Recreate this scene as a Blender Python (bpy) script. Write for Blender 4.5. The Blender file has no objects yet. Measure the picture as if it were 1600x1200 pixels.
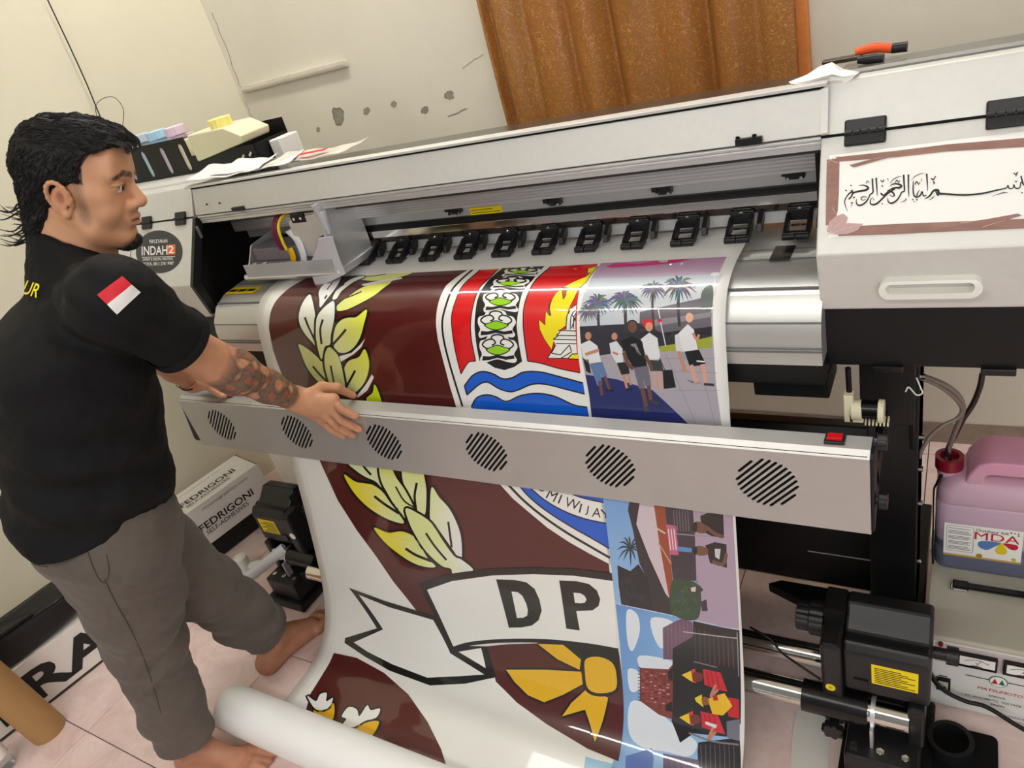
import bpy, bmesh, math, random
import numpy as np
from mathutils import Vector, Matrix
from mathutils.bvhtree import BVHTree

SC = bpy.context.scene
COL = SC.collection
random.seed(7)
R_ = math.radians

# ------------------------------------------------------------------ camera
FPX = 1134.0
CAM = np.array([0.0, 0.0, 1.61])
_vx = np.array([-1047 - 800.0, 511 - 600.0, FPX]); _vx /= np.linalg.norm(_vx)
_vz = np.array([1400 - 800.0, 2600 - 600.0, FPX]); _vz -= _vx * _vz.dot(_vx); _vz /= np.linalg.norm(_vz)
AX, AZ = -_vx, -_vz
AY = np.cross(AZ, AX)
RC = np.stack([AX, AY, AZ], 1)            # photo frame (right, down, forward) = RC @ world
cam_data = bpy.data.cameras.new('camera')
cam_data.sensor_width = 36.0
cam_data.lens = FPX / 1600.0 * 36.0
cam_data.clip_start = 0.02
cam = bpy.data.objects.new('camera', cam_data)
COL.objects.link(cam)
m = Matrix.Identity(4)
for i in range(3):
    m[i][0] = RC[0][i]; m[i][1] = -RC[1][i]; m[i][2] = -RC[2][i]; m[i][3] = CAM[i]
cam.matrix_world = m
SC.camera = cam

# ------------------------------------------------------------------ world and exposure
world = bpy.data.worlds.new('world'); SC.world = world
world.use_nodes = True
bg = world.node_tree.nodes['Background']
bg.inputs[0].default_value = (1.0, 0.99, 0.97, 1)
bg.inputs[1].default_value = 0.19
SC.view_settings.view_transform = 'Standard'
SC.view_settings.look = 'None'
SC.view_settings.gamma = 1.0
SC.view_settings.use_curve_mapping = False
SC.view_settings.exposure = 0.2

# ------------------------------------------------------------------ large lights
def area(name, loc, target, sx, sy, power, col=(1, 1, 1)):
    l = bpy.data.lights.new(name, 'AREA'); l.shape = 'RECTANGLE'; l.size = sx; l.size_y = sy
    l.energy = power; l.color = col
    o = bpy.data.objects.new(name, l); COL.objects.link(o)
    o.location = loc
    o.rotation_euler = (Vector(target) - Vector(loc)).to_track_quat('-Z', 'Y').to_euler()
    return o
# unseen fill light added behind the camera to brighten the room
area('front_fill_light', (1.6, -2.6, 2.0), (-0.8, 1.2, 0.7), 3.0, 1.8, 54, (1.0, 0.98, 0.96))
# daylight outside the curtained window
area('window_daylight', (-0.80, 2.62, 1.75), (-0.80, 1.9, 1.5), 1.0, 1.2, 9, (1.0, 0.92, 0.8))

# ------------------------------------------------------------------ helpers
def P2(px, py, ax, val):
    """world point on the plane axis=val seen at a photo position"""
    d = RC.T @ np.array([px - 800.0, py - 600.0, FPX])
    t = (val - CAM[ax]) / d[ax]
    return CAM + t * d

def proj(p):
    q = RC @ (np.array(p, float) - CAM)
    return 800 + FPX * q[0] / q[2], 600 + FPX * q[1] / q[2]

def lin(c):
    c = c / 255.0
    return c / 12.92 if c <= 0.04045 else ((c + 0.055) / 1.055) ** 2.4

def rgb(r, g, b):
    return (lin(r), lin(g), lin(b), 1.0)

MATS = {}
def mat(name, col, rough=0.5, metal=0.0, spec=0.5, var=0.0, vscale=6.0, bump=0.0, bscale=80.0, coat=0.0,
        trans=0.0, ior=1.45, alpha=1.0, emit=None, estr=0.0, coat_rough=0.08, stretch=None, sheen=0.0):
    if name in MATS: return MATS[name]
    m = bpy.data.materials.new(name); m.use_nodes = True
    nt = m.node_tree; b = nt.nodes['Principled BSDF']
    b.inputs['Base Color'].default_value = col
    b.inputs['Roughness'].default_value = rough
    b.inputs['Metallic'].default_value = metal
    b.inputs['Specular IOR Level'].default_value = spec
    b.inputs['Coat Weight'].default_value = coat
    b.inputs['Coat Roughness'].default_value = coat_rough
    b.inputs['Transmission Weight'].default_value = trans
    b.inputs['IOR'].default_value = ior
    b.inputs['Alpha'].default_value = alpha
    b.inputs['Sheen Weight'].default_value = sheen
    if emit:
        b.inputs['Emission Color'].default_value = emit
        b.inputs['Emission Strength'].default_value = estr
    tc = None
    if var > 0 or bump > 0:
        tc = nt.nodes.new('ShaderNodeTexCoord')
        mp = nt.nodes.new('ShaderNodeMapping')
        if stretch: mp.inputs['Scale'].default_value = stretch
        nt.links.new(tc.outputs['Object'], mp.inputs[0])
    if var > 0:
        n = nt.nodes.new('ShaderNodeTexNoise'); n.inputs['Scale'].default_value = vscale
        n.inputs['Detail'].default_value = 6; n.inputs['Roughness'].default_value = 0.6
        nt.links.new(mp.outputs[0], n.inputs[0])
        r = nt.nodes.new('ShaderNodeMapRange'); r.inputs[1].default_value = 0.3; r.inputs[2].default_value = 0.7
        r.inputs[3].default_value = 1 - var; r.inputs[4].default_value = 1 + var * 0.6
        nt.links.new(n.outputs[0], r.inputs[0])
        mx = nt.nodes.new('ShaderNodeMix'); mx.data_type = 'RGBA'; mx.blend_type = 'MULTIPLY'
        mx.inputs[0].default_value = 1.0; mx.inputs[6].default_value = col
        nt.links.new(r.outputs[0], mx.inputs[7])
        nt.links.new(mx.outputs[2], b.inputs['Base Color'])
    if bump > 0:
        n2 = nt.nodes.new('ShaderNodeTexNoise'); n2.inputs['Scale'].default_value = bscale; n2.inputs['Detail'].default_value = 3
        nt.links.new(mp.outputs[0], n2.inputs[0])
        bp = nt.nodes.new('ShaderNodeBump'); bp.inputs['Strength'].default_value = bump; bp.inputs['Distance'].default_value = 0.002
        nt.links.new(n2.outputs[0], bp.inputs['Height']); nt.links.new(bp.outputs[0], b.inputs['Normal'])
    MATS[name] = m
    return m

ORG = {}
def tag(o, label=None, cat=None, group=None, kind=None):
    if label: o['label'] = label
    if cat: o['category'] = cat
    if group: o['group'] = group
    if kind: o['kind'] = kind
    return o

def thing(name, loc, label, cat, group=None):
    o = bpy.data.objects.new(name, None); COL.objects.link(o)
    o.empty_display_size = 0.05
    o.location = loc; ORG[o.name] = np.array(loc, float)
    return tag(o, label, cat, group)

def link_mesh(name, me, parent=None, org=None):
    o = bpy.data.objects.new(name, me); COL.objects.link(o)
    if parent is not None:
        o.parent = parent; ORG[o.name] = ORG[parent.name]
    else:
        og = np.zeros(3) if org is None else np.array(org, float)
        o.location = og; ORG[o.name] = og
    return o

class MB:
    """collects shapes in world coordinates; build() links them as one mesh object"""
    def __init__(s): s.v = []; s.f = []; s.mi = []; s.n = 0; s.cur = 0
    def add(s, vs, fs, mi=None):
        vs = np.asarray(vs, float).reshape(-1, 3)
        s.v.append(vs)
        mi = s.cur if mi is None else mi
        for f in fs: s.f.append(tuple(int(i) + s.n for i in f)); s.mi.append(mi)
        s.n += len(vs); return s
    def box(s, x0, x1, y0, y1, z0, z1):
        v = [(x, y, z) for x in (x0, x1) for y in (y0, y1) for z in (z0, z1)]
        return s.add(v, [(0, 1, 3, 2), (4, 6, 7, 5), (0, 4, 5, 1), (2, 3, 7, 6), (0, 2, 6, 4), (1, 5, 7, 3)])
    def obox(s, c, a, b, d):
        """box with centre c and half-axis vectors a, b, d"""
        c, a, b, d = (np.array(q, float) for q in (c, a, b, d))
        if np.dot(np.cross(a, b), d) < 0: a = -a
        v = [c + i * a + j * b + k * d for i in (-1, 1) for j in (-1, 1) for k in (-1, 1)]
        return s.add(v, [(0, 1, 3, 2), (4, 6, 7, 5), (0, 4, 5, 1), (2, 3, 7, 6), (0, 2, 6, 4), (1, 5, 7, 3)])
    def cyl(s, p0, p1, r, n=20, r1=None, caps=True):
        p0 = np.array(p0, float); p1 = np.array(p1, float); r1 = r if r1 is None else r1
        ax = p1 - p0; ax /= np.linalg.norm(ax)
        t = np.array([0, 0, 1.0]) if abs(ax[2]) < 0.9 else np.array([1.0, 0, 0])
        u = np.cross(t, ax); u /= np.linalg.norm(u); w = np.cross(ax, u)
        a = np.arange(n) * 2 * math.pi / n
        ring = np.cos(a)[:, None] * u + np.sin(a)[:, None] * w
        v = np.concatenate([p0 + ring * r, p1 + ring * r1])
        f = [(i, (i + 1) % n, n + (i + 1) % n, n + i) for i in range(n)]
        if caps: f += [tuple(range(n - 1, -1, -1)), tuple(range(n, 2 * n))]
        return s.add(v, f)
    def pipe(s, p0, p1, r, ri, n=28):
        """hollow tube"""
        p0 = np.array(p0, float); p1 = np.array(p1, float)
        ax = p1 - p0; ax /= np.linalg.norm(ax)
        t = np.array([0, 0, 1.0]) if abs(ax[2]) < 0.9 else np.array([1.0, 0, 0])
        u = np.cross(t, ax); u /= np.linalg.norm(u); w = np.cross(ax, u)
        a = np.arange(n) * 2 * math.pi / n
        ring = np.cos(a)[:, None] * u + np.sin(a)[:, None] * w
        v = np.concatenate([p0 + ring * r, p1 + ring * r, p1 + ring * ri, p0 + ring * ri])
        f = []
        for k in range(4):
            k2 = (k + 1) % 4
            f += [(k * n + i, k * n + (i + 1) % n, k2 * n + (i + 1) % n, k2 * n + i) for i in range(n)]
        return s.add(v, f)
    def tube(s, pts, r, n=10, sub=6, closed=False):
        pts = catmull(pts, sub) if sub > 1 else np.array(pts, float)
        rr = np.full(len(pts), r) if np.isscalar(r) else np.interp(np.linspace(0, 1, len(pts)), np.linspace(0, 1, len(r)), r)
        T = np.gradient(pts, axis=0); T /= np.linalg.norm(T, axis=1)[:, None] + 1e-12
        u = np.cross(T[0], [0.31, 0.2, 0.93]); u /= np.linalg.norm(u)
        vs = []
        a = np.arange(n) * 2 * math.pi / n
        for i in range(len(pts)):
            u = u - T[i] * u.dot(T[i]); u /= np.linalg.norm(u); w = np.cross(T[i], u)
            vs.append(pts[i] + (np.cos(a)[:, None] * u + np.sin(a)[:, None] * w) * rr[i])
        L = len(pts)
        f = [(i * n + j, i * n + (j + 1) % n, (i + 1) * n + (j + 1) % n, (i + 1) * n + j) for i in range(L - 1) for j in range(n)]
        f += [tuple(range(n - 1, -1, -1)), tuple(range((L - 1) * n, L * n))]
        return s.add(np.concatenate(vs), f)
    def prism(s, prof, a0, a1, axis=0):
        """extrude a 2D outline along an axis. axis 0: outline=(y,z); 1: (x,z); 2: (x,y)"""
        n = len(prof)
        def mk(q, a): return {0: (a, q[0], q[1]), 1: (q[0], a, q[1]), 2: (q[0], q[1], a)}[axis]
        v = [mk(q, a0) for q in prof] + [mk(q, a1) for q in prof]
        area2 = sum(prof[i][0] * prof[(i + 1) % n][1] - prof[(i + 1) % n][0] * prof[i][1] for i in range(n))
        flip = (area2 > 0) != (axis == 1)
        f = [(i, (i + 1) % n, n + (i + 1) % n, n + i) for i in range(n)]
        f += [tuple(range(n - 1, -1, -1)), tuple(range(n, 2 * n))]
        if not flip: f = [tuple(reversed(q)) for q in f]
        return s.add(v, f)
    def lathe(s, c, prof, n=24, axis=(0, 0, 1)):
        """prof: list of (radius, height along axis)"""
        ax = np.array(axis, float); ax /= np.linalg.norm(ax)
        t = np.array([0, 0, 1.0]) if abs(ax[2]) < 0.9 else np.array([1.0, 0, 0])
        u = np.cross(t, ax); u /= np.linalg.norm(u); w = np.cross(ax, u)
        a = np.arange(n) * 2 * math.pi / n
        ring = np.cos(a)[:, None] * u + np.sin(a)[:, None] * w
        v = np.concatenate([np.array(c, float) + ax * h + ring * max(r, 1e-5) for r, h in prof])
        L = len(prof)
        f = [(k * n + i, k * n + (i + 1) % n, (k + 1) * n + (i + 1) % n, (k + 1) * n + i) for k in range(L - 1) for i in range(n)]
        f += [tuple(range(n - 1, -1, -1)), tuple(range((L - 1) * n, L * n))]
        return s.add(v, f)
    def grid(s, fn, nu, nv):
        """fn(i/nu, j/nv) -> point"""
        v = [fn(i / nu, j / nv) for i in range(nu + 1) for j in range(nv + 1)]
        f = [(i * (nv + 1) + j, (i + 1) * (nv + 1) + j, (i + 1) * (nv + 1) + j + 1, i * (nv + 1) + j + 1) for i in range(nu) for j in range(nv)]
        return s.add(v, f)
    def poly(s, pts):
        return s.add(pts, [tuple(range(len(pts)))])
    def sphere(s, c, r, n=14):
        r = np.array(r if hasattr(r, '__len__') else (r, r, r), float)
        prof = [(math.sin(math.pi * k / n), -math.cos(math.pi * k / n)) for k in range(n + 1)]
        a = np.arange(2 * n) * math.pi / n
        v = np.array([(q * math.cos(t), q * math.sin(t), h) for q, h in prof for t in a]) * r + np.array(c, float)
        N = 2 * n
        f = [(k * N + i, k * N + (i + 1) % N, (k + 1) * N + (i + 1) % N, (k + 1) * N + i) for k in range(n) for i in range(N)]
        return s.add(v, f)
    def build(s, name, mats, parent=None, bevel=0.0, smooth=None, org=None, seg=2, recalc=False):
        v = np.concatenate(s.v) if s.v else np.zeros((0, 3))
        if parent is not None: og = ORG[parent.name]
        elif org is not None: og = np.array(org, float)
        else:
            og = np.array([(v[:, 0].min() + v[:, 0].max()) / 2, (v[:, 1].min() + v[:, 1].max()) / 2, v[:, 2].min()])
        me = bpy.data.meshes.new(name)
        me.from_pydata((v - og).tolist(), [], s.f)
        if not isinstance(mats, (list, tuple)): mats = [mats]
        for q in mats: me.materials.append(q)
        if len(mats) > 1: me.polygons.foreach_set('material_index', s.mi)
        if recalc:
            bm = bmesh.new(); bm.from_mesh(me); bmesh.ops.recalc_face_normals(bm, faces=bm.faces); bm.to_mesh(me); bm.free()
        if smooth is not None:
            me.polygons.foreach_set('use_smooth', [True] * len(me.polygons))
            me.set_sharp_from_angle(angle=R_(smooth))
        me.update()
        o = link_mesh(name, me, parent, og)
        if bevel > 0:
            b = o.modifiers.new('bevel', 'BEVEL'); b.width = bevel; b.segments = seg; b.limit_method = 'ANGLE'; b.angle_limit = R_(35)
            b.use_clamp_overlap = True
        return o

def catmull(pts, sub=6):
    pts = np.array(pts, float)
    if len(pts) < 3: return np.array([pts[0] + (pts[-1] - pts[0]) * i / sub for i in range(sub + 1)])
    q = np.concatenate([[2 * pts[0] - pts[1]], pts, [2 * pts[-1] - pts[-2]]])
    out = []
    for i in range(1, len(q) - 2):
        for k in range(sub):
            t = k / sub
            out.append(0.5 * (2 * q[i] + (q[i + 1] - q[i - 1]) * t + (2 * q[i - 1] - 5 * q[i] + 4 * q[i + 1] - q[i + 2]) * t * t
                              + (3 * q[i] - q[i - 1] - 3 * q[i + 1] + q[i + 2]) * t ** 3))
    out.append(pts[-1])
    return np.array(out)

# lettering: every word is turned into an outline mesh once
WORDS = {'PERCETAKAN': .006, 'INDAH': .012, '2': .015, 'OFFSET & DIGITAL PRINTING': .005, 'KROYA, 0813 2781 9987': .005,
         'FEDRIGONI': .014, 'SELF-ADHESIVES': 0.0, 'ritramagraphics.com': 0.0, 'RITRA': .032, 'MATSUMOTO': 0.0, 'STAVOL': .006,
         'AC  AUTOMATIC  VOLTAGE  REGULATOR': .006, '3000N': .006, 'MANUFACTURING  CO': 0.0, 'Outdoor Ink': .005, 'MDA': 0.0,
         'D': .012, 'AUR': .012, 'V': 0.0, 'A': 0.0, 'Zi': 0.01, 'U': .012, 'M': 0.0, 'I': .012, 'W': 0.0, 'J': .012, 'Y': .012}
GLYPH = {}
_tmp = []
for w, off in WORDS.items():
    c = bpy.data.curves.new('t', 'FONT'); c.body = w; c.offset = off; c.resolution_u = 3; c.fill_mode = 'FRONT'
    o = bpy.data.objects.new('t', c); COL.objects.link(o); _tmp.append((w, o))
bpy.context.view_layer.update()
_dg = bpy.context.evaluated_depsgraph_get()
for w, o in _tmp:
    me = bpy.data.meshes.new_from_object(o.evaluated_get(_dg))
    v = np.array([q.co[:] for q in me.vertices]); f = [tuple(p.vertices) for p in me.polygons]
    x0, x1, y0, y1 = v[:, 0].min(), v[:, 0].max(), v[:, 1].min(), v[:, 1].max()
    v = v - [x0, y0, 0]
    GLYPH[w] = (v / (y1 - y0), f, (x1 - x0) / (y1 - y0))     # height 1
    bpy.data.meshes.remove(me)
for w, o in _tmp:
    c = o.data; bpy.data.objects.remove(o); bpy.data.curves.remove(c)

def letter(mb, word, org, right, up, height, width=None, centre=True, lift=0.0006, shear=0.0):
    """flat lettering on a surface: org = left-bottom or centre, right/up unit vectors"""
    v, f, asp = GLYPH[word]
    right = np.array(right, float); right /= np.linalg.norm(right)
    up = np.array(up, float); up /= np.linalg.norm(up)
    nrm = np.cross(right, up)
    sx = height if width is None else width / asp
    X = v[:, 0] * sx + v[:, 1] * height * shear; Y = v[:, 1] * height
    if centre: X = X - asp * sx / 2; Y = Y - height / 2
    pts = np.array(org, float) + X[:, None] * right + Y[:, None] * up + nrm * lift
    mb.add(pts, f)
# ================================================================== materials
M = {}
M['wall'] = mat('wall_paint', rgb(214, 208, 191), 0.85, var=0.05, vscale=2.5, bump=0.10, bscale=30)
M['wall_left'] = mat('wall_left_paint', rgb(220, 214, 191), 0.8, var=0.04, vscale=2.0, bump=0.10, bscale=25)
M['ceil'] = mat('ceiling_paint', rgb(238, 236, 228), 0.9)
M['silver'] = mat('silver_grey_paint', rgb(212, 211, 206), 0.42, 0.25, var=0.03, vscale=60, bump=0.05, bscale=600)
M['silver_lo'] = mat('grey_sheet_metal', rgb(186, 184, 181), 0.38, 0.55, var=0.05, vscale=9)
M['alu'] = mat('aluminium', rgb(228, 228, 232), 0.30, 0.7, var=0.06, vscale=30, stretch=(0.05, 4, 4))
M['alu_matt'] = mat('aluminium_matt', rgb(208, 208, 208), 0.38, 0.55)
M['platen'] = mat('platen_metal', rgb(206, 206, 202), 0.36, 0.6, var=0.08, vscale=5, stretch=(0.6, 4, 4))
M['chrome'] = mat('chrome', rgb(225, 222, 215), 0.12, 1.0)
M['steel_dark'] = mat('dark_steel', rgb(80, 72, 66), 0.25, 0.9)
M['black'] = mat('black_paint', rgb(16, 16, 17), 0.42, spec=0.4)
M['black_gloss'] = mat('black_gloss', rgb(14, 14, 15), 0.25, spec=0.5)
M['black_matt'] = mat('black_matt', rgb(14, 14, 14), 0.8, spec=0.2)
M['black_plastic'] = mat('black_plastic', rgb(24, 24, 26), 0.38)
M['grey_dark'] = mat('grey_top_panel', rgb(112, 110, 106), 0.22, 0.2, spec=0.5)
M['white_plastic'] = mat('white_plastic', rgb(238, 237, 230), 0.4)
M['cream_plastic'] = mat('cream_plastic', rgb(236, 228, 196), 0.4)
M['yellow_label'] = mat('yellow_label', rgb(240, 214, 20), 0.5)
M['ink_text'] = mat('black_print', rgb(22, 20, 22), 0.5)
M['grey_text'] = mat('grey_print', rgb(120, 116, 114), 0.6)
M['white_print'] = mat('white_print', rgb(244, 243, 238), 0.45)
M['carton'] = mat('white_carton', rgb(232, 226, 218), 0.7, var=0.05, vscale=5)
M['red_print'] = mat('red_print', rgb(196, 22, 36), 0.5)

# ================================================================== floor with single tiles
TS = 0.4265
tile_m = bpy.data.materials.new('pink_floor_tile'); tile_m.use_nodes = True
nt = tile_m.node_tree; b = nt.nodes['Principled BSDF']
tc = nt.nodes.new('ShaderNodeTexCoord'); oi = nt.nodes.new('ShaderNodeObjectInfo')
ad = nt.nodes.new('ShaderNodeVectorMath'); ad.operation = 'ADD'
sc_ = nt.nodes.new('ShaderNodeVectorMath'); sc_.operation = 'SCALE'; sc_.inputs[3].default_value = 17.0
cmb = nt.nodes.new('ShaderNodeCombineXYZ')
for i in range(3): nt.links.new(oi.outputs['Random'], cmb.inputs[i])
nt.links.new(cmb.outputs[0], sc_.inputs[0]); nt.links.new(tc.outputs['Object'], ad.inputs[0]); nt.links.new(sc_.outputs[0], ad.inputs[1])
n1 = nt.nodes.new('ShaderNodeTexNoise'); n1.inputs['Scale'].default_value = 9; n1.inputs['Detail'].default_value = 8; n1.inputs['Roughness'].default_value = 0.72
n1.inputs['Distortion'].default_value = 0.7
nt.links.new(ad.outputs[0], n1.inputs[0])
cr = nt.nodes.new('ShaderNodeValToRGB')
cr.color_ramp.elements[0].position = 0.30; cr.color_ramp.elements[0].color = rgb(214, 184, 178)
cr.color_ramp.elements[1].position = 0.70; cr.color_ramp.elements[1].color = rgb(240, 220, 212)
e = cr.color_ramp.elements.new(0.5); e.color = rgb(230, 204, 197)
nt.links.new(n1.outputs[0], cr.inputs[0]); nt.links.new(cr.outputs[0], b.inputs['Base Color'])
b.inputs['Roughness'].default_value = 0.32
M['tile'] = tile_m
M['grout'] = mat('dark_grout', rgb(70, 56, 52), 0.9, var=0.2, vscale=30)

XL, YB, XR, YF = -2.468, 2.175, 2.2, -1.6
mb = MB(); mb.box(XL - 0.9, XR, YF, YB + 0.1, -0.06, -0.004)
floor = mb.build('floor', M['grout'], org=(0, 0, 0)); tag(floor, 'pink mottled ceramic tile floor', kind='structure')
tm = MB(); h = TS / 2 - 0.0013
tm.box(-h, h, -h, h, -0.008, 0.0)
tile0 = tm.build('tile', M['tile'], floor)
bv = tile0.modifiers.new('bevel', 'BEVEL'); bv.width = 0.0012; bv.segments = 1
tx0, ty0 = -2.202 + TS / 2, 0.395 + TS / 2        # a joint crosses at (-2.202, 0.395)
first = True
for i in range(-2, 10):
    for j in range(-3, 5):
        x = tx0 + i * TS; y = ty0 + j * TS
        if y - TS / 2 > YB or x - TS / 2 > 1.6: continue
        o = tile0 if first else tile0.copy()
        if not first: COL.objects.link(o); o.parent = floor
        first = False
        o.location = (x, y, random.uniform(-0.0006, 0.0006))

# ================================================================== walls, ceiling
wx0, wx1, wz0, wz1 = -1.16, -0.42, 0.95, 2.35          # curtained window opening
mb = MB()
mb.box(XL - 0.15, wx0, YB, YB + 0.15, 0, 3.0); mb.box(wx1, XR, YB, YB + 0.15, 0, 3.0)
mb.box(wx0, wx1, YB, YB + 0.15, 0, wz0); mb.box(wx0, wx1, YB, YB + 0.15, wz1, 3.0)
wall_b = mb.build('wall_back', M['wall'], org=(0, YB, 0)); tag(wall_b, 'cream painted back wall with chipped spots and cracks', kind='structure')
def xwall(y): return XL - 0.195 * (YB - y)
mb = MB(); mb.prism([(XL, YB + .15), (XL - .15, YB + .15), (xwall(YF) - .15, YF), (xwall(YF), YF)], 0, 3.0, 2)
wall_l = mb.build('wall_left', M['wall_left'], org=(XL, 0, 0)); tag(wall_l, 'cream painted left wall', kind='structure')
mb = MB(); mb.box(XL - 0.9, XR, YF, YB + 0.15, 3.0, 3.1)
ceil = mb.build('ceiling', M['ceil'], org=(0, 0, 3.0)); tag(ceil, 'white ceiling', kind='structure')

# chipped plaster spots on the back wall
M['plaster'] = mat('bare_plaster', rgb(150, 143, 126), 0.95, var=0.25, vscale=60, bump=0.5, bscale=150)
M['crack'] = mat('crack_line', rgb(128, 118, 96), 0.95)
spots = [((529, 180), 10, 15), ((573, 174), 5, 6), ((615, 163), 5, 6), ((664, 172), 6, 7), ((702, 149), 7, 8), ((497, 202), 3, 4)]
for (c, rx, ry) in spots:
    mb = MB(); ring = []; n = 16
    for k in range(n):
        a = 2 * math.pi * k / n; q = random.uniform(0.72, 1.2)
        ring.append(P2(c[0] + rx * q * math.cos(a), c[1] + ry * q * math.sin(a), 1, YB - 0.0008))
    ctr = np.mean(ring, axis=0); inner = [ctr + (p - ctr) * 0.82 for p in ring]
    inner = [p + np.array([0, 0.0006, 0]) for p in inner]
    v = ring + inner
    mb.add(v, [(i, (i + 1) % n, n + (i + 1) % n, n + i) for i in range(n)], 1)
    mb.add(inner, [tuple(range(n))], 0)
    mb.build('plaster_chip', [M['plaster'], M['crack']], wall_b)
def crack(pts, ax, val, parent, r=0.0011):
    mb = MB(); pp = []
    for k in range(len(pts) - 1):
        for t in np.linspace(0, 1, 6)[:-1]:
            q = np.array(pts[k]) * (1 - t) + np.array(pts[k + 1]) * t
            pp.append(P2(q[0] + random.uniform(-1.2, 1.2), q[1] + random.uniform(-1, 1), ax, val))
    mb.tube(pp, r, n=5, sub=1); mb.build('crack', M['crack'], parent)

crack([(330, 20), (352, 70), (372, 128), (378, 140)], 1, YB - 0.0005, wall_b)
crack([(384, 160), (394, 185), (405, 212)], 1, YB - 0.0005, wall_b, 0.0008)
crack([(722, 108), (742, 92), (758, 84)], 1, YB - 0.0005, wall_b, 0.0007)
crack([(700, 182), (716, 176), (732, 167)], 1, YB - 0.0005, wall_b, 0.0014)
# damp dirty skirting band low on the back wall
M['damp'] = mat('damp_grey_band', rgb(150, 134, 118), 0.95, var=0.30, vscale=14, bump=0.4, bscale=60)
mb = MB()
mb.grid(lambda a, c: (XL + .05 + (XR - XL - .1) * a, YB - 0.003 - 0.004 * (1 - c) ** 3, 0.0 + c * (0.075 + 0.012 * math.sin(9 * a) + 0.02 * a)), 90, 4)
tr = mb.build('trim_1', M['damp'], org=(0, YB, 0)); tag(tr, 'damp grey strip along the foot of the back wall', kind='structure')

# window behind the curtain
M['frame_wood'] = mat('window_frame_wood', rgb(120, 78, 40), 0.5, var=0.1, vscale=8)
M['glass'] = mat('window_glass', (0.9, 0.92, 0.92, 1), 0.05, trans=1.0)
mb = MB()
for (a, c) in ((wx0, wx0 + .05), (wx1 - .05, wx1), ((wx0 + wx1) / 2 - .02, (wx0 + wx1) / 2 + .02)): mb.box(a, c, YB + .03, YB + .09, wz0, wz1)
mb.box(wx0, wx1, YB + .03, YB + .09, wz0, wz0 + .05); mb.box(wx0, wx1, YB + .03, YB + .09, wz1 - .05, wz1)
win = mb.build('window_1', M['frame_wood'], bevel=.003); tag(win, 'wooden window hidden behind the orange curtain', kind='structure')
mb = MB(); mb.box(wx0 + .05, wx1 - .05, YB + .058, YB + .062, wz0 + .05, wz1 - .05); mb.build('pane', M['glass'], win)

# curtain: a real pleated sheet with thickness, slightly translucent
cm = bpy.data.materials.new('curtain_cloth'); cm.use_nodes = True
nt = cm.node_tree; b = nt.nodes['Principled BSDF']; out = nt.nodes['Material Output']
tc = nt.nodes.new('ShaderNodeTexCoord')
vo = nt.nodes.new('ShaderNodeTexNoise'); vo.inputs['Scale'].default_value = 36; vo.inputs['Detail'].default_value = 2.0; vo.inputs['Distortion'].default_value = 2.4
nt.links.new(tc.outputs['Object'], vo.inputs[0])
mr = nt.nodes.new('ShaderNodeMath'); mr.operation = 'SUBTRACT'; mr.inputs[1].default_value = 0.5
ab = nt.nodes.new('ShaderNodeMath'); ab.operation = 'ABSOLUTE'
nt.links.new(vo.outputs[0], mr.inputs[0]); nt.links.new(mr.outputs[0], ab.inputs[0])
cr = nt.nodes.new('ShaderNodeValToRGB')
cr.color_ramp.elements[0].position = 0.0; cr.color_ramp.elements[0].color = rgb(214, 162, 92)
cr.color_ramp.elements[1].position = 0.028; cr.color_ramp.elements[1].color = rgb(156, 106, 50)
nt.links.new(ab.outputs[0], cr.inputs[0]); nt.links.new(cr.outputs[0], b.inputs['Base Color'])
b.inputs['Roughness'].default_value = 0.45
tl = nt.nodes.new('ShaderNodeBsdfTranslucent'); tl.inputs[0].default_value = rgb(232, 128, 40)
ms = nt.nodes.new('ShaderNodeMixShader'); ms.inputs[0].default_value = 0.22
nt.links.new(b.outputs[0], ms.inputs[1]); nt.links.new(tl.outputs[0], ms.inputs[2]); nt.links.new(ms.outputs[0], out.inputs[0])
def curt(a, c):
    x = -1.285 + a * 0.895; ph = a * 2 * math.pi * 7.0 + 0.6 * math.sin(5 * a)
    amp = 0.020 + 0.012 * math.sin(17 * a + 1)
    x2 = x + 0.012 * math.cos(ph) * (0.6 + 0.4 * c)
    return (x2, YB - 0.065 + amp * math.sin(ph) + 0.006 * math.sin(11 * c + 8 * a), 0.56 + c * 1.9)
mb = MB(); mb.grid(curt, 150, 24)
cu = mb.build('curtain', cm, smooth=180); so = cu.modifiers.new('thick', 'SOLIDIFY'); so.thickness = 0.002
tag(cu, 'long orange brown pleated curtain with a crackle pattern on the back wall', 'curtain')
mb = MB(); mb.cyl((-1.35, YB - .06, 2.47), (-0.3, YB - .06, 2.47), 0.012)
o = mb.build('curtain_rod', M['alu_matt'], smooth=40); tag(o, 'metal rod carrying the orange brown curtain', 'rod')
# daylight leaking past the curtain edge, painted as an orange strip
M['strip'] = mat('orange_daylight_strip', rgb(226, 140, 70), 0.5, var=0.15, vscale=30)
mb = MB(); mb.box(-0.392, -0.362, YB - 0.03, YB - 0.001, 0.6, 2.45)
o = mb.build('trim_2', M['strip'], bevel=.003); tag(o, 'orange strip painted as daylight leaking at the curtain edge', kind='structure')

# cable trunking on the wall
a = P2(378, 141, 1, YB - .01); c = P2(540, 98, 1, YB - .01)
mb = MB(); mb.box(a[0] + .003, c[0], YB - .018, YB, a[2] - .012, a[2] + .012)
duct = mb.build('cable_duct', M['wall'], bevel=.004); tag(duct, 'short cream plastic cable duct fixed on the wall above the printer', 'cable duct')
mb = MB(); mb.box(a[0] + .003, c[0], YB - .0205, YB - .0178, a[2] - .002, a[2] + .012)
mb.build('duct_lid', mat('duct_lid', rgb(214, 208, 191), .6, var=.08, vscale=40), duct)

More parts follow.
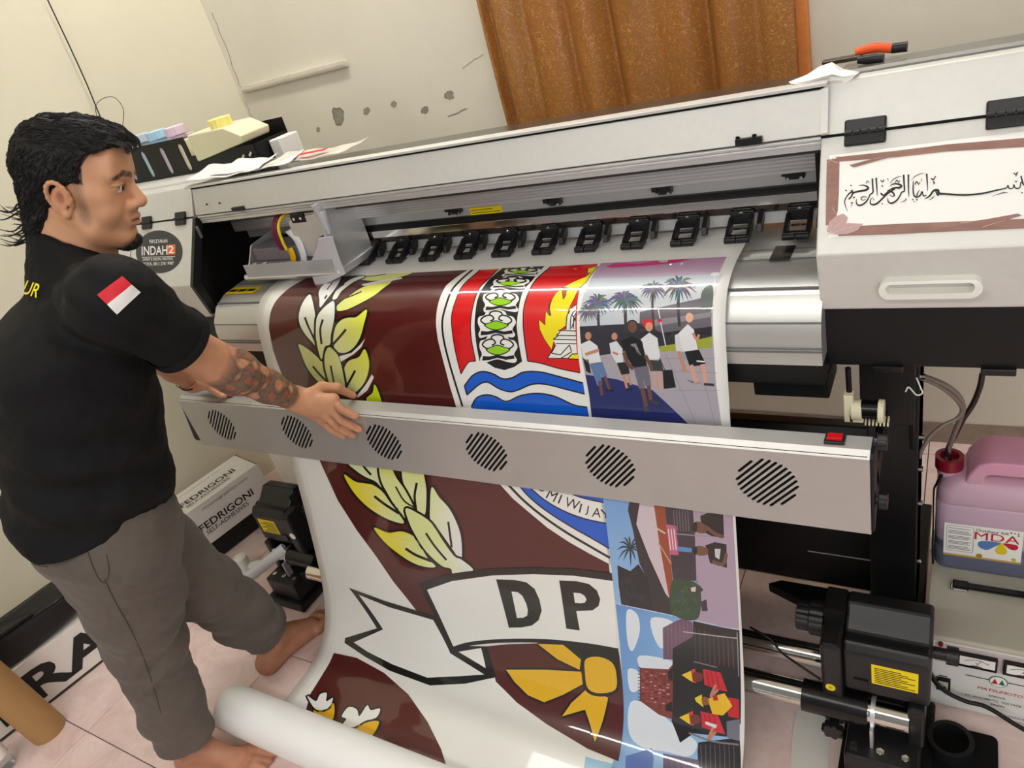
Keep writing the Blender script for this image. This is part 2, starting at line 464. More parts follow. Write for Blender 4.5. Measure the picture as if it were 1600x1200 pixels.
# thin black wire on the left wall
def wire(name, pts, r, m, label, cat, group=None, n=8, sub=6):
    mb = MB(); mb.tube(pts, r, n=n, sub=sub)
    o = mb.build(name, m, smooth=60); tag(o, label, cat, group); return o
WLN = np.array([0.981, -0.195 * 0.981, 0.0])
def PW(px, py, off=.004):
    d = RC.T @ np.array([px - 800.0, py - 600.0, FPX]); p0 = np.array([XL, YB, 0.0]) + WLN * off
    return CAM + d * (np.dot(p0 - CAM, WLN) / np.dot(d, WLN))
W = lambda *ps: [PW(px, py) for px, py in ps]
wire('wall_wire', W((70, -10), (84, 20), (110, 75), (135, 130), (160, 190), (178, 225), (200, 268)), 0.0022, M['black'], 'thin black wire running straight down the left wall', 'wire')
wire('wire_loop', W((198, 232), (192, 200), (193, 172), (180, 153), (163, 153), (150, 165), (153, 185), (165, 200)) , 0.0011, M['black'],
     'thin curled wire hanging in a loop on the left wall', 'wire')

# ceiling tube lamps (out of the picture, they light the room and glint on the vinyl)
M['tube'] = mat('lamp_diffuser', (1, 1, 1, 1), 0.3, emit=(1.0, 0.985, 0.95, 1), estr=22.0)
def tube_lamp(x0, x1, y, z, label):
    t = thing('tube_lamp', ((x0 + x1) / 2, y, 3.0), label, 'lamp', 'ceiling tube lamps')
    mb = MB(); mb.box(x0, x1, y - .07, y + .07, z, z + .028); mb.build('diffuser', M['tube'], t, bevel=.006)
    mb = MB(); mb.box(x0 - .02, x1 + .02, y - .075, y + .075, z + .03, z + .08); mb.build('housing', M['white_plastic'], t, bevel=.004)
    for xx in (x0 + .2, x1 - .2):
        mb = MB(); mb.cyl((xx, y, z + .08), (xx, y, 3.0), .006); mb.build('hanger', M['white_plastic'], t)
    for xx in (x0, x1):
        mb = MB(); mb.box(xx - .012, xx + .012, y - .074, y + .074, z - .002, z + .034); mb.build('end_cap', M['white_plastic'], t)
LAMPS = [(-2.38, 0.3, 1.62, 2.85), (-2.2, 0.6, -1.0, 2.8)]
tube_lamp(*LAMPS[0], 'bright ceiling tube lamp above the printer bed')
tube_lamp(*LAMPS[1], 'bright ceiling tube lamp nearer the room')
# ================================================================== the vinyl sheet: profile from the printer bed down to the floor
ML, MR = -1.62, -0.36
_prof = [  # (y left, z, y right offset)
    (1.66, 0.88, 0), (1.63, 0.97, 0), (1.57, 1.035, 0), (1.48, 1.052, 0), (1.38, 1.056, 0), (1.28, 1.053, 0), (1.225, 1.044, 0), (1.185, 1.024, .002), (1.160, 0.990, .004),
    (1.143, 0.945, .010), (1.125, 0.88, .022), (1.103, 0.79, .030), (1.078, 0.69, .034), (1.052, 0.58, .038), (1.022, 0.45, .044), (0.985, 0.30, .050),
    (0.945, 0.165, .052), (0.895, 0.070, .050), (0.83, 0.020, .040), (0.75, 0.006, .02), (0.66, 0.004, .005), (0.595, 0.004, 0)]
_pl = catmull([(a, b, c) for a, b, c in _prof], 8)
_seg = np.linalg.norm(np.diff(_pl[:, :2], axis=0), axis=1)
_arc = np.concatenate([[0], np.cumsum(_seg)])
VMAX = _arc[-1]
def media_yz(u, v):
    t = (np.asarray(u) - ML) / (MR - ML)
    y = np.interp(v, _arc, _pl[:, 0]); z = np.interp(v, _arc, _pl[:, 1]); d = np.interp(v, _arc, _pl[:, 2])
    return y + d * 0.22, z
def media_pt(u, v, lift=0.0):
    u = np.asarray(u, float); v = np.asarray(v, float)
    y, z = media_yz(u, v)
    e = 2e-3
    ya, za = media_yz(u, v - e); yb, zb = media_yz(u, v + e)
    ty, tz = yb - ya, zb - za; L = np.sqrt(ty * ty + tz * tz) + 1e-12
    ny, nz = tz / L, -ty / L          # sheet runs towards -y and down; the printed side faces -y / +z
    return np.stack([u, y + ny * lift, z + nz * lift], -1)
def media_uv(px, py):
    d = RC.T @ np.array([px - 800.0, py - 600.0, FPX])
    u = -1.0
    best = None
    for it in range(8):
        t = (u - ML) / (MR - ML)
        Y = _pl[:, 0] + _pl[:, 2] * 0.22; Z = _pl[:, 1]
        # sign of the ray plane in (y,z): points on the ray satisfy (y-cy)*dz-(z-cz)*dy=0
        g = (Y - CAM[1]) * d[2] - (Z - CAM[2]) * d[1]
        idx = np.where(g[:-1] * g[1:] <= 0)[0]
        cand = []
        for i in idx:
            w = g[i] / (g[i] - g[i + 1] + 1e-15)
            y = Y[i] + w * (Y[i + 1] - Y[i]); z = Z[i] + w * (Z[i + 1] - Z[i])
            s = (y - CAM[1]) / d[1]
            if s > 0: cand.append((s, _arc[i] + w * _seg[i]))
        if not cand: return None
        s, v = min(cand)
        un = CAM[0] + s * d[0]
        if abs(un - u) < 1e-6: break
        u = un
    return u, v
# ================================================================== the wide format printer
pr = thing('wide_format_printer', (-0.9, 1.42, 0.0), 'large silver grey wide format printer with a black stand along the back wall', 'printer')
CX0, CX1 = -2.33, -1.845            # left cabinet
DX0, DX1 = -0.205, 0.80             # right cabinet
B0, CR, HN, TP = (1.190, 0.990), (1.172, 1.097), (1.278, 1.258), (1.315, 1.333)
RT, RB = (1.62, 1.318), (1.62, 0.99)

def cabinet(name, x0, x1, inner):
    mb = MB(); mb.prism([B0, CR, HN, TP, (1.322, 1.3345)] + ([RT] if inner > 0 else [(1.40, 1.330), (1.62, 1.22)]) + [RB], x0, x1, 0)
    return mb.build(name, M['silver'], pr, bevel=.003)
cabL = cabinet('cabinet', CX0, CX1, 1)
cabR = cabinet('cabinet', DX0, DX1, -1)
def on_front(x, t, lift=0.0):
    """point on the sloping cabinet front: t=0 at the crease, 1 at the hinge line"""
    y = CR[0] + (HN[0] - CR[0]) * t; z = CR[1] + (HN[1] - CR[1]) * t
    d = np.array([HN[0] - CR[0], HN[1] - CR[1]]); d /= np.linalg.norm(d)
    return np.array([x, y - d[1] * lift, z + d[0] * lift])
FUP = np.array([0, HN[0] - CR[0], HN[1] - CR[1]]); FLEN = np.linalg.norm(FUP); FUP = FUP / FLEN
FN = np.array([0, -FUP[2], FUP[1]])
TUP = np.array([0, TP[0] - HN[0], TP[1] - HN[1]]); TUP /= np.linalg.norm(TUP)
# hinge seam and hinges
for cab, x0, x1, hx in ((cabL, CX0, CX1, (P2(279, 341, 1, 1.27)[0], P2(227, 349, 1, 1.27)[0])), (cabR, DX0, DX1, (P2(1351, 199, 1, 1.27)[0], P2(1580, 171, 1, 1.27)[0]))):
    mb = MB(); c = np.array([(x0 + x1) / 2, HN[0], HN[1]])
    mb.obox(c, ((x1 - x0) / 2, 0, 0), FUP * .0022, FN * .0012); mb.build('seam', M['black_matt'], cab)
    for h in hx:
        mb = MB(); w = .030 if cab is cabR else .024; q = .021 if cab is cabR else .019
        mb.obox(np.array([h, HN[0], HN[1]]) - FUP * q * .5 + FN * .003, (w, 0, 0), FUP * q * .5, FN * .003)
        mb.obox(np.array([h, HN[0], HN[1]]) + TUP * q * .5 + np.cross((1, 0, 0), TUP) * .003, (w, 0, 0), TUP * q * .5, np.cross((1, 0, 0), TUP) * .003)
        hg = mb.build('hinge', M['black_plastic'], cab, bevel=.003)
        mb = MB()
        for k in range(5):
            xx = h - w * .8 + k * w * .4
            mb.cyl((xx - w * .17, HN[0] - .006, HN[1] + .003), (xx + w * .17, HN[0] - .006, HN[1] + .003), .0042, 10)
        mb.build('hinge_knuckle', M['black_plastic'], hg, smooth=40)
# vertical seam on the left cabinet
mb = MB(); xs = P2(206, 440, 1, 1.19)[0]
mb.obox(on_front(xs, .5, .0006), (.0012, 0, 0), FUP * FLEN * .5, FN * .0006); mb.build('seam', M['grey_text'], cabL)
# grey top panels at the rear of the machine
mb = MB(); mb.prism([(1.322, 1.330), (1.345, 1.333), (1.425, 1.330), (1.62, 1.24), (1.62, 1.22), (1.322, 1.22)], -1.84, DX0, 0)
mb.build('rear_top_panel', mat('dark_top_panel', rgb(62, 56, 52), .2, spec=.5), pr, bevel=.002)
for (a, c) in ((DX0 + .02, .34), (.345, DX1)):
    mb = MB(); mb.prism([(1.342, 1.334), (1.352, 1.340), (1.418, 1.337), (1.62, 1.235), (1.62, 1.20), (1.342, 1.28)], a, c, 0)
    mb.build('top_panel', M['grey_dark'], pr, bevel=.004)
mb = MB(); mb.prism([(1.375, 1.338), (1.40, 1.343), (1.66, 1.326), (1.66, 1.28), (1.375, 1.28)], CX0, CX1 - .01, 0)
mb.build('top_panel', M['silver'], pr, bevel=.004)

# carved wood frame sticker with calligraphy on the right cabinet
stk_x0 = P2(1290, 330, 1, 1.21)[0]
mb = MB()
def FR(px, py, lift=.0006):
    """photo position -> point on the sloping right front"""
    d = RC.T @ np.array([px - 800.0, py - 600.0, FPX]); p0 = on_front(0, 0)
    t = np.dot(p0 - CAM, FN) / np.dot(d, FN)
    return CAM + t * d + FN * lift
quad = [FR(1294, 372), FR(1296, 243), FR(1660, 198), FR(1660, 343)]
mb.poly(quad); so_ = mb.build('sticker', M['white_print'], cabR); tag(so_, 'white sticker with black calligraphy in a painted wooden frame')
M['wood_print'] = mat('wood_frame_print', rgb(150, 112, 100), 0.5, var=0.22, vscale=70, stretch=(.25, 1, 1))
M['wood_pale'] = mat('wood_pale_print', rgb(214, 186, 168), 0.5)
M['leaf_pink'] = mat('leaf_print', rgb(190, 158, 156), 0.5)
def band(mb, pts, lift): mb.poly([FR(px, py, lift) for px, py in pts])
mb = MB()
band(mb, [(1292, 250), (1312, 247), (1311, 300), (1309, 330), (1303, 352), (1290, 352), (1291, 300)], .0010)
band(mb, [(1306, 246), (1400, 236), (1480, 226), (1600, 216), (1665, 208), (1665, 224), (1600, 230), (1480, 237), (1400, 246), (1310, 253)], .0012)
band(mb, [(1327, 258), (1372, 246), (1400, 240), (1404, 243), (1376, 250), (1334, 262)], .0014)
band(mb, [(1310, 355), (1400, 350), (1480, 347), (1600, 342), (1665, 337), (1665, 354), (1600, 357), (1480, 362), (1400, 366), (1310, 369)], .0010)
band(mb, [(1490, 350), (1540, 343), (1590, 334), (1597, 337), (1570, 345), (1520, 353)], .0013)
mb.build('painted_frame', M['wood_print'], so_)
mb = MB()
band(mb, [(1292, 362), (1296, 347), (1306, 338), (1318, 334), (1325, 340), (1322, 350), (1308, 358), (1300, 364)], .0016)
band(mb, [(1296, 364), (1310, 354), (1325, 349), (1349, 350), (1340, 360), (1325, 366), (1308, 367)], .0018)
mb.build('painted_leaf', M['leaf_pink'], so_)
def stroke3(mb, pts, w, f, lift, sub=6):
    """brush stroke: pts=[(px,py)], w=list of widths in the same unit; f maps to the surface"""
    p = catmull(np.array(pts, float), sub) if len(pts) > 2 else np.array([np.array(pts[0], float) * (1 - t) + np.array(pts[1], float) * t for t in np.linspace(0, 1, 5)])
    ww = np.interp(np.linspace(0, 1, len(p)), np.linspace(0, 1, len(w)), w) / 2
    T = np.gradient(p, axis=0); T /= np.linalg.norm(T, axis=1)[:, None] + 1e-9
    N = np.stack([-T[:, 1], T[:, 0]], 1)
    a = p + N * ww[:, None]; c = p - N * ww[:, None]
    v = [f(q[0], q[1], lift) for q in a] + [f(q[0], q[1], lift) for q in c]
    n = len(p)
    mb.add(v, [(i, i + 1, n + i + 1, n + i) for i in range(n - 1)])
mb = MB()
for pts, w in [([(1293, 368), (1312, 350), (1322, 338)], (.8, .5)), ([(1298, 362), (1300, 350)], (.6, .3)), ([(1308, 352), (1306, 344)], (.6, .3)), ([(1298, 365), (1320, 358), (1346, 351)], (.9, .4)),
               ([(1315, 359), (1322, 354)], (.6, .3)), ([(1326, 356), (1333, 360)], (.6, .3)), ([(1293, 255), (1304, 246), (1313, 245)], (.8, .6)), ([(1294, 248), (1306, 254), (1313, 254)], (.8, .6)),
               ([(1500, 349), (1515, 347), (1524, 345)], (.9, .3)), ([(1535, 355), (1555, 349), (1572, 344)], (.9, .3)), ([(1301, 325), (1306, 335)], (.9, .3)), ([(1330, 258), (1360, 250), (1380, 246)], (.6, .2))]:
    stroke3(mb, pts, w, FR, .0021)
mb.build('painted_highlight', M['wood_pale'], so_)
# the calligraphy, stroke by stroke (crop 1290..1600 x 250..380 at 5.161 px)
def K(x, y): return (1290 + x / 5.161, 250 + y / 5.161)
cal = [
 ([(180, 418), (160, 370), (155, 330), (175, 290), (205, 262), (235, 262)], (2, 7, 9, 10, 14, 8)), ([(185, 318), (205, 300), (222, 270), (260, 255), (320, 245), (345, 225), (310, 205), (268, 205)], (12, 12, 14, 15, 18, 16, 10, 5)),
 ([(335, 300), (300, 298), (285, 312), (300, 325), (325, 318)], (5, 8, 8, 7, 4)),
 ([(378, 150), (380, 210), (382, 262), (360, 278), (350, 300), (330, 335), (295, 362), (262, 365), (248, 340), (252, 315)], (14, 13, 12, 10, 10, 12, 14, 13, 9, 4)),
 ([(408, 145), (413, 220), (416, 290)], (14, 11, 4)),
 ([(445, 268), (470, 285), (520, 240), (560, 225), (595, 225), (612, 210), (585, 195), (545, 195), (520, 212)], (16, 12, 9, 14, 18, 16, 14, 10, 5)),
 ([(560, 232), (530, 250), (480, 290), (430, 340), (395, 360), (365, 355), (362, 325), (380, 300)], (15, 14, 13, 14, 15, 12, 8, 4)),
 ([(500, 245), (540, 262), (555, 285), (540, 295), (520, 285)], (10, 14, 12, 8, 5)),
 ([(630, 120), (633, 190), (635, 250), (612, 262), (600, 290), (570, 330), (530, 350), (505, 335), (502, 305)], (14, 13, 12, 10, 11, 13, 14, 10, 4)),
 ([(668, 118), (668, 190), (670, 262), (672, 300)], (14, 12, 9, 3)),
 ([(520, 190), (545, 160), (580, 140), (612, 132)], (3, 6, 6, 3)), ([(690, 165), (720, 135), (760, 115), (795, 108)], (3, 6, 6, 3)),
 ([(708, 170), (706, 230), (712, 285), (735, 300), (765, 285), (778, 255), (790, 290), (815, 285)], (6, 11, 13, 13, 12, 9, 11, 6)),
 ([(735, 290), (745, 262), (760, 240)], (10, 8, 3)), ([(720, 200), (735, 175), (750, 198), (762, 178)], (7, 9, 8, 4)), ([(560, 185), (575, 165), (590, 182), (600, 165)], (6, 8, 7, 4)), ([(325, 188), (340, 172), (352, 186)], (5, 8, 5)),
 ([(815, 112), (820, 180), (822, 255)], (14, 11, 3)),
 ([(800, 315), (840, 290), (870, 250), (905, 245), (915, 270), (960, 275), (1060, 282), (1160, 282), (1270, 270), (1380, 245), (1455, 228), (1470, 205), (1480, 230), (1510, 228), (1518, 200), (1530, 228), (1565, 225), (1575, 180), (1600, 205), (1640, 215)],
  (6, 14, 16, 20, 20, 16, 15, 15, 14, 12, 9, 9, 9, 8, 8, 10, 9, 7, 9, 8)),
 ([(885, 245), (905, 285), (920, 260)], (10, 14, 8)), ([(1340, 295), (1400, 275), (1470, 262)], (2, 6, 3)), ([(1410, 265), (1440, 262), (1465, 268)], (2, 5, 3)),
 ([(848, 150), (868, 160), (880, 145), (888, 132)], (8, 12, 8, 10)), ([(868, 175), (878, 190), (865, 198)], (12, 8, 3)), ([(835, 325), (860, 310), (880, 290)], (3, 8, 4)),
 ([(1515, 105), (1535, 118), (1548, 98)], (8, 10, 10)), ([(1525, 170), (1535, 180), (1545, 168)], (6, 8, 5)), ([(1540, 122), (1530, 132)], (8, 3)),
 ([(1575, 130), (1590, 190), (1600, 200)], (12, 14, 6)), ([(1580, 262), (1586, 270)], (14, 12)),
 ([(445, 165), (460, 178), (472, 160)], (8, 9, 8)), ([(452, 215), (462, 208)], (12, 8)), ([(200, 205), (212, 212)], (9, 9)), ([(160, 245), (172, 250)], (9, 8)), ([(205, 245), (214, 255), (220, 240)], (9, 9, 6)),
 ([(225, 300), (235, 308)], (12, 12)), ([(205, 350), (218, 345), (205, 380)], (9, 7, 2)), ([(455, 350), (462, 358)], (9, 6)), ([(605, 345), (640, 330), (650, 312)], (3, 8, 8)), ([(700, 318), (706, 325)], (12, 12)), ([(712, 335), (718, 340)], (10, 8)), ([(735, 320), (741, 326)], (12, 12)),
 ([(498, 150), (508, 168)], (8, 3)), ([(770, 155), (775, 175)], (6, 3)), ([(385, 312), (392, 330)], (7, 3))]
mb = MB()
for i, (pts, w) in enumerate(cal):
    stroke3(mb, [K(*q) for q in pts], [q / 5.161 for q in w], FR, .0010 + .00002 * i, sub=5)
mb.build('calligraphy', M['ink_text'], so_)
# logo sticker on the left cabinet
def FLp(px, py, lift=.0006): return FR(px, py, lift)
mb = MB(); mb.poly([FLp(249 + 36.5 * math.cos(a), 393.5 + 33.5 * math.sin(a)) for a in np.linspace(0, 2 * math.pi, 49)[:-1]])
lg = mb.build('logo_sticker', mat('sticker_charcoal', rgb(58, 60, 60), .5), cabL, recalc=True); tag(lg, 'round charcoal sticker with white and orange lettering')
def lt(word, px, py, h, w, m, lift=.0012, tilt=-.035):
    v, f, asp = GLYPH[word]; mb = MB()
    mb.add([FLp(px + (q[0] / asp - .5) * w, py - (q[1] - .5) * h + (q[0] / asp - .5) * w * tilt, lift) for q in v], f); mb.build('lettering', m, lg)
lt('PERCETAKAN', 248, 377, 5.5, 28, M['white_print']); lt('INDAH', 242, 391.5, 14, 40, M['white_print'])
mb = MB(); mb.poly([FLp(*p, .0010) for p in ((261.5, 398), (261.5, 382.5), (274.5, 382), (274.5, 397.5))]); mb.build('orange_square', mat('orange_print', rgb(222, 110, 40), .5), lg, recalc=True)
lt('2', 268, 390, 12, 9, M['white_print'], .0014)
mb = MB(); mb.poly([FLp(*p, .0010) for p in ((222, 401.8), (274, 400.4), (274, 401.2), (222, 402.6))]); mb.build('rule_line', M['white_print'], lg, recalc=True)
lt('OFFSET & DIGITAL PRINTING', 247, 405, 4, 47, M['white_print']); lt('KROYA, 0813 2781 9987', 247, 412.5, 6, 50, M['white_print'])
# recessed handles on the vertical panels below the crease
VY = (B0[0] - CR[0]) / (B0[1] - CR[1])
for cab, c0, hw in ((cabR, P2(1452, 455, 1, 1.178), .070), (cabL, P2(272, 482, 1, 1.178), .055)):
    cx_, cz_ = c0[0], 1.040
    mb = MB()
    n = 14; outer = []; inner = []
    yf = 1.181
    def stad(a, hw_, hh):
        x = math.cos(a); s = math.sin(a)
        return (cx_ + (hw_ - hh) * (1 if x > 0 else -1) + hh * x, cz_ + hh * s)
    ang = [(-math.pi / 2 + math.pi * k / n) for k in range(n + 1)] + [(math.pi / 2 + math.pi * k / n) for k in range(n + 1)]
    O = [stad(a + 1e-6, hw, .016) for a in ang]; I = [stad(a + 1e-6, hw - .010, .0085) for a in ang]
    N = len(O)
    v = [(x, yf - .014, z - .006) for x, z in O] + [(x, yf - .016, z - .003) for x, z in I] + [(x, yf + .012, z) for x, z in O] + [(x, yf + .006, z) for x, z in I]
    f = []
    for k in range(N):
        k2 = (k + 1) % N
        f += [(k, k2, N + k2, N + k), (2 * N + k, 2 * N + k2, k2, k), (N + k, N + k2, 3 * N + k2, 3 * N + k)]
    mb.add(v, f); mb.build('handle', M['white_plastic'] if cab is cabR else M['silver'], cab, smooth=40, recalc=True)

# main cover over the print zone
CVX0, CVX1 = P2(297, 292, 1, 1.30)[0], DX0 + .004
mb = MB(); mb.prism([(1.276, 1.262), (1.302, 1.330), (1.318, 1.330), (1.318, 1.318), (1.290, 1.262)], CVX0, CVX1, 0)
cov = mb.build('cover', M['silver'], pr, bevel=.002)
mb = MB(); mb.prism([(1.291, 1.339), (1.291, 1.3335), (1.322, 1.3335), (1.322, 1.339)], CVX0 - .015, CVX1 + .006, 0); mb.build('cover_lip', M['silver'], cov, bevel=.001)
mb = MB(); mb.prism([(1.2985, 1.3285), (1.2975, 1.3335), (1.31, 1.3335), (1.31, 1.3285)], CVX0, CVX1, 0); mb.build('lip_shadow', M['black_matt'], cov)  # black strip painted in for the shadow under the lip
mb = MB(); mb.prism([(1.275, 1.262), (1.272, 1.266), (1.300, 1.3335), (1.303, 1.332)], CVX1 - .004, CVX1 + .007, 0); mb.build('cover_end_flange', M['silver'], cov)
mb = MB()
for k in range(3): mb.cyl((CVX0, 1.283 + .004 * k, 1.255 - .0075 * k), (CVX1, 1.283 + .004 * k, 1.255 - .0075 * k), .0042, 12)
mb.box(CVX0, CVX1, 1.285, 1.31, 1.236, 1.258); mb.build('cover_trim', M['alu_matt'], pr, smooth=40)
for px in (372, 1170):
    q = P2(px, 326 if px < 900 else 220, 1, 1.272); mb = MB(); mb.box(q[0] - .022, q[0] + .022, 1.268, 1.276, q[2] - .005, q[2] + .005); mb.build('catch', M['black_plastic'], cov)
mb = MB()
for px, py in ((1152, 216), (1178, 212), (322, 320), (342, 318)): q = P2(px, py, 1, 1.274); mb.sphere((q[0], 1.2765, q[2]), (.004, .002, .0025), 6)
mb.build('paint_chip', M['black_matt'], cov)

# carriage beam, rails
RX0, RX1 = CX1 - .01, DX0 + .01
def zr(py, y): return P2(970, py, 1, y)[2]
def strip(name, m, r0, r1, y, d, x0=RX0, x1=RX1, bevel=.001):
    mb = MB(); mb.box(x0, x1, y, y + d, zr(r1, y), zr(r0, y)); return mb.build(name, m, pr, bevel=bevel)
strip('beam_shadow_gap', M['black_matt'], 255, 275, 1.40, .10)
strip('beam_top', M['alu'], 275, 299, 1.385, .12)
mb = MB()
for k in range(4): z = zr(279 + 5 * k, 1.385); mb.box(RX0, RX1, 1.3835, 1.386, z - .0012, z + .0012)
mb.build('beam_groove', M['alu_matt'], pr)
strip('beam', M['alu_matt'], 297, 316, 1.425, .085)
strip('cable_track', M['black'], 315, 327, 1.418, .09)
strip('linear_rail', M['chrome'], 327, 340, 1.408, .10)
strip('rail_base', M['steel_dark'], 340, 349, 1.411, .095)
mb = MB()
for k in range(24):
    x = RX0 + .05 + k * (RX1 - RX0 - .1) / 23; z = zr(344.5, 1.41); mb.cyl((x, 1.412, z), (x, 1.405, z), .0045, 8)
mb.build('rail_screws', M['black'], pr)
strip('lower_plate', M['alu_matt'], 349, 366, 1.418, .085)
mb = MB(); mb.box(RX0, RX1, 1.48, 1.60, zr(300, 1.48), 1.225); mb.build('inner_housing', M['black_matt'], pr)
mb = MB(); mb.box(RX0, RX1, 1.33, 1.44, 1.288, 1.31); mb.build('inner_roof', M['black_matt'], pr)
# small black clips on the beam
for px, py in ((712, 327), (867, 313), (1038, 295), (1243, 270)):
    q = P2(px, py, 1, 1.42); mb = MB(); mb.box(q[0] - .017, q[0] + .017, 1.408, 1.428, q[2] - .009, q[2] + .009); mb.box(q[0] - .022, q[0] - .010, 1.402, 1.42, q[2], q[2] + .010)
    cl = mb.build('rail_clip', M['black_plastic'], pr, bevel=.0015)
    mb = MB()
    for s in (-1, 1): mb.cyl((q[0] + s * .012, 1.409, q[2] - .006), (q[0] + s * .012, 1.404, q[2] - .006), .0032, 8)
    mb.build('screw', M['chrome'], cl)
q0 = P2(735, 331, 1, 1.423); q1 = P2(782, 321, 1, 1.423)
mb = MB(); mb.box(q0[0], q1[0], 1.4225, 1.4255, q0[2] - .0085, q0[2] + .009); wl = mb.build('warning_label', M['yellow_label'], pr)
mb = MB()
for k in range(2): mb.box(q0[0] + .004, q1[0] - .004 - .02 * k, 1.4220, 1.4226, q0[2] - .005 + .007 * k, q0[2] - .0035 + .007 * k)
mb.build('label_lines', M['ink_text'], wl)
q = P2(1275, 260, 1, 1.40); mb = MB(); mb.box(RX1 - .035, RX1, 1.36, 1.45, 1.10, 1.26); e_ = mb.build('end_block', M['black'], pr, bevel=.002)
mb = MB(); mb.sphere((RX1 - .012, 1.358, q[2] + .008), (.005, .003, .005), 6); mb.build('screw', M['white_plastic'], e_)
# black linings of the head station on the left
mb = MB(); mb.prism([(1.21, 1.0), (1.195, 1.10), (1.30, 1.25), (1.60, 1.29), (1.60, 1.0)], CX1 - .002, CX1 + .004, 0); mb.build('station_lining', M['black_matt'], pr)
mb = MB(); mb.box(CX1, -1.70, 1.56, 1.60, 1.0, 1.30); mb.build('station_back', M['black_matt'], pr)
mb = MB(); mb.prism([(1.188, 1.00), (1.172, 1.097), (1.276, 1.256), (1.30, 1.25), (1.20, 1.097), (1.21, 1.00)], CX1 - .001, CX1 + .012, 0); mb.build('station_rim', M['black_plastic'], pr)
mb = MB(); mb.box(CX1 + .01, CX1 + .20, 1.36, 1.50, 1.03, 1.075); mb.cyl((CX1 + .15, 1.42, 1.09), (CX1 + .15, 1.40, 1.13), .025, 18); mb.build('capping_station', M['black_plastic'], pr, bevel=.003)
q = P2(305, 357, 1, 1.275); mb = MB(); mb.box(CX1 + .006, CX1 + .016, 1.262, 1.27, 1.20, 1.235); mb.build('latch_plate', M['grey_text'], pr, bevel=.002)

# bed / platen
BX0, BX1 = -1.815, DX0 + .004
bed_prof = [(1.50, 1.040), (1.30, 1.043), (1.235, 1.036), (1.195, 1.018), (1.168, 0.985), (1.158, .955), (1.156, .898), (1.20, .898), (1.50, .93)]
mb = MB(); mb.prism(bed_prof, BX0, BX1, 0); bed = mb.build('platen', M['platen'], pr, smooth=25)
mb = MB()
for (y, z) in ((1.1555, .925), (1.1545, .932), (1.1640, .978), (1.205, 1.025)): mb.box(BX0, BX1, y - .0012, y + .003, z - .0013, z + .0013)
for (y, z) in ((1.29, 1.043), (1.335, 1.0425)): mb.box(BX0, BX1, y - .0012, y + .0012, z, z + .0013)
mb.build('platen_groove', mat('groove_grey', rgb(128, 128, 126), .4, .5), bed)
for x0, x1 in ((-.345, -.29), (-.285, -.215)):
    mb = MB(); mb.box(x0, x1, 1.292, 1.332, 1.0425, 1.0445); pp = mb.build('media_edge_plate', M['platen'] if x0 < -.3 else M['alu_matt'], bed, bevel=.001)
mb = MB(); mb.box(-.305, -.268, 1.282, 1.345, 1.043, 1.0465); mb.build('edge_clamp', M['steel_dark'], bed, bevel=.001)
mb = MB(); mb.box(BX0, BX1, 1.165, 1.50, .850, .899); mb.build('platen_underside', M['black'], pr, bevel=.004)
q0 = P2(347, 460, 1, 1.26); mb = MB(); mb.box(BX0 + .01, BX0 + .13, 1.235, 1.275, 1.0395, 1.0415)
yl = mb.build('warning_label', M['yellow_label'], bed)
mb = MB()
for k in range(3): mb.box(BX0 + .016 + .038 * k, BX0 + .046 + .038 * k, 1.244, 1.258, 1.0412, 1.0422)
mb.build('label_marks', M['ink_text'], yl)

# pinch rollers, one assembly each
pinch_x = [-1.462 + .1085 * k for k in range(12)]
pin0 = None
for k, x in enumerate(pinch_x):
    if k == 0:
        org = np.array([x, 1.38, 1.06])
        mb = MB(); mb.box(x - .015, x + .015, 1.402, 1.409, 1.070, 1.096); mb.box(x - .019, x + .019, 1.398, 1.404, 1.082, 1.0925)
        pin0 = mb.build('pinch_roller', M['black_plastic'], None, bevel=.002, org=org)
        pin0.scale = (1.22, 1.22, 1.22); pin0.parent = pr; pin0.location = org - ORG[pr.name]; ORG[pin0.name] = org
        kids = []
        for s in (-1, 1):
            mb = MB(); mb.prism([(1.403, 1.084), (1.392, 1.086), (1.365, 1.074), (1.352, 1.066), (1.356, 1.060), (1.385, 1.064)], x + s * .0165 - .0028, x + s * .0165 + .0028, 0)
            kids.append(mb.build('bracket_arm', M['black_plastic'], pin0, bevel=.001))
        mb = MB(); mb.box(x - .0165, x + .0165, 1.394, 1.403, 1.072, 1.090); kids.append(mb.build('bracket_web', M['black_plastic'], pin0, bevel=.001))
        mb = MB(); mb.box(x - .0185, x + .0185, 1.350, 1.374, 1.0585, 1.0635); kids.append(mb.build('roller_shoe', M['black_plastic'], pin0, bevel=.001))
        for s in (-1, 1):
            mb = MB(); mb.cyl((x + s * .0012, 1.352, 1.0625), (x + s * .019, 1.352, 1.0625), .0055, 12); kids.append(mb.build('roller', M['black_plastic'], pin0, smooth=40))
        mb = MB(); mb.box(x - .010, x + .012, 1.3745, 1.3785, 1.0705, 1.0725); kids.append(mb.build('spring_wire', M['chrome'], pin0))
        mb = MB(); mb.cyl((x, 1.399, 1.0905), (x, 1.395, 1.0905), .0030, 8); kids.append(mb.build('screw', M['chrome'], pin0))
        mb = MB(); mb.prism([(1.41, 1.088), (1.402, 1.090), (1.380, 1.076), (1.374, 1.064), (1.386, 1.061), (1.404, 1.072)], x + .026, x + .034, 0); kids.append(mb.build('lift_lever', M['black_plastic'], pin0, bevel=.001))
    else:
        o = pin0.copy(); COL.objects.link(o); o.parent = pr; o.location = np.array([x, 1.38, 1.06]) - ORG[pr.name]
        for c in kids:
            d = c.copy(); COL.objects.link(d); d.parent = o

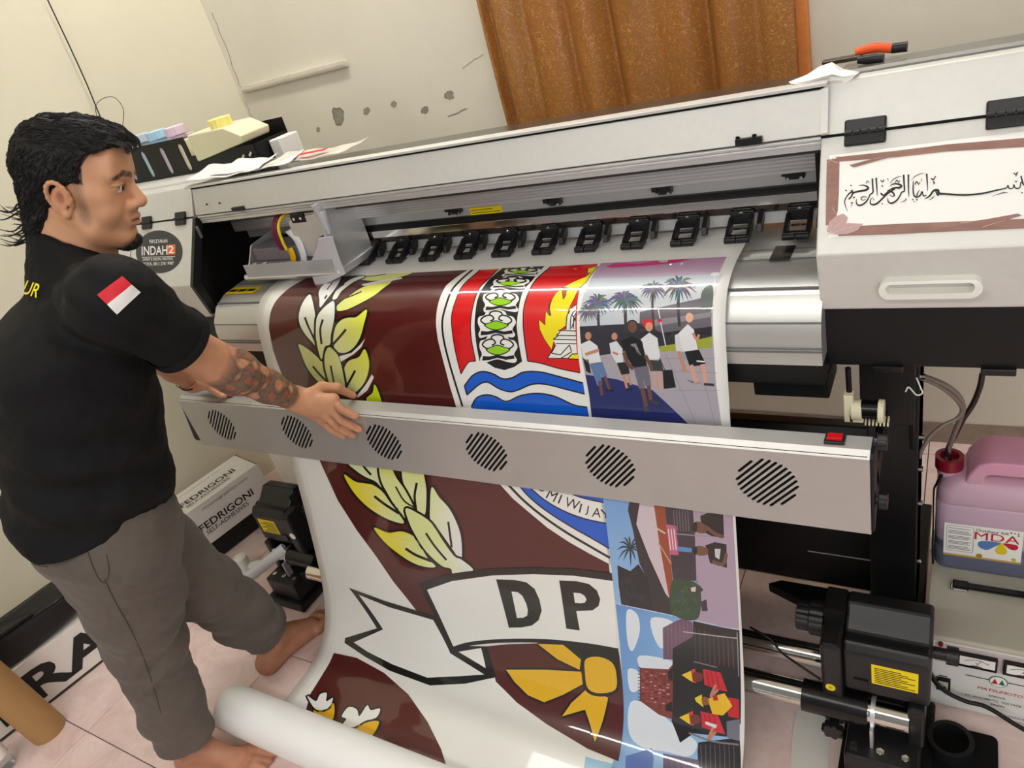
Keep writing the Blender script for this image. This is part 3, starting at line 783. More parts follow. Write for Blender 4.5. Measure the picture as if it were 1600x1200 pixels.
# print head carriage
cg0 = P2(392, 440, 1, 1.27)[0]; cg1 = P2(528, 400, 1, 1.27)[0]
M['acrylic'] = mat('clear_acrylic', rgb(225, 226, 228), 0.12, trans=0.55, ior=1.3)
M['white_ribbon'] = mat('white_ribbon_cable', rgb(228, 230, 238), 0.4)
M['yellow_tape'] = mat('yellow_ribbon', rgb(240, 190, 20), 0.45)
M['magenta_hose'] = mat('magenta_hose', rgb(110, 30, 62), 0.35)
M['yellow_hose'] = mat('yellow_hose', rgb(240, 214, 40), 0.35)
xa, xb = cg0 + .03, cg1 - .005
mb = MB(); mb.prism([(1.255, 1.068), (1.245, 1.078), (1.25, 1.088), (1.40, 1.088), (1.40, 1.068)], xa - .02, xb + .01, 0)
car = mb.build('carriage', M['alu'], pr, bevel=.002); tag(car, 'silver print head carriage with ribbon cables')
mb = MB(); mb.prism([(1.247, 1.085), (1.262, 1.205), (1.255, 1.255), (1.40, 1.262), (1.40, 1.085)], xb - .004, xb + .004, 0); mb.build('side_plate', M['alu_matt'], car, bevel=.001)
mb = MB(); mb.prism([(1.247, 1.085), (1.30, 1.155), (1.40, 1.165), (1.40, 1.085)], xa - .004, xa + .001, 0); mb.build('side_plate', M['alu_matt'], car, bevel=.001)
def plate_px(name, pts, y, th, m_, par):
    q = [P2(px, py, 1, y) for px, py in pts]; mb = MB(); mb.prism([(p[0], p[2]) for p in q], y, y + th, 1); return mb.build(name, m_, par, bevel=.001)
M['shield'] = mat('pale_shield', rgb(205, 207, 218), .25, .3)
plate_px('front_shield', [(497, 372), (519, 369), (523, 384), (532, 410), (540, 428), (520, 438), (494, 450), (484, 424), (486, 408), (496, 384)], 1.250, .004, M['shield'], car)
plate_px('rear_shield', [(450, 346), (502, 331), (512, 362), (498, 372), (494, 400), (470, 400)], 1.275, .003, M['alu_matt'], car)
plate_px('shield_edge', [(498, 332), (506, 330), (516, 366), (507, 368)], 1.268, .008, M['shield'], car)
mb = MB(); mb.box(xa, xb, 1.246, 1.25, 1.082, 1.118); mb.build('acrylic_guard', M['acrylic'], car, bevel=.001)
mb = MB(); mb.box(xa + .012, xb - .05, 1.275, 1.36, 1.09, 1.112); mb.box(xa + .02, xb - .055, 1.28, 1.36, 1.112, 1.150); mb.build('print_head', mat('grey_head', rgb(120, 112, 122), .35), car, bevel=.004)
mb = MB(); mb.box(xa + .022, xb - .057, 1.272, 1.28, 1.093, 1.102); mb.build('head_slot', M['black'], car)
for dx in (.018, .060):
    mb = MB(); mb.cyl((xa + dx, 1.268, 1.088), (xa + dx, 1.268, 1.112), .008, 12); mb.build('ink_fitting', M['cream_plastic'], car, smooth=40)
def ribbon(name, pts, w, m, par):
    """flat cable: centre line pts, width vector w"""
    p = catmull(pts, 6); w = np.array(w, float)
    mb = MB(); mb.grid(lambda a, c: p[int(round(a * (len(p) - 1)))] + w * (c - .5), len(p) - 1, 2)
    o = mb.build(name, m, par, smooth=180); so = o.modifiers.new('t', 'SOLIDIFY'); so.thickness = .0015; return o
CG = lambda px, py, y: P2(px, py, 1, y)
ribbon('white_ribbon', [CG(449, 360, 1.28), CG(464, 375, 1.272), CG(474, 400, 1.268), CG(476, 425, 1.270)], (.020, .004, .004), M['white_ribbon'], car)
ribbon('white_ribbon', [CG(466, 352, 1.29), CG(482, 362, 1.282), CG(494, 380, 1.276), CG(497, 395, 1.275)], (.026, .0, .006), M['white_ribbon'], car)
ribbon('yellow_ribbon', [CG(452, 388, 1.270), CG(457, 400, 1.268), CG(459, 417, 1.268)], (.022, 0, .003), M['yellow_tape'], car)
for px0, m_ in ((0, M['yellow_hose']), (-5, M['magenta_hose']), (-9, M['magenta_hose'])):
    mb = MB(); mb.tube([CG(454 + px0, 331, 1.33), CG(440 + px0, 340, 1.29), CG(435 + px0, 356, 1.27), CG(441 + px0, 376, 1.266), CG(448 + px0, 390, 1.270)], .0042, 8); mb.build('ink_hose', m_, car, smooth=60)
mb = MB(); q = CG(466, 341, 1.275); mb.box(q[0] - .024, q[0] + .024, 1.272, 1.278, q[2] - .011, q[2] + .011); b_ = mb.build('top_bracket', M['black'], car, bevel=.001)
mb = MB()
for s in (-1, 1): mb.cyl((q[0] + s * .012, 1.273, q[2]), (q[0] + s * .012, 1.270, q[2]), .004, 8)
mb.build('screw', M['chrome'], b_)
mb = MB(); mb.box(xa + .02, xb, 1.30, 1.40, 1.235, 1.262); mb.build('carriage_top', M['alu_matt'], car, bevel=.002)

# machine base and stand
mb = MB(); mb.prism([(1.205, .99), (1.205, .872), (1.215, .866), (1.60, .866), (1.60, .99)], -.203, DX1, 0); base = mb.build('base_box', M['black'], pr, bevel=.003)
mb = MB(); mb.prism([(1.215, .99), (1.215, .88), (1.60, .88), (1.60, .99)], CX0, CX1 + .03, 0); mb.build('base_box', M['black'], pr, bevel=.003)
for px in (1387, 1560):
    q = P2(px, 577, 1, 1.205); mb = MB(); mb.box(q[0] - .024, q[0] + .024, 1.196, 1.21, .862, .875); mb.build('base_hinge', M['black_gloss'], base, bevel=.002)
# right leg
mb = MB(); mb.box(-.158, -.070, 1.27, 1.275, .70, .868); mb.box(-.150, -.060, 1.30, 1.46, .10, .866); mb.prism([(1.275, .86), (1.275, .70), (1.30, .62), (1.46, .62), (1.46, .86)], -.075, -.066, 0)
leg = mb.build('leg', M['black'], pr, bevel=.003)
for y, z in ((1.30, .78), (1.30, .64), (1.30, .56), (1.30, .47), (1.30, .30)):
    mb = MB(); mb.cyl((-.062, y + .02, z), (-.052, y + .02, z), .006, 8); mb.build('leg_bolt', M['chrome'], leg, smooth=40)
mb = MB(); mb.box(-.064, -.060, 1.31, 1.46, .12, .84); mb.build('leg_side_plate', M['steel_dark'], leg)
mb = MB(); mb.box(-.160, -.045, 1.12, 1.72, .062, .125); mb.build('foot_beam', M['black'], pr, bevel=.004)
mb = MB(); mb.box(-1.98, -1.87, 1.30, 1.46, .10, .88); mb.build('leg', M['black'], pr, bevel=.003)
mb = MB(); mb.box(-1.98, -1.87, 1.24, 1.72, .062, .125); mb.build('foot_beam', M['black'], pr, bevel=.004)
mb = MB(); mb.prism([(1.42, .075), (1.40, .10), (1.40, .55), (1.42, .58), (1.45, .58), (1.45, .075)], -1.87, -.15, 0); cb = mb.build('cross_panel', M['black_gloss'], pr, bevel=.003)
mb = MB(); q0 = P2(1262, 861, 1, 1.399); q1 = P2(1375, 877, 1, 1.399); mb.box(q0[0], q1[0], 1.3985, 1.401, q0[2] - .0012, q0[2] + .0012); mb.build('panel_edge_highlight', M['alu_matt'], cb)  # pale line drawn as a highlight on the black panel
for x in (-.10, -1.925):
    for y in (1.20, 1.66):
        mb = MB(); mb.cyl((x - .012, y, .031), (x + .012, y, .031), .0305, 20); mb.box(x - .018, x + .018, y - .015, y + .02, .04, .065); mb.build('caster', M['black_plastic'], pr, smooth=40)
mb = MB(); mb.prism([(-.41, 1.40), (-.16, 1.30), (-.16, 1.42), (-.38, 1.42)], .030, .062, 2); mb.build('foot_brace', M['black'], pr, bevel=.003)
# rear media shafts and rail between the legs
mb = MB(); mb.cyl((-1.87, 1.50, .735), (-.15, 1.50, .735), .028, 24); mb.build('media_shaft', M['steel_dark'], pr, smooth=40)
mb = MB(); mb.cyl((-1.87, 1.62, .80), (-.15, 1.62, .80), .022, 24); mb.build('media_shaft', M['steel_dark'], pr, smooth=40)
mb = MB(); mb.box(-.42, -.385, 1.46, 1.50, .66, .72); mb.build('shaft_clip', M['black'], pr, bevel=.002)
mb = MB(); mb.box(-.335, -.20, 1.20, 1.30, .80, .853); mb.build('under_bracket', M['black'], pr, bevel=.003)
# lever with cream clamp and black grip
mb = MB(); a = P2(1325, 580, 1, 1.20); c = P2(1327, 612, 1, 1.20); mb.cyl((a[0], 1.20, .868), (c[0], 1.20, c[2]), .005, 10); lev = mb.build('lever_rod', M['black'], pr, smooth=40)
q = P2(1327, 634, 1, 1.195)
mb = MB(); mb.box(q[0] - .008, q[0] + .008, 1.185, 1.205, q[2] - .030, q[2] + .028); mb.box(q[0], q[0] + .024, 1.185, 1.205, q[2] - .030, q[2] - .012)
r1 = P2(1382, 640, 1, 1.195)
mb.cyl((r1[0] - .010, 1.195, q[2] - .008), (r1[0], 1.195, q[2] - .008), .0215, 20); mb.cyl((q[0] + .004, 1.195, q[2] - .008), (q[0] + .022, 1.195, q[2] - .008), .019, 20)
for k in range(7): mb.box(q[0] + .026 + .006 * k, q[0] + .029 + .006 * k, 1.18, 1.205, q[2] - .032, q[2] - .024)
mb.build('clamp_lever', M['cream_plastic'], lev, bevel=.0015)
mb = MB(); mb.cyl((q[0] + .020, 1.195, q[2] - .006), (r1[0] - .009, 1.195, q[2] - .006), .0175, 20); mb.build('grip_sleeve', M['black_gloss'], lev, smooth=40)

# fan heater bar in front of the bed
HX0, HX1, HY, HZ0, HZ1 = -1.955, -.1165, 1.034, .635, .803
HDEP = .050
mb = MB(); mb.box(HX0 + .002, HX1 - .004, HY + .003, HY + HDEP, HZ0 + .004, HZ1 - .004)
hb = mb.build('heater_bar', M['black_matt'], pr); tag(hb, 'long silver fan heater bar with six round slotted vents')
def slots(cx_, cz_, r):
    """diagonal slits of a round vent"""
    out = []
    ang = R_(46); d = np.array([math.cos(ang), math.sin(ang)]); nn = np.array([-d[1], d[0]])
    for k in range(-5, 6):
        o = k * r / 5.6; hl = math.sqrt(max(r * r - o * o, 0)) * .97 + .002
        if k in (-5, 5): hl *= .8
        c = np.array([cx_, cz_]) + nn * o; w = .0026
        pts = []
        for s, e in ((1, 1), (-1, -1)):
            for t in np.linspace(-math.pi / 2, math.pi / 2, 4):
                pts.append(c + d * s * (hl - w) + (d * math.cos(t) * s + nn * math.sin(t) * s) * w)
        out.append(pts)
    return out
vent_px = [(347, 664), (464, 675), (600, 691), (760, 706), (953, 728), (1198, 754)]
cu_ = bpy.data.curves.new('front_panel', 'CURVE'); cu_.dimensions = '2D'; cu_.fill_mode = 'BOTH'; cu_.extrude = .0012
def spl(pts):
    s = cu_.splines.new('POLY'); s.points.add(len(pts) - 1); s.use_cyclic_u = True
    for p, q in zip(s.points, pts): p.co = (q[0], q[1], 0, 1)
spl([(HX0, HZ0), (HX1, HZ0), (HX1, HZ1 - .011), (HX0, HZ1 - .011)])
for px, py in vent_px:
    q = P2(px, py, 1, HY)
    for s in slots(q[0], q[2], .054): spl(s)
to = bpy.data.objects.new('t', cu_); COL.objects.link(to); bpy.context.view_layer.update()
me = bpy.data.meshes.new_from_object(to.evaluated_get(bpy.context.evaluated_depsgraph_get()))
bpy.data.objects.remove(to); bpy.data.curves.remove(cu_)
og = ORG[pr.name]
for v in me.vertices:
    x, z, y = v.co; v.co = (x - og[0], HY + y - og[1], z - og[2])
bm = bmesh.new(); bm.from_mesh(me); bmesh.ops.recalc_face_normals(bm, faces=bm.faces); bm.to_mesh(me); bm.free()
me.materials.clear(); me.materials.append(M['silver_lo']); me.name = 'front_panel'
for p in me.polygons: p.use_smooth = False
fp = link_mesh('front_panel', me, hb)
mb = MB(); mb.prism([(HY - .0015, HZ1 - .0065), (HY + .016, HZ1 + .001), (HY + HDEP + .003, HZ1 + .001), (HY + HDEP + .003, HZ1 - .006), (HY + .016, HZ1 - .006), (HY - .0015, HZ1 - .012)], HX0, HX1, 0); mb.build('top_panel', M['silver_lo'], hb, bevel=.0006)
mb = MB(); mb.box(HX0, HX1, HY - .001, HY + HDEP, HZ0 - .001, HZ0 + .002); mb.build('bottom_panel', M['silver_lo'], hb)
mb = MB(); mb.box(HX0, HX1, HY + HDEP, HY + HDEP + .003, HZ0, HZ1); mb.build('back_panel', M['silver_lo'], hb)
mb = MB(); mb.prism([(HX0 + .004, HZ1 - .004), (HX0 + .004, HZ0 + .012), (HX0 - .030, HZ0 + .006), (HX0 - .040, HZ0 + .014), (HX0 - .006, HZ1 - .004)], HY + .004, HY + HDEP, 1); mb.build('end_bracket', M['black'], hb, bevel=.003)
mb = MB(); mb.prism([(HY, HZ0 + .004), (HY, HZ1 - .006), (HY + .006, HZ1), (HY + HDEP + .02, HZ1), (HY + HDEP + .02, HZ0 + .05)], HX1, HX1 + .006, 0); eb = mb.build('end_bracket', M['black'], hb, bevel=.002)
mb = MB(); mb.box(HX1 - .01, HX1 + .006, HY + .04, 1.30, HZ0 + .06, HZ0 + .10); mb.build('arm', M['black'], hb, bevel=.003)
mb = MB(); mb.box(HX0, HX0 + .012, HY + .04, 1.35, HZ0 + .06, HZ0 + .10); mb.build('arm', M['black'], hb, bevel=.003)
for px, py in ((1368, 725), (1372, 802)):
    q = P2(px, py, 0, HX1 + .012); z = q[2]; y = HY + .022
    mb = MB(); n = 18
    ring = [(y + (.015 if k % 3 else .012) * math.cos(2 * math.pi * k / n), z + (.015 if k % 3 else .012) * math.sin(2 * math.pi * k / n)) for k in range(n)]
    mb.prism(ring, HX1 + .010, HX1 + .024, 0); mb.cyl((HX1 + .004, y, z), (HX1 + .012, y, z), .007, 12); mb.build('star_knob', M['black_plastic'], hb, bevel=.001)
q = P2(1305, 687, 2, HZ1)
mb = MB(); mb.box(q[0] - .016, q[0] + .016, q[1] - .016, q[1] + .014, HZ1 + .001, HZ1 + .006); sw = mb.build('power_switch', M['black_plastic'], hb, bevel=.001)
mb = MB(); mb.prism([(q[1] - .011, HZ1 + .006), (q[1] - .011, HZ1 + .012), (q[1] + .009, HZ1 + .008), (q[1] + .009, HZ1 + .006)], q[0] - .012, q[0] + .012, 0); mb.build('rocker', mat('red_rocker', rgb(190, 20, 30), .2, emit=rgb(190, 20, 30), estr=.15), sw, bevel=.001)
# ================================================================== vinyl sheet and its print
bn = thing('printed_banner', ((ML + MR) / 2, 0.9, 0.0), 'white glossy vinyl banner with a maroon crest print hanging from the printer to the floor', 'banner')
def gloss_paint(name, col, rough, coat, attr=False):
    m = mat(name, col, rough, spec=0.5, coat=coat, coat_rough=0.03)
    if attr:
        nt = m.node_tree; a = nt.nodes.new('ShaderNodeAttribute'); a.attribute_name = 'Col'
        nt.links.new(a.outputs['Color'], nt.nodes['Principled BSDF'].inputs['Base Color'])
    return m
M['vinyl'] = gloss_paint('white_vinyl', rgb(236, 235, 230), 0.30, 0.25)
M['print'] = gloss_paint('printed_ink', (1, 1, 1, 1), 0.30, 1.0, True)
mb = MB()
mb.grid(lambda a, c: media_pt(ML + (MR - ML) * a, VMAX * c), 30, 400)
sheet = mb.build('sheet', M['vinyl'], bn, smooth=180)
so = sheet.modifiers.new('thick', 'SOLIDIFY'); so.thickness = .0006; so.offset = 1
# fine cut line along the left margin
# rolled-up end lying on the floor
RLx0 = -1.705
mb = MB(); cy, cz, rr = 0.592, 0.066, 0.062
n = 40
def roll_ring(x, r): return [(x, cy + r * math.cos(2 * math.pi * k / n), cz + r * math.sin(2 * math.pi * k / n)) for k in range(n)]
v = roll_ring(RLx0 + .004, rr - .003) + roll_ring(RLx0, rr) + roll_ring(MR + .05, rr) + roll_ring(MR + .046, rr - .004)
f = []
for a in range(3): f += [(a * n + k, a * n + (k + 1) % n, (a + 1) * n + (k + 1) % n, (a + 1) * n + k) for k in range(n)]
mb.add(v, f)
v2 = roll_ring(RLx0 + .004, rr - .003) + roll_ring(RLx0 + .008, rr - .020) + roll_ring(RLx0 + .06, rr - .021)
mb.add(v2, [((a + 1) * n + k, (a + 1) * n + (k + 1) % n, a * n + (k + 1) % n, a * n + k) for a in range(2) for k in range(n)])
mb.add(roll_ring(RLx0 + .06, rr - .021), [tuple(range(n))])
mb.build('rolled_end', mat('vinyl_back', rgb(240, 239, 236), .38), bn, smooth=60, recalc=True)

class Print:
    def __init__(s): s.v = []; s.f = []; s.c = []; s.n = 0; s.layer = 0
PR = Print()
V0 = media_uv(862, 415.5)[1]
VLINES = np.concatenate([np.arange(V0, .78, .007), np.arange(.78, 1.36, .03), np.arange(1.36, VMAX + .01, .012)])
LIFT0, LSTEP = 0.00055, 0.00005
def closed_curve(p, sub=4):
    p = np.array(p, float); n = len(p); out = []
    for i in range(n):
        a, b_, c, d = p[i - 1], p[i], p[(i + 1) % n], p[(i + 2) % n]
        for k in range(sub):
            t = k / sub
            out.append(.5 * (2 * b_ + (c - a) * t + (2 * a - 5 * b_ + 4 * c - d) * t * t + (3 * b_ - a - 3 * c + d) * t ** 3))
    return out
def clip_v(poly, v, keep_hi):
    out = []
    n = len(poly)
    for i in range(n):
        a = poly[i]; c = poly[(i + 1) % n]
        ia = (a[1] >= v) == keep_hi or a[1] == v; ic = (c[1] >= v) == keep_hi or c[1] == v
        if ia: out.append(a)
        if ia != ic:
            t = (v - a[1]) / (c[1] - a[1]); out.append((a[0] + t * (c[0] - a[0]), v))
    return out
from mathutils.geometry import tessellate_polygon
def put_uv(uv, col, layer, grad=None):
    """col: sRGB tuple; grad=(uv0, uv1, col1): linear blend along a direction"""
    tris = tessellate_polygon([[Vector((p[0], p[1], 0)) for p in uv]])
    c0 = np.array(rgb(*col)); key = {}
    for t in tris:
        tri = [tuple(uv[i]) for i in t]
        vmin = min(p[1] for p in tri); vmax = max(p[1] for p in tri)
        lo = np.searchsorted(VLINES, vmin, 'right') - 1; hi = np.searchsorted(VLINES, vmax, 'left')
        for k in range(max(lo, 0), hi):
            q = tri
            if VLINES[k] > vmin: q = clip_v(q, VLINES[k], True)
            if len(q) >= 3 and k + 1 < len(VLINES) and VLINES[k + 1] < vmax: q = clip_v(q, VLINES[k + 1], False)
            if len(q) < 3: continue
            ids = []
            for p in q:
                kk = (round(p[0], 6), round(p[1], 6))
                if kk not in key:
                    key[kk] = PR.n; PR.n += 1
                    PR.v.append((p[0], max(p[1], V0), LIFT0 + LSTEP * layer))
                    if grad is None: PR.c.append(c0)
                    else:
                        a = np.array(grad[0]); d = np.array(grad[1]) - a
                        w = np.clip(np.dot(np.array(p) - a, d) / d.dot(d), 0, 1)
                        PR.c.append(c0 * (1 - w) + np.array(rgb(*grad[2])) * w)
                if not ids or ids[-1] != key[kk]: ids.append(key[kk])
            if len(ids) > 1 and ids[0] == ids[-1]: ids.pop()
            if len(ids) >= 3: PR.f.append(tuple(ids))
def to_uv(pts):
    out = []
    for p in pts:
        q = media_uv(p[0], p[1])
        if q is not None: out.append(q)
    return out
def shape(fn, pts, col, layer, smooth=False, grad=None):
    pts = [fn(*p) for p in pts]
    if smooth: pts = closed_curve(pts)
    uv = to_uv(pts)
    g = None
    if grad: g = (media_uv(*fn(*grad[0])), media_uv(*fn(*grad[1])), grad[2])
    if len(uv) >= 3: put_uv(uv, col, layer, g)
def stroke(fn, pts, w, col, layer, closed=False, sub=5, taper=None):
    pts = [np.array(fn(*p)) for p in pts]
    s = np.linalg.norm(np.array(fn(1, 0)) - np.array(fn(0, 0)))
    p = np.array(closed_curve(pts, sub)) if closed else (catmull(pts, sub) if len(pts) > 2 else np.array(pts))
    if closed: p = np.concatenate([p, p[:2]])
    T = np.gradient(p, axis=0); T /= np.linalg.norm(T, axis=1)[:, None] + 1e-9
    N = np.stack([-T[:, 1], T[:, 0]], 1)
    ww = np.full(len(p), w * s / 2) if taper is None else np.interp(np.linspace(0, 1, len(p)), np.linspace(0, 1, len(taper)), taper) * s / 2
    for i in range(len(p) - 1):
        q = [p[i] + N[i] * ww[i], p[i + 1] + N[i + 1] * ww[i + 1], p[i + 1] - N[i + 1] * ww[i + 1], p[i] - N[i] * ww[i]]
        uv = to_uv(q)
        if len(uv) == 4: put_uv(uv, col, layer + (.3 if i % 2 else 0))
def leaf(fn, pts, col, layer, ow, grad=None):
    stroke(fn, pts, ow * 1.75, BLK, layer, closed=True, sub=4)
    shape(fn, pts, col, layer + 1, True, grad)
def crop(x0, y0, s): return lambda x, y: (x0 + x / s, y0 + y / s)
fA = crop(450, 410, 5.215); fB = crop(400, 400, 2.909); fE = crop(680, 400, 4.615); fL = crop(430, 690, 2.353); fW = crop(500, 720, 6.0)
fT = crop(780, 740, 4.615); fP = crop(880, 370, 4.0); fQ = crop(930, 760, 2.727); fI = lambda x, y: (x, y)
BLK = (20, 17, 18); WHT = (238, 237, 232); MAR = (84, 26, 24); RED = (218, 18, 22); BLU = (10, 92, 205); YEL = (244, 226, 20); GOLD = (234, 182, 28); LIME = (150, 214, 20)
PALE = (226, 230, 150); CREAM = (236, 236, 210)
UG = media_uv(908, 490)[0]            # right border of the crest print
UP0, UP1 = media_uv(912, 490)[0], media_uv(1114, 500)[0]
# ---- maroon ground of the crest (upper and lower half)
uv = [(UG, V0)] + to_uv([fI(862, 416), fI(730, 422), fI(640, 425), fI(560, 429), fI(480, 434), fB(150, 148), fB(95, 200), fB(66, 260), fB(60, 330), fB(78, 430), fB(115, 530), fB(150, 600), fB(190, 690),
     fI(478, 670), fL(165, 72), fL(230, 215), fL(300, 325), fL(370, 420), fL(435, 515), fL(520, 622), fL(600, 660), fL(900, 560)])
uv.append((UG, media_uv(*fL(1240, 540))[1]))
uv = [(u, max(v, V0)) for u, v in uv]
put_uv(uv, MAR, 0)
# ---- shield: white field
sh = [fE(250, 88), fE(160, 150), fE(80, 215), fE(27, 330), fE(6, 480), fE(20, 600), fE(60, 760), fE(110, 950), fE(150, 1080), fI(735, 690), fT(5, 75), fT(100, 180), fT(230, 290), fT(350, 390), fT(500, 490), fT(650, 575), fT(815, 662)]
uv = to_uv(sh); uv = [(u, max(v, V0)) for u, v in uv] ; uv[0] = (uv[0][0], V0)
put_uv(uv + [(UG, uv[-1][1]), (UG, V0)], WHT, 1)
stroke(fE, [(272, 98), (190, 170), (120, 250), (72, 380), (52, 480), (62, 600), (100, 760), (150, 930), (198, 1085)], 14, BLK, 2)
stroke(fT, [(66, 80), (180, 195), (320, 310), (480, 420), (640, 515), (800, 607)], 17, BLK, 2)
redL = [(330, 102), (455, 96), (370, 180), (320, 230), (280, 330), (255, 470), (260, 600), (290, 755), (240, 765), (187, 850), (150, 700), (125, 550), (120, 430), (150, 320), (200, 215)]
shape(fE, redL, RED, 3)
for q in ([(325, 102), (200, 215), (150, 320), (120, 430), (125, 550), (150, 700), (187, 850)], [(187, 850), (240, 768), (292, 757)], [(458, 95), (372, 180), (322, 230), (282, 330), (257, 470), (262, 600), (293, 758)]): stroke(fE, q, 7, BLK, 4)
col_ = [(490, 86), (790, 74), (700, 180), (642, 240), (604, 380), (588, 500), (602, 620), (628, 760), (570, 800), (500, 822), (430, 805), (372, 768), (320, 755), (300, 650), (285, 520), (292, 400), (332, 250), (400, 160)]
shape(fE, col_, BLK, 3)
def motif(cx_, cy_, s, sy, skew=0):
    f = lambda x, y: (cx_ + x * s + skew * y, cy_ + y * sy)
    def g(pts): return [f(*p) for p in pts]
    # white rope outline with three bumps, black curls, lime lens, black twigs below
    shape(fE, g([(-130, -5), (-122, -50), (-85, -62), (-60, -95), (0, -108), (60, -95), (85, -62), (125, -50), (145, -5), (120, 45), (140, 85), (120, 108), (60, 98), (0, 82), (-60, 98), (-112, 112), (-125, 80), (-112, 45)]), WHT, 4, True)
    shape(fE, g([(-105, 58), (-60, 62), (0, 50), (60, 62), (118, 52), (124, 78), (60, 86), (0, 72), (-60, 88), (-110, 92)]), BLK, 5)
    for q in ([(-40, -18), (-15, -35), (-35, -62), (-80, -55), (-108, -25), (-85, 0), (-50, 12)], [(50, -18), (22, -35), (40, -62), (85, -55), (115, -25), (95, 0), (55, 12)], [(-45, -60), (-38, -85), (0, -96), (38, -85), (48, -60)]): stroke(fE, g(q), 11, BLK, 6)
    shape(fE, g([(-85, 12), (-40, -10), (0, -24), (45, -10), (95, 10), (55, 42), (5, 54), (-45, 44)]), BLK, 7, True)
    shape(fE, g([(-74, 14), (-36, -5), (0, -16), (40, -5), (84, 12), (48, 36), (5, 46), (-40, 38)]), LIME, 8, True)
motif(450, 662, 1.0, 1.0); motif(438, 486, 1.0, .93); motif(468, 318, .95, .80); motif(540, 192, .95, .42, -.25); motif(622, 112, .95, .32, -.25)
redR = [(838, 77), (1210, 56), (1150, 130), (1062, 215), (1042, 250), (1025, 400), (1022, 540), (1030, 700), (1050, 842), (900, 812), (760, 772), (668, 757), (645, 600), (635, 470), (645, 350), (690, 230), (740, 160)]
uv = to_uv([fE(*p) for p in redR]); uv = [(min(u, UG), max(v, V0)) for u, v in uv]; put_uv(uv, RED, 3)
for q in ([(836, 77), (740, 160), (690, 230), (645, 350), (635, 470), (645, 600), (668, 757)], [(668, 757), (760, 772), (900, 812), (1046, 842)]): stroke(fE, q, 8, BLK, 4)
flame = [(1105, 92), (1172, 76), (1130, 125), (1090, 185), (1060, 215), (1040, 232), (1000, 310), (960, 390), (945, 500), (890, 540), (860, 600), (840, 672), (790, 600), (757, 530), (750, 460), (795, 500), (800, 400), (828, 435), (832, 340), (872, 270), (920, 232), (1000, 188), (1090, 150), (1128, 118), (1100, 126)]
for i in range(len(flame)): stroke(fE, [flame[i - 1], flame[i]], 8, BLK, 4)
shape(fE, flame, YEL, 5)
for q in ([(952, 230), (942, 285), (925, 312), (916, 262), (925, 232)], [(842, 318), (824, 372), (836, 432), (812, 382)]): shape(fE, q, (190, 60, 30), 6); [stroke(fE, [q[i - 1], q[i]], 5, BLK, 6.5) for i in range(len(q))]
shape(fE, [(945, 530), (952, 430), (985, 375), (1020, 348), (1024, 704), (985, 706), (960, 737), (810, 737), (870, 640), (852, 600), (880, 572), (888, 536)], WHT, 7)
shape(fE, [(962, 737), (988, 706), (1028, 704), (1034, 741)], YEL, 8)
for q in ([(945, 530), (952, 430), (985, 375), (1020, 348)], [(888, 536), (1020, 540)], [(882, 572), (1020, 574)], [(852, 600), (1020, 604)], [(870, 630), (1020, 632)], [(905, 540), (880, 572)], [(888, 575), (852, 600)], [(870, 640), (810, 737), (960, 737), (988, 706), (1026, 704)], [(870, 640), (840, 700), (905, 712)],
          [(905, 712), (970, 640), (985, 690), (910, 735)], [(975, 530), (980, 440), (1000, 400), (1018, 390)], [(1000, 525), (1000, 440), (1018, 412)], [(985, 420), (1018, 470)], [(985, 520), (1018, 430)], [(962, 740), (1036, 744)]):
    for i in range(len(q) - 1): stroke(fE, [q[i], q[i + 1]], 7, BLK, 9)
w1 = [(212, 935), (270, 862), (340, 832), (420, 850), (490, 885), (560, 875), (640, 836), (760, 836), (900, 870), (1068, 915), (1080, 995), (960, 965), (800, 925), (700, 925), (600, 965), (540, 978), (460, 955), (380, 910), (320, 925), (230, 1002)]
w2 = [(262, 1085), (300, 1022), (370, 1000), (440, 1015), (515, 1048), (620, 1005), (740, 990), (860, 1010), (1000, 1072), (1098, 1090), (1108, 1140), (1125, 1260), (800, 1260), (265, 1260), (255, 1150)]
for w_ in (w1, w2):
    uv = to_uv([fE(*p) for p in w_]); uv = [(min(u, UG - .003), v) for u, v in uv]; put_uv(uv, BLU, 3)
stroke(fE, w1[:10], 10, BLK, 4); stroke(fE, w1[10:], 10, BLK, 4); stroke(fE, [w1[-1], w1[0]], 10, BLK, 4); stroke(fE, w2[:10], 10, BLK, 4)
shape(fT, [(150, 60), (215, 90), (330, 190), (470, 270), (620, 325), (773, 358), (795, 540), (650, 455), (500, 370), (330, 260), (210, 160), (120, 60)], BLU, 3)
stroke(fT, [(150, 90), (210, 160), (330, 260), (500, 370), (650, 455), (795, 540)], 10, BLK, 4); stroke(fT, [(212, 90), (330, 190), (470, 270), (620, 325), (773, 358)], 9, BLK, 4)
shape(fT, [(420, 60), (752, 60), (752, 206), (640, 184), (560, 160), (490, 125)], BLU, 3); stroke(fT, [(500, 132), (560, 160), (640, 184), (752, 208)], 9, BLK, 4)
def glyph(ch, cx_, cy_, h, ang, layer, fn=fT, asp=1.0, col=BLK):
    v, f, a = GLYPH[ch]; ca, sa = math.cos(R_(ang)), math.sin(R_(ang))
    P = []
    for x, y, _ in v:
        X = (x - a / 2) * h * asp; Y = -(y - .5) * h
        P.append(fn(cx_ + X * ca - Y * sa, cy_ + X * sa + Y * ca))
    uvs = [media_uv(*p) for p in P]
    for q in f: put_uv([uvs[i] for i in q], col, layer)
for ch, x, y, h, a in (('U', 312, 95, 66, 36), ('M', 382, 157, 72, 27), ('I', 440, 183, 66, 22), ('W', 527, 216, 70, 18), ('I', 587, 248, 66, 14), ('J', 634, 264, 68, 10), ('A', 704, 280, 66, 8)): glyph(ch, x, y, h, a, 5)
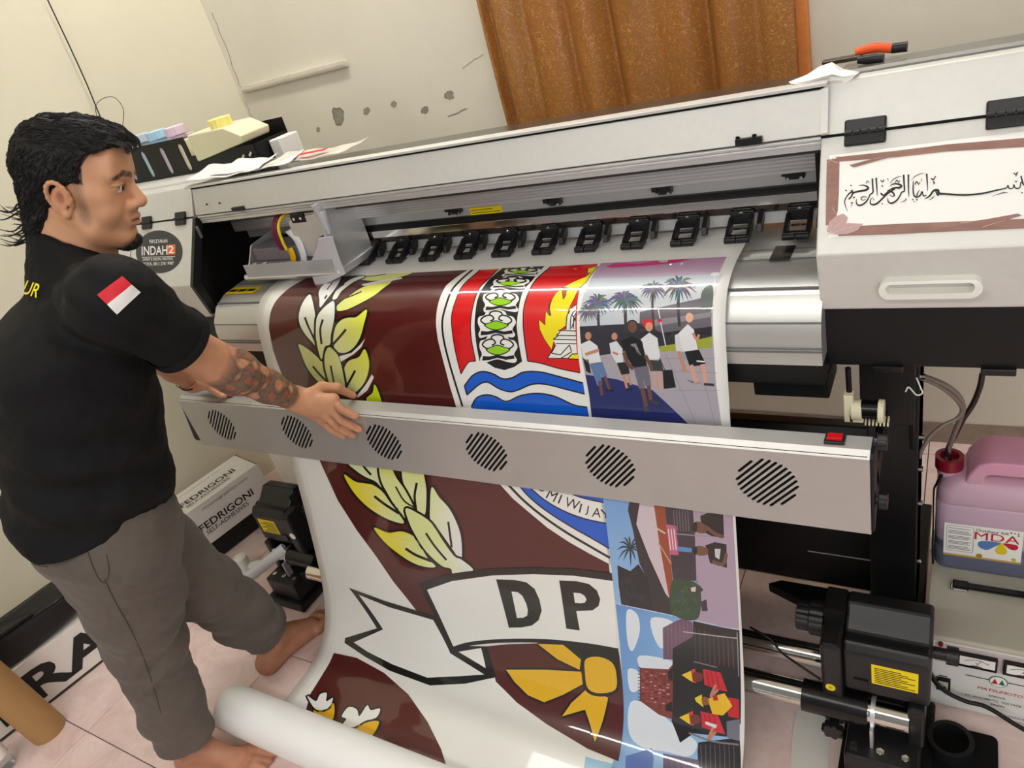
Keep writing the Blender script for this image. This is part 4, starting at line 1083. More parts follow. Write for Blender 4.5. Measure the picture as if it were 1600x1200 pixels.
stroke(fT, [(735, 258), (768, 292)], 11, BLK, 5); stroke(fT, [(768, 290), (768, 322)], 9, BLK, 5.2)
# ---- wheat ears, upper half
G1 = (214, 220, 140)
leaf(fA, [(180, 262), (125, 325), (93, 415), (97, 500), (140, 580), (200, 650), (240, 690), (232, 600), (226, 520), (224, 430), (205, 330)], (240, 240, 236), 10, 22, ((150, 320), (210, 660), (226, 230, 170)))
leaf(fA, [(378, 322), (330, 340), (275, 390), (238, 450), (230, 540), (235, 650), (275, 790), (300, 690), (345, 665), (352, 590), (380, 450)], (240, 240, 236), 12, 20, ((340, 340), (270, 760), (222, 228, 140)))
leaf(fA, [(645, 385), (560, 445), (500, 450), (440, 468), (388, 530), (370, 650), (400, 722), (470, 735), (540, 690), (590, 610), (622, 500)], (236, 240, 60), 10, 22, ((620, 420), (400, 640), (224, 230, 160)))
leaf(fA, [(90, 665), (110, 740), (150, 840), (210, 930), (300, 1020), (352, 1010), (320, 930), (300, 840), (240, 770), (170, 710)], G1, 10, 20)
leaf(fA, [(335, 690), (305, 740), (300, 820), (320, 920), (365, 1030), (462, 1030), (450, 900), (420, 780), (380, 720)], G1, 12, 20)
leaf(fA, [(627, 705), (580, 770), (500, 800), (462, 860), (465, 960), (482, 1040), (530, 1070), (610, 1000), (655, 900), (662, 800)], (232, 238, 80), 10, 22, ((620, 740), (500, 1000), (218, 224, 150)))
shape(fA, [(632, 618), (590, 670), (520, 735), (420, 765), (435, 808), (540, 745), (600, 690)], WHT, 13, False)
shape(fA, [(686, 912), (640, 990), (560, 1090), (572, 1102), (650, 1040), (702, 935)], WHT, 13)
leaf(fA, [(706, 993), (692, 1060), (640, 1112), (690, 1180), (770, 1180), (742, 1060)], (214, 232, 30), 10, 22)
leaf(fA, [(258, 300), (264, 368), (320, 300), (390, 210), (435, 118), (350, 142), (280, 195), (252, 250)], (240, 240, 236), 10, 14)
leaf(fA, [(365, 300), (400, 295), (440, 235), (540, 160), (635, 117), (540, 128), (440, 190), (390, 240)], (240, 240, 225), 12, 12)
leaf(fA, [(405, 350), (520, 262), (610, 205), (700, 180), (845, 156), (770, 220), (690, 280), (560, 350), (470, 388), (405, 392)], (236, 240, 90), 11, 14, ((800, 180), (450, 370), (226, 230, 130)))
leaf(fA, [(560, 130), (640, 102), (760, 96), (1010, 86), (900, 126), (760, 150), (640, 150)], (238, 238, 140), 10, 9)
shape(fA, [(600, 182), (740, 152), (930, 124), (930, 136), (800, 165), (620, 196)], WHT, 12)
for q, w_ in (([(140, 447), (168, 520), (232, 655)], 17), ([(287, 465), (266, 545), (276, 665)], 17), ([(475, 545), (425, 605), (368, 668)], 20), ([(205, 845), (255, 905), (335, 985)], 16), ([(350, 840), (365, 920), (382, 1000)], 16), ([(550, 880), (515, 945), (475, 1020)], 18),
              ([(600, 240), (520, 275), (420, 310)], 11), ([(365, 165), (345, 190), (320, 225)], 9), ([(460, 180), (430, 200), (385, 235)], 9), ([(320, 270), (300, 300)], 14), ([(370, 262), (345, 300)], 12), ([(500, 110), (470, 150)], 14), ([(620, 122), (720, 112), (800, 98)], 6)):
    stroke(fA, q, w_, BLK, 14)
# ---- wheat ears, lower half
leaf(fW, [(275, 15), (340, 90), (430, 150), (520, 190), (582, 248), (560, 160), (535, 20)], (228, 232, 180), 10, 26)
leaf(fW, [(560, 30), (575, 180), (640, 310), (720, 440), (796, 532), (805, 425), (880, 440), (800, 275), (720, 160), (650, 30)], (222, 220, 110), 12, 24, ((620, 60), (640, 180), (230, 234, 160)))
leaf(fW, [(785, 40), (780, 190), (850, 330), (915, 460), (985, 502), (1000, 330), (990, 200), (940, 40)], (224, 226, 150), 11, 24, ((860, 150), (860, 260), (232, 234, 176)))
leaf(fW, [(230, 125), (330, 192), (420, 210), (500, 225), (590, 290), (660, 390), (722, 470), (792, 580), (690, 565), (570, 510), (450, 430), (340, 320), (265, 210)], (240, 222, 10), 13, 26, ((430, 330), (640, 480), (228, 234, 170)))
leaf(fW, [(1050, 245), (1120, 340), (1210, 440), (1280, 570), (1325, 720), (1328, 925), (1260, 900), (1150, 740), (1045, 580), (1034, 430)], (228, 232, 176), 12, 26, ((1080, 450), (1290, 600), (236, 236, 232)))
leaf(fW, [(806, 445), (920, 490), (1045, 580), (1150, 740), (1260, 890), (1330, 925), (1440, 1030), (1260, 1066), (1230, 1010), (1140, 980), (1000, 850), (900, 700), (840, 580)], (226, 232, 160), 14, 24, ((1150, 880), (1330, 960), (236, 236, 232)))
leaf(fW, [(510, 625), (640, 672), (770, 660), (890, 712), (950, 800), (1012, 910), (1086, 990), (980, 990), (850, 942), (700, 840), (590, 740)], (240, 222, 10), 13, 26, ((740, 760), (920, 880), (228, 234, 170)))
shape(fW, [(1060, 600), (1100, 640), (1250, 830), (1200, 760)], (226, 232, 170), 15.5)
for q, w_ in (([(405, 40), (440, 85), (482, 130)], 20), ([(512, 330), (610, 405), (742, 490)], 24), ([(712, 240), (790, 370), (885, 435)], 15), ([(910, 205), (890, 330), (905, 465)], 22), ([(1072, 600), (1150, 710), (1265, 875)], 22), ([(1205, 568), (1220, 680), (1238, 810)], 20), ([(995, 675), (1080, 800), (1188, 928)], 20), ([(805, 820), (900, 880), (1050, 940)], 24)):
    stroke(fW, q, w_, BLK, 17)
# ---- ribbon with letters
band_ = [(550, 547), (650, 512), (800, 491), (950, 486), (1100, 492), (1242, 511), (1262, 760), (1150, 742), (1000, 727), (850, 726), (720, 737), (650, 757)]
shape(fL, [(525, 520), (620, 488), (780, 466), (950, 460), (1100, 466), (1238, 482), (1243, 520), (900, 520), (560, 560)], BLK, 19)
tail = [(273, 538), (400, 585), (500, 618), (600, 640), (660, 770), (775, 858), (690, 885), (560, 893), (420, 838), (330, 788), (258, 735), (385, 688)]
tfill = [(308, 562), (420, 608), (582, 655), (645, 778), (770, 856), (680, 862), (560, 868), (430, 818), (340, 772), (290, 738), (398, 690)]
shape(fL, [(272, 537), (400, 584), (585, 640), (600, 640), (665, 765), (690, 750), (780, 752), (812, 866), (700, 890), (570, 897), (420, 842), (330, 790), (256, 740), (258, 722), (375, 686)], BLK, 18)
shape(fL, tfill, WHT, 19); shape(fL, [(675, 772), (758, 758), (775, 832)], WHT, 19)
shape(fL, band_, WHT, 20)
stroke(fL, [(550, 545), (600, 650), (652, 765)], 18, BLK, 21); stroke(fL, [(640, 765), (720, 742), (850, 731), (1000, 732), (1150, 747), (1262, 766)], 14, BLK, 21)
shape(fL, [(813, 505), (880, 507), (925, 516), (955, 540), (973, 580), (981, 620), (970, 655), (945, 675), (905, 682), (860, 683)], BLK, 22)
shape(fL, [(870, 550), (893, 552), (910, 566), (924, 594), (930, 618), (928, 638), (914, 646), (890, 647)], WHT, 23)
shape(fL, [(1045, 509), (1110, 512), (1155, 522), (1184, 546), (1196, 578), (1190, 603), (1168, 619), (1108, 622), (1121, 693), (1071, 686)], BLK, 22)
shape(fL, [(1098, 554), (1123, 556), (1138, 565), (1146, 579), (1140, 590), (1126, 593), (1103, 591)], WHT, 23)
# ---- lower shield with the bow
shape(fL, [(775, 752), (860, 744), (1000, 740), (1150, 752), (1264, 772), (1262, 1176), (1150, 1130), (1000, 1040), (890, 960), (812, 882)], MAR, 17)
shape(fL, [(990, 738), (1150, 750), (1264, 770), (1263, 900), (1200, 800), (1120, 790)], BLK, 17.5)
for q in ([(965, 742), (1060, 746), (1125, 800), (1120, 838), (1040, 800)], [(850, 838), (1000, 838), (1125, 845), (1137, 888), (1060, 930), (990, 958), (930, 932), (880, 882)], [(1145, 910), (1225, 940), (1207, 1020), (1176, 1105), (1140, 985), (1055, 1010), (1090, 960)]):
    for i in range(len(q)): stroke(fL, [q[i - 1], q[i]], 16, BLK, 18)
    shape(fL, q, GOLD, 18.6)
leaf(fL, [(1142, 800), (1190, 790), (1240, 812), (1256, 860), (1250, 912), (1190, 924), (1150, 905), (1140, 850)], GOLD, 19, 14)
# ---- second crest at the lower left
shape(fL, [(216, 777), (300, 795), (400, 850), (490, 930), (560, 1030), (610, 1130), (645, 1240), (420, 1240), (250, 1100), (110, 1000), (128, 930), (178, 850)], MAR, 2)
leaf(fL, [(118, 935), (150, 955), (165, 930), (190, 925), (188, 955), (213, 943), (195, 980), (150, 985)], WHT, 5, 8)
leaf(fL, [(140, 992), (180, 980), (212, 955), (218, 1000), (200, 1030)], GOLD, 4, 8)
leaf(fL, [(285, 1062), (320, 1037), (382, 1030), (345, 1090)], GOLD, 4, 10)
leaf(fL, [(245, 1010), (270, 977), (300, 985), (310, 1010), (338, 970), (352, 988), (386, 982), (372, 1015), (330, 1028), (290, 1050), (250, 1042), (262, 1020)], WHT, 5, 8)
rect_uv_ = lambda u0, u1, v0, v1, col, layer: put_uv([(u0, v0), (u1, v0), (u1, v1), (u0, v1)], col, layer)
rect_uv_(ML + .044, ML + .0448, V0, VMAX - .12, (196, 196, 190), 1)
# ---- photograph one: people on a palm lined square
v_b = media_uv(1000, 655)[1] + .12
def rect_uv(u0, u1, v0, v1, col, layer, g=None): put_uv([(u0, v0), (u1, v0), (u1, v1), (u0, v1)], col, layer, g)
vS = media_uv(1000, 432)[1]
rect_uv(UP0, UP1, V0, v_b, (176, 170, 182), 2)
rect_uv(UP0, UP1, V0, vS, (188, 132, 178), 3, ((UP0, V0), (UP0, vS), (206, 184, 204)))
shape(fP, [(182, 262), (1002, 232), (960, 320), (938, 420), (930, 560), (105, 560), (104, 480), (125, 380)], (196, 202, 208), 3)
shape(fP, [(265, 187), (330, 165), (480, 168), (600, 148), (800, 140), (700, 164), (580, 178), (420, 188), (300, 194)], (214, 20, 120), 4)
shape(fP, [(590, 150), (625, 142), (660, 148), (650, 160), (610, 162)], (200, 200, 190), 5)
shape(fP, [(480, 470), (700, 420), (932, 370), (930, 610), (480, 620)], (104, 98, 106), 4)
shape(fP, [(560, 520), (930, 470), (930, 500), (560, 560)], (140, 134, 140), 5)
shape(fP, [(104, 560), (480, 540), (620, 600), (930, 560), (930, 690), (480, 700), (120, 760)], (48, 48, 56), 4)
def palm(fn, cx_, cy_, r, sy, col, layer, n=26, trunk=None):
    rng = random.Random(int(cx_ * 7 + cy_))
    for k in range(n):
        a = 2 * math.pi * k / n + rng.uniform(-.1, .1); L = r * rng.uniform(.7, 1.05)
        mx_, my_ = cx_ + .55 * L * math.cos(a), cy_ + .55 * L * math.sin(a) * sy - .10 * L
        ex, ey = cx_ + L * math.cos(a), cy_ + L * math.sin(a) * sy + .16 * L
        stroke(fn, [(cx_, cy_), (mx_, my_), (ex, ey)], 1, tuple(int(c * rng.uniform(.7, 1.35)) for c in col), layer + .1 * k, sub=3, taper=[r * .10, r * .13, r * .02])
    if trunk: stroke(fn, trunk, r * .16, (56, 56, 60), layer - .2)
for cx_, cy_, r, tr in ((220, 420, 105, [(220, 430), (225, 580)]), (390, 400, 120, [(392, 420), (395, 600)]), (565, 330, 90, [(565, 330), (572, 600)]), (725, 315, 115, [(725, 330), (728, 560)]), (160, 470, 80, None)):
    palm(fP, cx_, cy_, r, .75, (88, 98, 108), 6, 24, tr)
shape(fP, [(870, 340), (930, 300), (938, 420), (900, 470), (860, 430)], (92, 100, 96), 6, True)
shape(fP, [(600, 684), (760, 660), (930, 622), (930, 692), (610, 718)], (158, 168, 48), 7)
shape(fP, [(118, 760), (600, 725), (932, 696), (960, 950), (990, 1180), (190, 1120)], (172, 166, 176), 7)
for q in ([(600, 760), (950, 760)], [(620, 840), (962, 850)], [(700, 960), (975, 960)], [(640, 730), (830, 1170)], [(830, 710), (950, 1170)]): stroke(fP, q, 3, (140, 136, 146), 7.5)
shape(fP, [(140, 860), (330, 888), (560, 958), (660, 1050), (780, 1165), (800, 1260), (195, 1260), (165, 1000)], (34, 44, 104), 8)
SK = (196, 140, 112); SKD = (110, 74, 58)
def prn(parts, L):
    for kind, a, c in parts:
        if kind == 's': shape(fP, a, c, L, True)
        elif kind == 'p': shape(fP, a, c, L)
        elif kind == 'h': shape(fP, [(a[0] + a[2] * math.cos(t), a[1] + a[2] * 1.25 * math.sin(t)) for t in np.linspace(0, 2 * math.pi, 11)[:-1]], c, L + .5)
        elif kind == 'l': stroke(fP, a[0], a[1], c, L + .2)
prn([('p', [(112, 670), (165, 645), (215, 680), (240, 785), (168, 800), (122, 750)], (226, 228, 232)), ('h', (158, 618, 20), SK), ('l', ([(140, 735), (200, 715), (225, 705)], 20), SK), ('p', [(165, 790), (245, 780), (278, 870), (245, 880), (235, 850), (245, 925), (215, 930)], (96, 124, 170)), ('l', ([(228, 900), (245, 990)], 20), SKD), ('l', ([(262, 870), (290, 955)], 18), SKD), ('l', ([(270, 955), (320, 962)], 14), (30, 30, 36)), ('p', [(125, 760), (160, 765), (175, 855), (145, 840)], (30, 30, 34))], 10)
prn([('p', [(290, 665), (335, 650), (372, 700), (375, 785), (335, 790), (300, 730)], (220, 222, 228)), ('h', (322, 622, 19), SK), ('p', [(335, 785), (405, 780), (418, 855), (365, 862)], (40, 38, 40)), ('l', ([(378, 860), (400, 945)], 16), SK), ('l', ([(405, 855), (425, 925)], 16), SK), ('l', ([(395, 955), (435, 950)], 14), (30, 28, 30)), ('l', ([(310, 720), (345, 735)], 14), SK)], 11)
prn([('p', [(485, 640), (540, 598), (590, 632), (606, 740), (598, 775), (530, 768)], (224, 226, 230)), ('h', (538, 562, 24), (214, 150, 122)), ('p', [(535, 768), (612, 765), (628, 838), (545, 838)], (58, 60, 62)), ('l', ([(565, 838), (580, 935)], 20), (206, 160, 140)), ('l', ([(600, 838), (615, 955)], 20), (206, 160, 140)), ('p', [(622, 832), (682, 830), (706, 940), (630, 950)], (24, 24, 28)), ('l', ([(605, 760), (640, 840)], 5), (60, 60, 60))], 11)
prn([('p', [(362, 650), (430, 620), (495, 652), (526, 805), (440, 818), (405, 760)], (22, 22, 26)), ('h', (434, 562, 30), SKD), ('s', [(402, 560), (405, 530), (435, 518), (462, 532), (465, 560), (450, 545), (420, 545)], (24, 20, 20)), ('l', ([(412, 572), (462, 570)], 16), (20, 18, 20)), ('p', [(420, 672), (455, 665), (470, 700), (490, 740), (468, 735), (448, 690), (430, 685)], (200, 200, 205)), ('l', ([(380, 720), (405, 790), (440, 825)], 24), SKD), ('l', ([(515, 740), (545, 800), (555, 830)], 22), SKD), ('p', [(440, 815), (532, 806), (552, 930), (515, 935), (500, 880), (512, 945), (475, 948)], (112, 108, 122)), ('l', ([(495, 945), (520, 1060)], 26), SKD), ('l', ([(535, 930), (550, 1020)], 24), SKD), ('l', ([(515, 1060), (528, 1095)], 30), (60, 60, 70)), ('l', ([(545, 1025), (600, 1040)], 22), (60, 60, 70))], 13)
prn([('p', [(698, 615), (735, 598), (752, 720), (706, 712)], (216, 216, 222)), ('l', ([(725, 715), (760, 830)], 22), SK), ('p', [(740, 720), (770, 720), (778, 770), (745, 770)], (150, 160, 170)), ('l', ([(735, 832), (780, 838)], 10), SK)], 10)
prn([('p', [(724, 600), (780, 545), (818, 580), (842, 702), (756, 718), (735, 660)], (228, 228, 234)), ('h', (790, 505, 25), (224, 176, 140)), ('l', ([(812, 600), (835, 640), (850, 610)], 16), SK), ('p', [(760, 716), (850, 705), (892, 792), (840, 806), (790, 806)], (20, 20, 24)), ('l', ([(835, 775), (885, 780)], 9), (230, 230, 230)), ('l', ([(800, 800), (832, 912)], 26), (218, 160, 140)), ('l', ([(872, 795), (890, 912)], 26), (218, 160, 140)), ('l', ([(820, 916), (865, 910)], 14), (180, 150, 140)), ('l', ([(880, 920), (945, 925)], 16), (60, 50, 60)), ('p', [(768, 890), (830, 905), (810, 915)], (110, 108, 130))], 12)
shape(fP, [(495, 520), (560, 510), (565, 560), (505, 565)], (206, 40, 48), 10); stroke(fP, [(595, 450), (618, 570), (642, 682)], 6, (228, 228, 232), 11)
shape(fP, [(590, 515), (615, 510), (620, 530), (595, 535)], (206, 40, 48), 11.5)
stroke(fP, [(948, 245), (945, 330), (938, 430)], 5, (232, 232, 236), 11); shape(fP, [(922, 235), (955, 224), (982, 232), (965, 246), (935, 248)], (236, 236, 236), 12, True)
# ---- photographs two and three, lying on their sides
vQ0 = media_uv(1040, 770)[1] - .10
U2 = [(media_uv(*fQ(55, 50))[0]), media_uv(*fQ(580, 120))[0]]
UQ0, UQ1 = UP0, UP1
def Q(pts, col, L, sm=False, grad=None): shape(fQ, pts, col, L, sm, grad)
vQ1 = media_uv(*fQ(360, 556))[1]
rect_uv(UQ0, UQ1, vQ0, vQ1, (98, 150, 214), 2, ((UQ0, vQ0), (UQ0, vQ1), (150, 190, 228)))
Q([(95, 335), (150, 360), (185, 330), (240, 420), (250, 530), (112, 502), (100, 420)], (26, 30, 38), 4)
palm(fQ, 150, 262, 62, 1.1, (44, 58, 60), 4, 12)
for k in range(16): rn = random.Random(k); palm(fQ, rn.uniform(110, 220), rn.uniform(380, 500), 22, 1, (40, 46, 52), 5, 6)
Q([(150, 40), (265, 40), (300, 240), (330, 400), (334, 548), (250, 530), (225, 400), (190, 330), (160, 180), (140, 100)], (44, 40, 46), 6)
Q([(176, 160), (195, 40), (246, 40), (275, 250), (316, 476), (300, 455), (230, 300)], (208, 192, 200), 7)
Q([(246, 40), (292, 40), (330, 390), (324, 472), (315, 470), (275, 250)], (152, 70, 36), 7)
stroke(fQ, [(250, 170), (300, 200)], 7, (210, 190, 160), 8); stroke(fQ, [(270, 240), (325, 330)], 6, (190, 150, 120), 8)
Q([(292, 40), (412, 40), (425, 200), (432, 402), (332, 396)], (58, 50, 60), 7)
for k in range(6): stroke(fQ, [(335 + 12 * k, 100), (340 + 12 * k, 190)], 4, (110, 100, 110), 8)
Q([(302, 160), (346, 168), (356, 292), (320, 290)], (196, 96, 128), 8); Q([(350, 255), (412, 262), (412, 280), (352, 275)], (90, 140, 200), 9)
for k in range(3): stroke(fQ, [(312 + 12 * k, 180), (322 + 12 * k, 270)], 4, (236, 220, 224), 9)
Q([(412, 40), (582, 40), (600, 350), (614, 606), (540, 596), (430, 568), (432, 402), (425, 200)], (172, 152, 172), 7)
stroke(fQ, [(320, 198), (420, 208), (500, 212)], 5, (150, 140, 150), 8.5)
Q([(448, 125), (480, 112), (546, 116), (550, 218), (500, 212), (455, 190)], (28, 24, 28), 9); Q([(418, 160), (440, 148), (470, 165), (475, 195), (445, 198), (422, 185)], SKD, 10, True); Q([(412, 165), (430, 150), (436, 170), (430, 195), (416, 185)], (24, 20, 20), 11, True)
stroke(fQ, [(470, 170), (510, 200), (545, 215)], 15, SKD, 10); Q([(470, 250), (510, 236), (560, 246), (562, 346), (490, 326)], (26, 22, 26), 9); Q([(420, 262), (445, 252), (478, 264), (480, 288), (448, 294), (424, 284)], SKD, 10, True); Q([(416, 265), (432, 255), (436, 272), (430, 290), (418, 282)], (24, 20, 20), 11, True)
Q([(510, 265), (535, 265), (530, 310), (512, 300)], (200, 200, 205), 11); stroke(fQ, [(500, 320), (545, 330), (560, 285)], 16, SKD, 10.5)
Q([(330, 400), (380, 395), (440, 420), (452, 500), (430, 568), (338, 550), (318, 500)], (48, 72, 52), 9, True)
for k in range(14): rn = random.Random(k + 50); palm(fQ, rn.uniform(335, 430), rn.uniform(410, 545), 24, 1, (56, 88, 60), 10, 6)
Q([(405, 425), (445, 420), (462, 440), (440, 460), (410, 450)], (60, 58, 60), 12); Q([(450, 490), (475, 480), (480, 530), (455, 530)], (52, 46, 52), 11); Q([(408, 430), (430, 426), (428, 448), (410, 446)], (210, 206, 180), 13)
vQ2 = vQ1 + .0015
rect_uv(UQ0, UQ1, vQ2, VMAX - .10, (92, 146, 212), 3, ((UQ0, vQ2), (UQ1 - .1, vQ2 + .05), (150, 190, 228)))
for q in ([(135, 530), (180, 545), (190, 620), (160, 700), (138, 660)], [(240, 560), (330, 575), (320, 640), (285, 690), (250, 640)], [(190, 720), (330, 745), (328, 800), (280, 790), (200, 780)], [(150, 920), (230, 930), (330, 1010), (400, 1060), (435, 1100), (400, 1150), (300, 1130), (200, 1110), (145, 1050)], [(140, 780), (185, 790), (190, 860), (150, 870)]):
    Q(q, (226, 232, 240), 4, True)
Q([(288, 602), (340, 575), (380, 558), (416, 580), (416, 680), (330, 736), (290, 736)], (112, 78, 98), 6)
for k in range(7): stroke(fQ, [(292 + 17 * k, 600 - 5 * k), (294 + 17 * k, 730 - 8 * k)], 2.5, (140, 104, 124), 6.5)
Q([(330, 690), (380, 660), (416, 640), (418, 572), (540, 600), (615, 612), (620, 1010), (560, 1066), (420, 1052), (362, 1092), (326, 1000), (330, 760)], (26, 22, 26), 7)
for k in range(9): rn = random.Random(k); stroke(fQ, [(425 + 20 * k, 600 + 6 * k), (430 + 20 * k, 740 + 4 * k)], 5, (60 + 5 * k, 52, 54), 8)
stroke(fQ, [(375, 618), (500, 634), (605, 646)], 4, (190, 186, 190), 9); stroke(fQ, [(420, 745), (520, 770)], 6, (120, 112, 118), 9); stroke(fQ, [(605, 620), (612, 810)], 4, (150, 140, 150), 9)
Q([(190, 772), (312, 778), (330, 758), (328, 992), (272, 972), (190, 912)], (128, 52, 50), 8)
for i in range(7):
    for j in range(12):
        rn = random.Random(i * 31 + j); x = 198 + 18 * i + rn.uniform(-3, 3); y = 785 + 14 * j + i * 2.5
        if y < 905 + i * 10: stroke(fQ, [(x, y), (x + 12, y + 1)], 6, rn.choice([(176, 84, 78), (92, 34, 36), (204, 140, 130), (150, 60, 56)]), 9)
for k in range(11): stroke(fQ, [(182, 770 + 14 * k), (196, 772 + 14 * k)], 3, (40, 26, 28), 9.5)
Q([(310, 790), (330, 770), (330, 830), (312, 820)], (30, 22, 24), 10); Q([(300, 930), (328, 915), (330, 960), (300, 955)], (30, 22, 24), 10)
def dancer(x, y, c1):
    Q([(x + 55, y - 28), (x + 130, y - 12), (x + 160, y + 70), (x + 120, y + 60), (x + 62, y + 40)], c1, 10)
    Q([(x - 35, y - 2), (x + 5, y - 20), (x + 12, y + 28), (x, y + 22)], (236, 200, 30), 11); Q([(x + 5, y - 22), (x + 22, y - 30), (x + 28, y + 32), (x + 10, y + 30)], (206, 60, 40), 10.5)
    Q([(x + 14, y - 12), (x + 50, y - 8), (x + 52, y + 22), (x + 16, y + 24)], (120, 44, 40), 11, True)
    stroke(fQ, [(x + 120, y + 60), (x + 90, y + 90), (x + 110, y + 40)], 12, (196, 130, 100), 11)
    for k in range(3): stroke(fQ, [(x + 70 + 20 * k, y - 18), (x + 84 + 20 * k, y + 50)], 3, (120, 16, 26), 10.6)
dancer(404, 804, (206, 34, 48)); dancer(394, 985, (206, 34, 48))
Q([(480, 905), (520, 888), (552, 880), (585, 935), (545, 975), (500, 968)], (236, 190, 30), 12); Q([(545, 895), (612, 905), (614, 988), (570, 980)], (200, 30, 40), 11); Q([(425, 900), (455, 885), (462, 940), (430, 915)], (236, 210, 50), 12); Q([(455, 898), (482, 900), (484, 928), (458, 928)], (150, 84, 60), 12, True)
Q([(500, 890), (520, 888), (525, 910), (505, 912)], (200, 30, 40), 13); Q([(555, 910), (575, 912), (575, 935), (558, 933)], (230, 200, 60), 13)
Q([(470, 1000), (520, 1016), (515, 1030), (470, 1012)], (220, 220, 226), 12); Q([(560, 1000), (616, 990), (616, 1085), (562, 1070)], (110, 112, 128), 11)
Q([(440, 1090), (616, 1070), (620, 1260), (440, 1260), (436, 1130)], (46, 40, 44), 8)
for k in range(8): stroke(fQ, [(450 + 20 * k, 1100), (452 + 20 * k, 1230)], 4, (90, 84, 88), 9)
stroke(fQ, [(400, 1050), (500, 1085), (612, 1100)], 8, (130, 124, 130), 9)
Q([(290, 1138), (440, 1165), (450, 1290), (284, 1290)], (84, 64, 100), 9)
for k in range(5): stroke(fQ, [(310 + 26 * k, 1150 + 5 * k), (320 + 26 * k, 1230)], 4, (60, 44, 72), 9.5)
Q([(130, 1150), (240, 1115), (250, 1160), (235, 1260), (125, 1260)], (90, 120, 190), 5)
shape(fL, [(1142, 1158), (1180, 1170), (1252, 1188), (1262, 1280), (1120, 1280)], (150, 196, 222), 3)

pv = np.array(PR.v); L_ = pv[:, 2]
# every layer follows the same strips, so the layers stay parallel
kk_ = np.clip(np.searchsorted(VLINES, pv[:, 1], 'right') - 1, 0, len(VLINES) - 2)
va_, vb_ = VLINES[kk_], VLINES[kk_ + 1]; ww_ = np.clip((pv[:, 1] - va_) / (vb_ - va_), 0, 1)[:, None]
def mp_(u, v, l):
    y, z = media_yz(u, v); e = 2e-3; ya, za = media_yz(u, v - e); yb, zb = media_yz(u, v + e); ty, tz = yb - ya, zb - za; Ln = np.sqrt(ty * ty + tz * tz) + 1e-12
    return np.stack([u, y + tz / Ln * l, z - ty / Ln * l], -1)
pts = mp_(pv[:, 0], va_, L_) * (1 - ww_) + mp_(pv[:, 0], vb_, L_) * ww_
me = bpy.data.meshes.new('print'); me.from_pydata((pts - ORG[bn.name]).tolist(), [], PR.f)
ca = me.color_attributes.new('Col', 'FLOAT_COLOR', 'POINT'); ca.data.foreach_set('color', np.array(PR.c, np.float32).ravel())
me.materials.append(M['print'])
bm = bmesh.new(); bm.from_mesh(me)
for f_ in bm.faces:
    f_.normal_update()
    c = f_.calc_center_median()
    t_ = np.array(c) + ORG[bn.name]
    ref = Vector((0, -1, .25)) if t_[2] > .3 and t_[2] < .98 else Vector((0, -.3, 1))
    if f_.normal.dot(ref) < 0: f_.normal_flip()
bm.to_mesh(me); bm.free()
me.polygons.foreach_set('use_smooth', [True] * len(me.polygons))
prt = link_mesh('print', me, bn); tag(prt, 'crest with wheat, ribbon lettering and colour photographs printed on the sheet')
print('print faces', len(me.polygons))
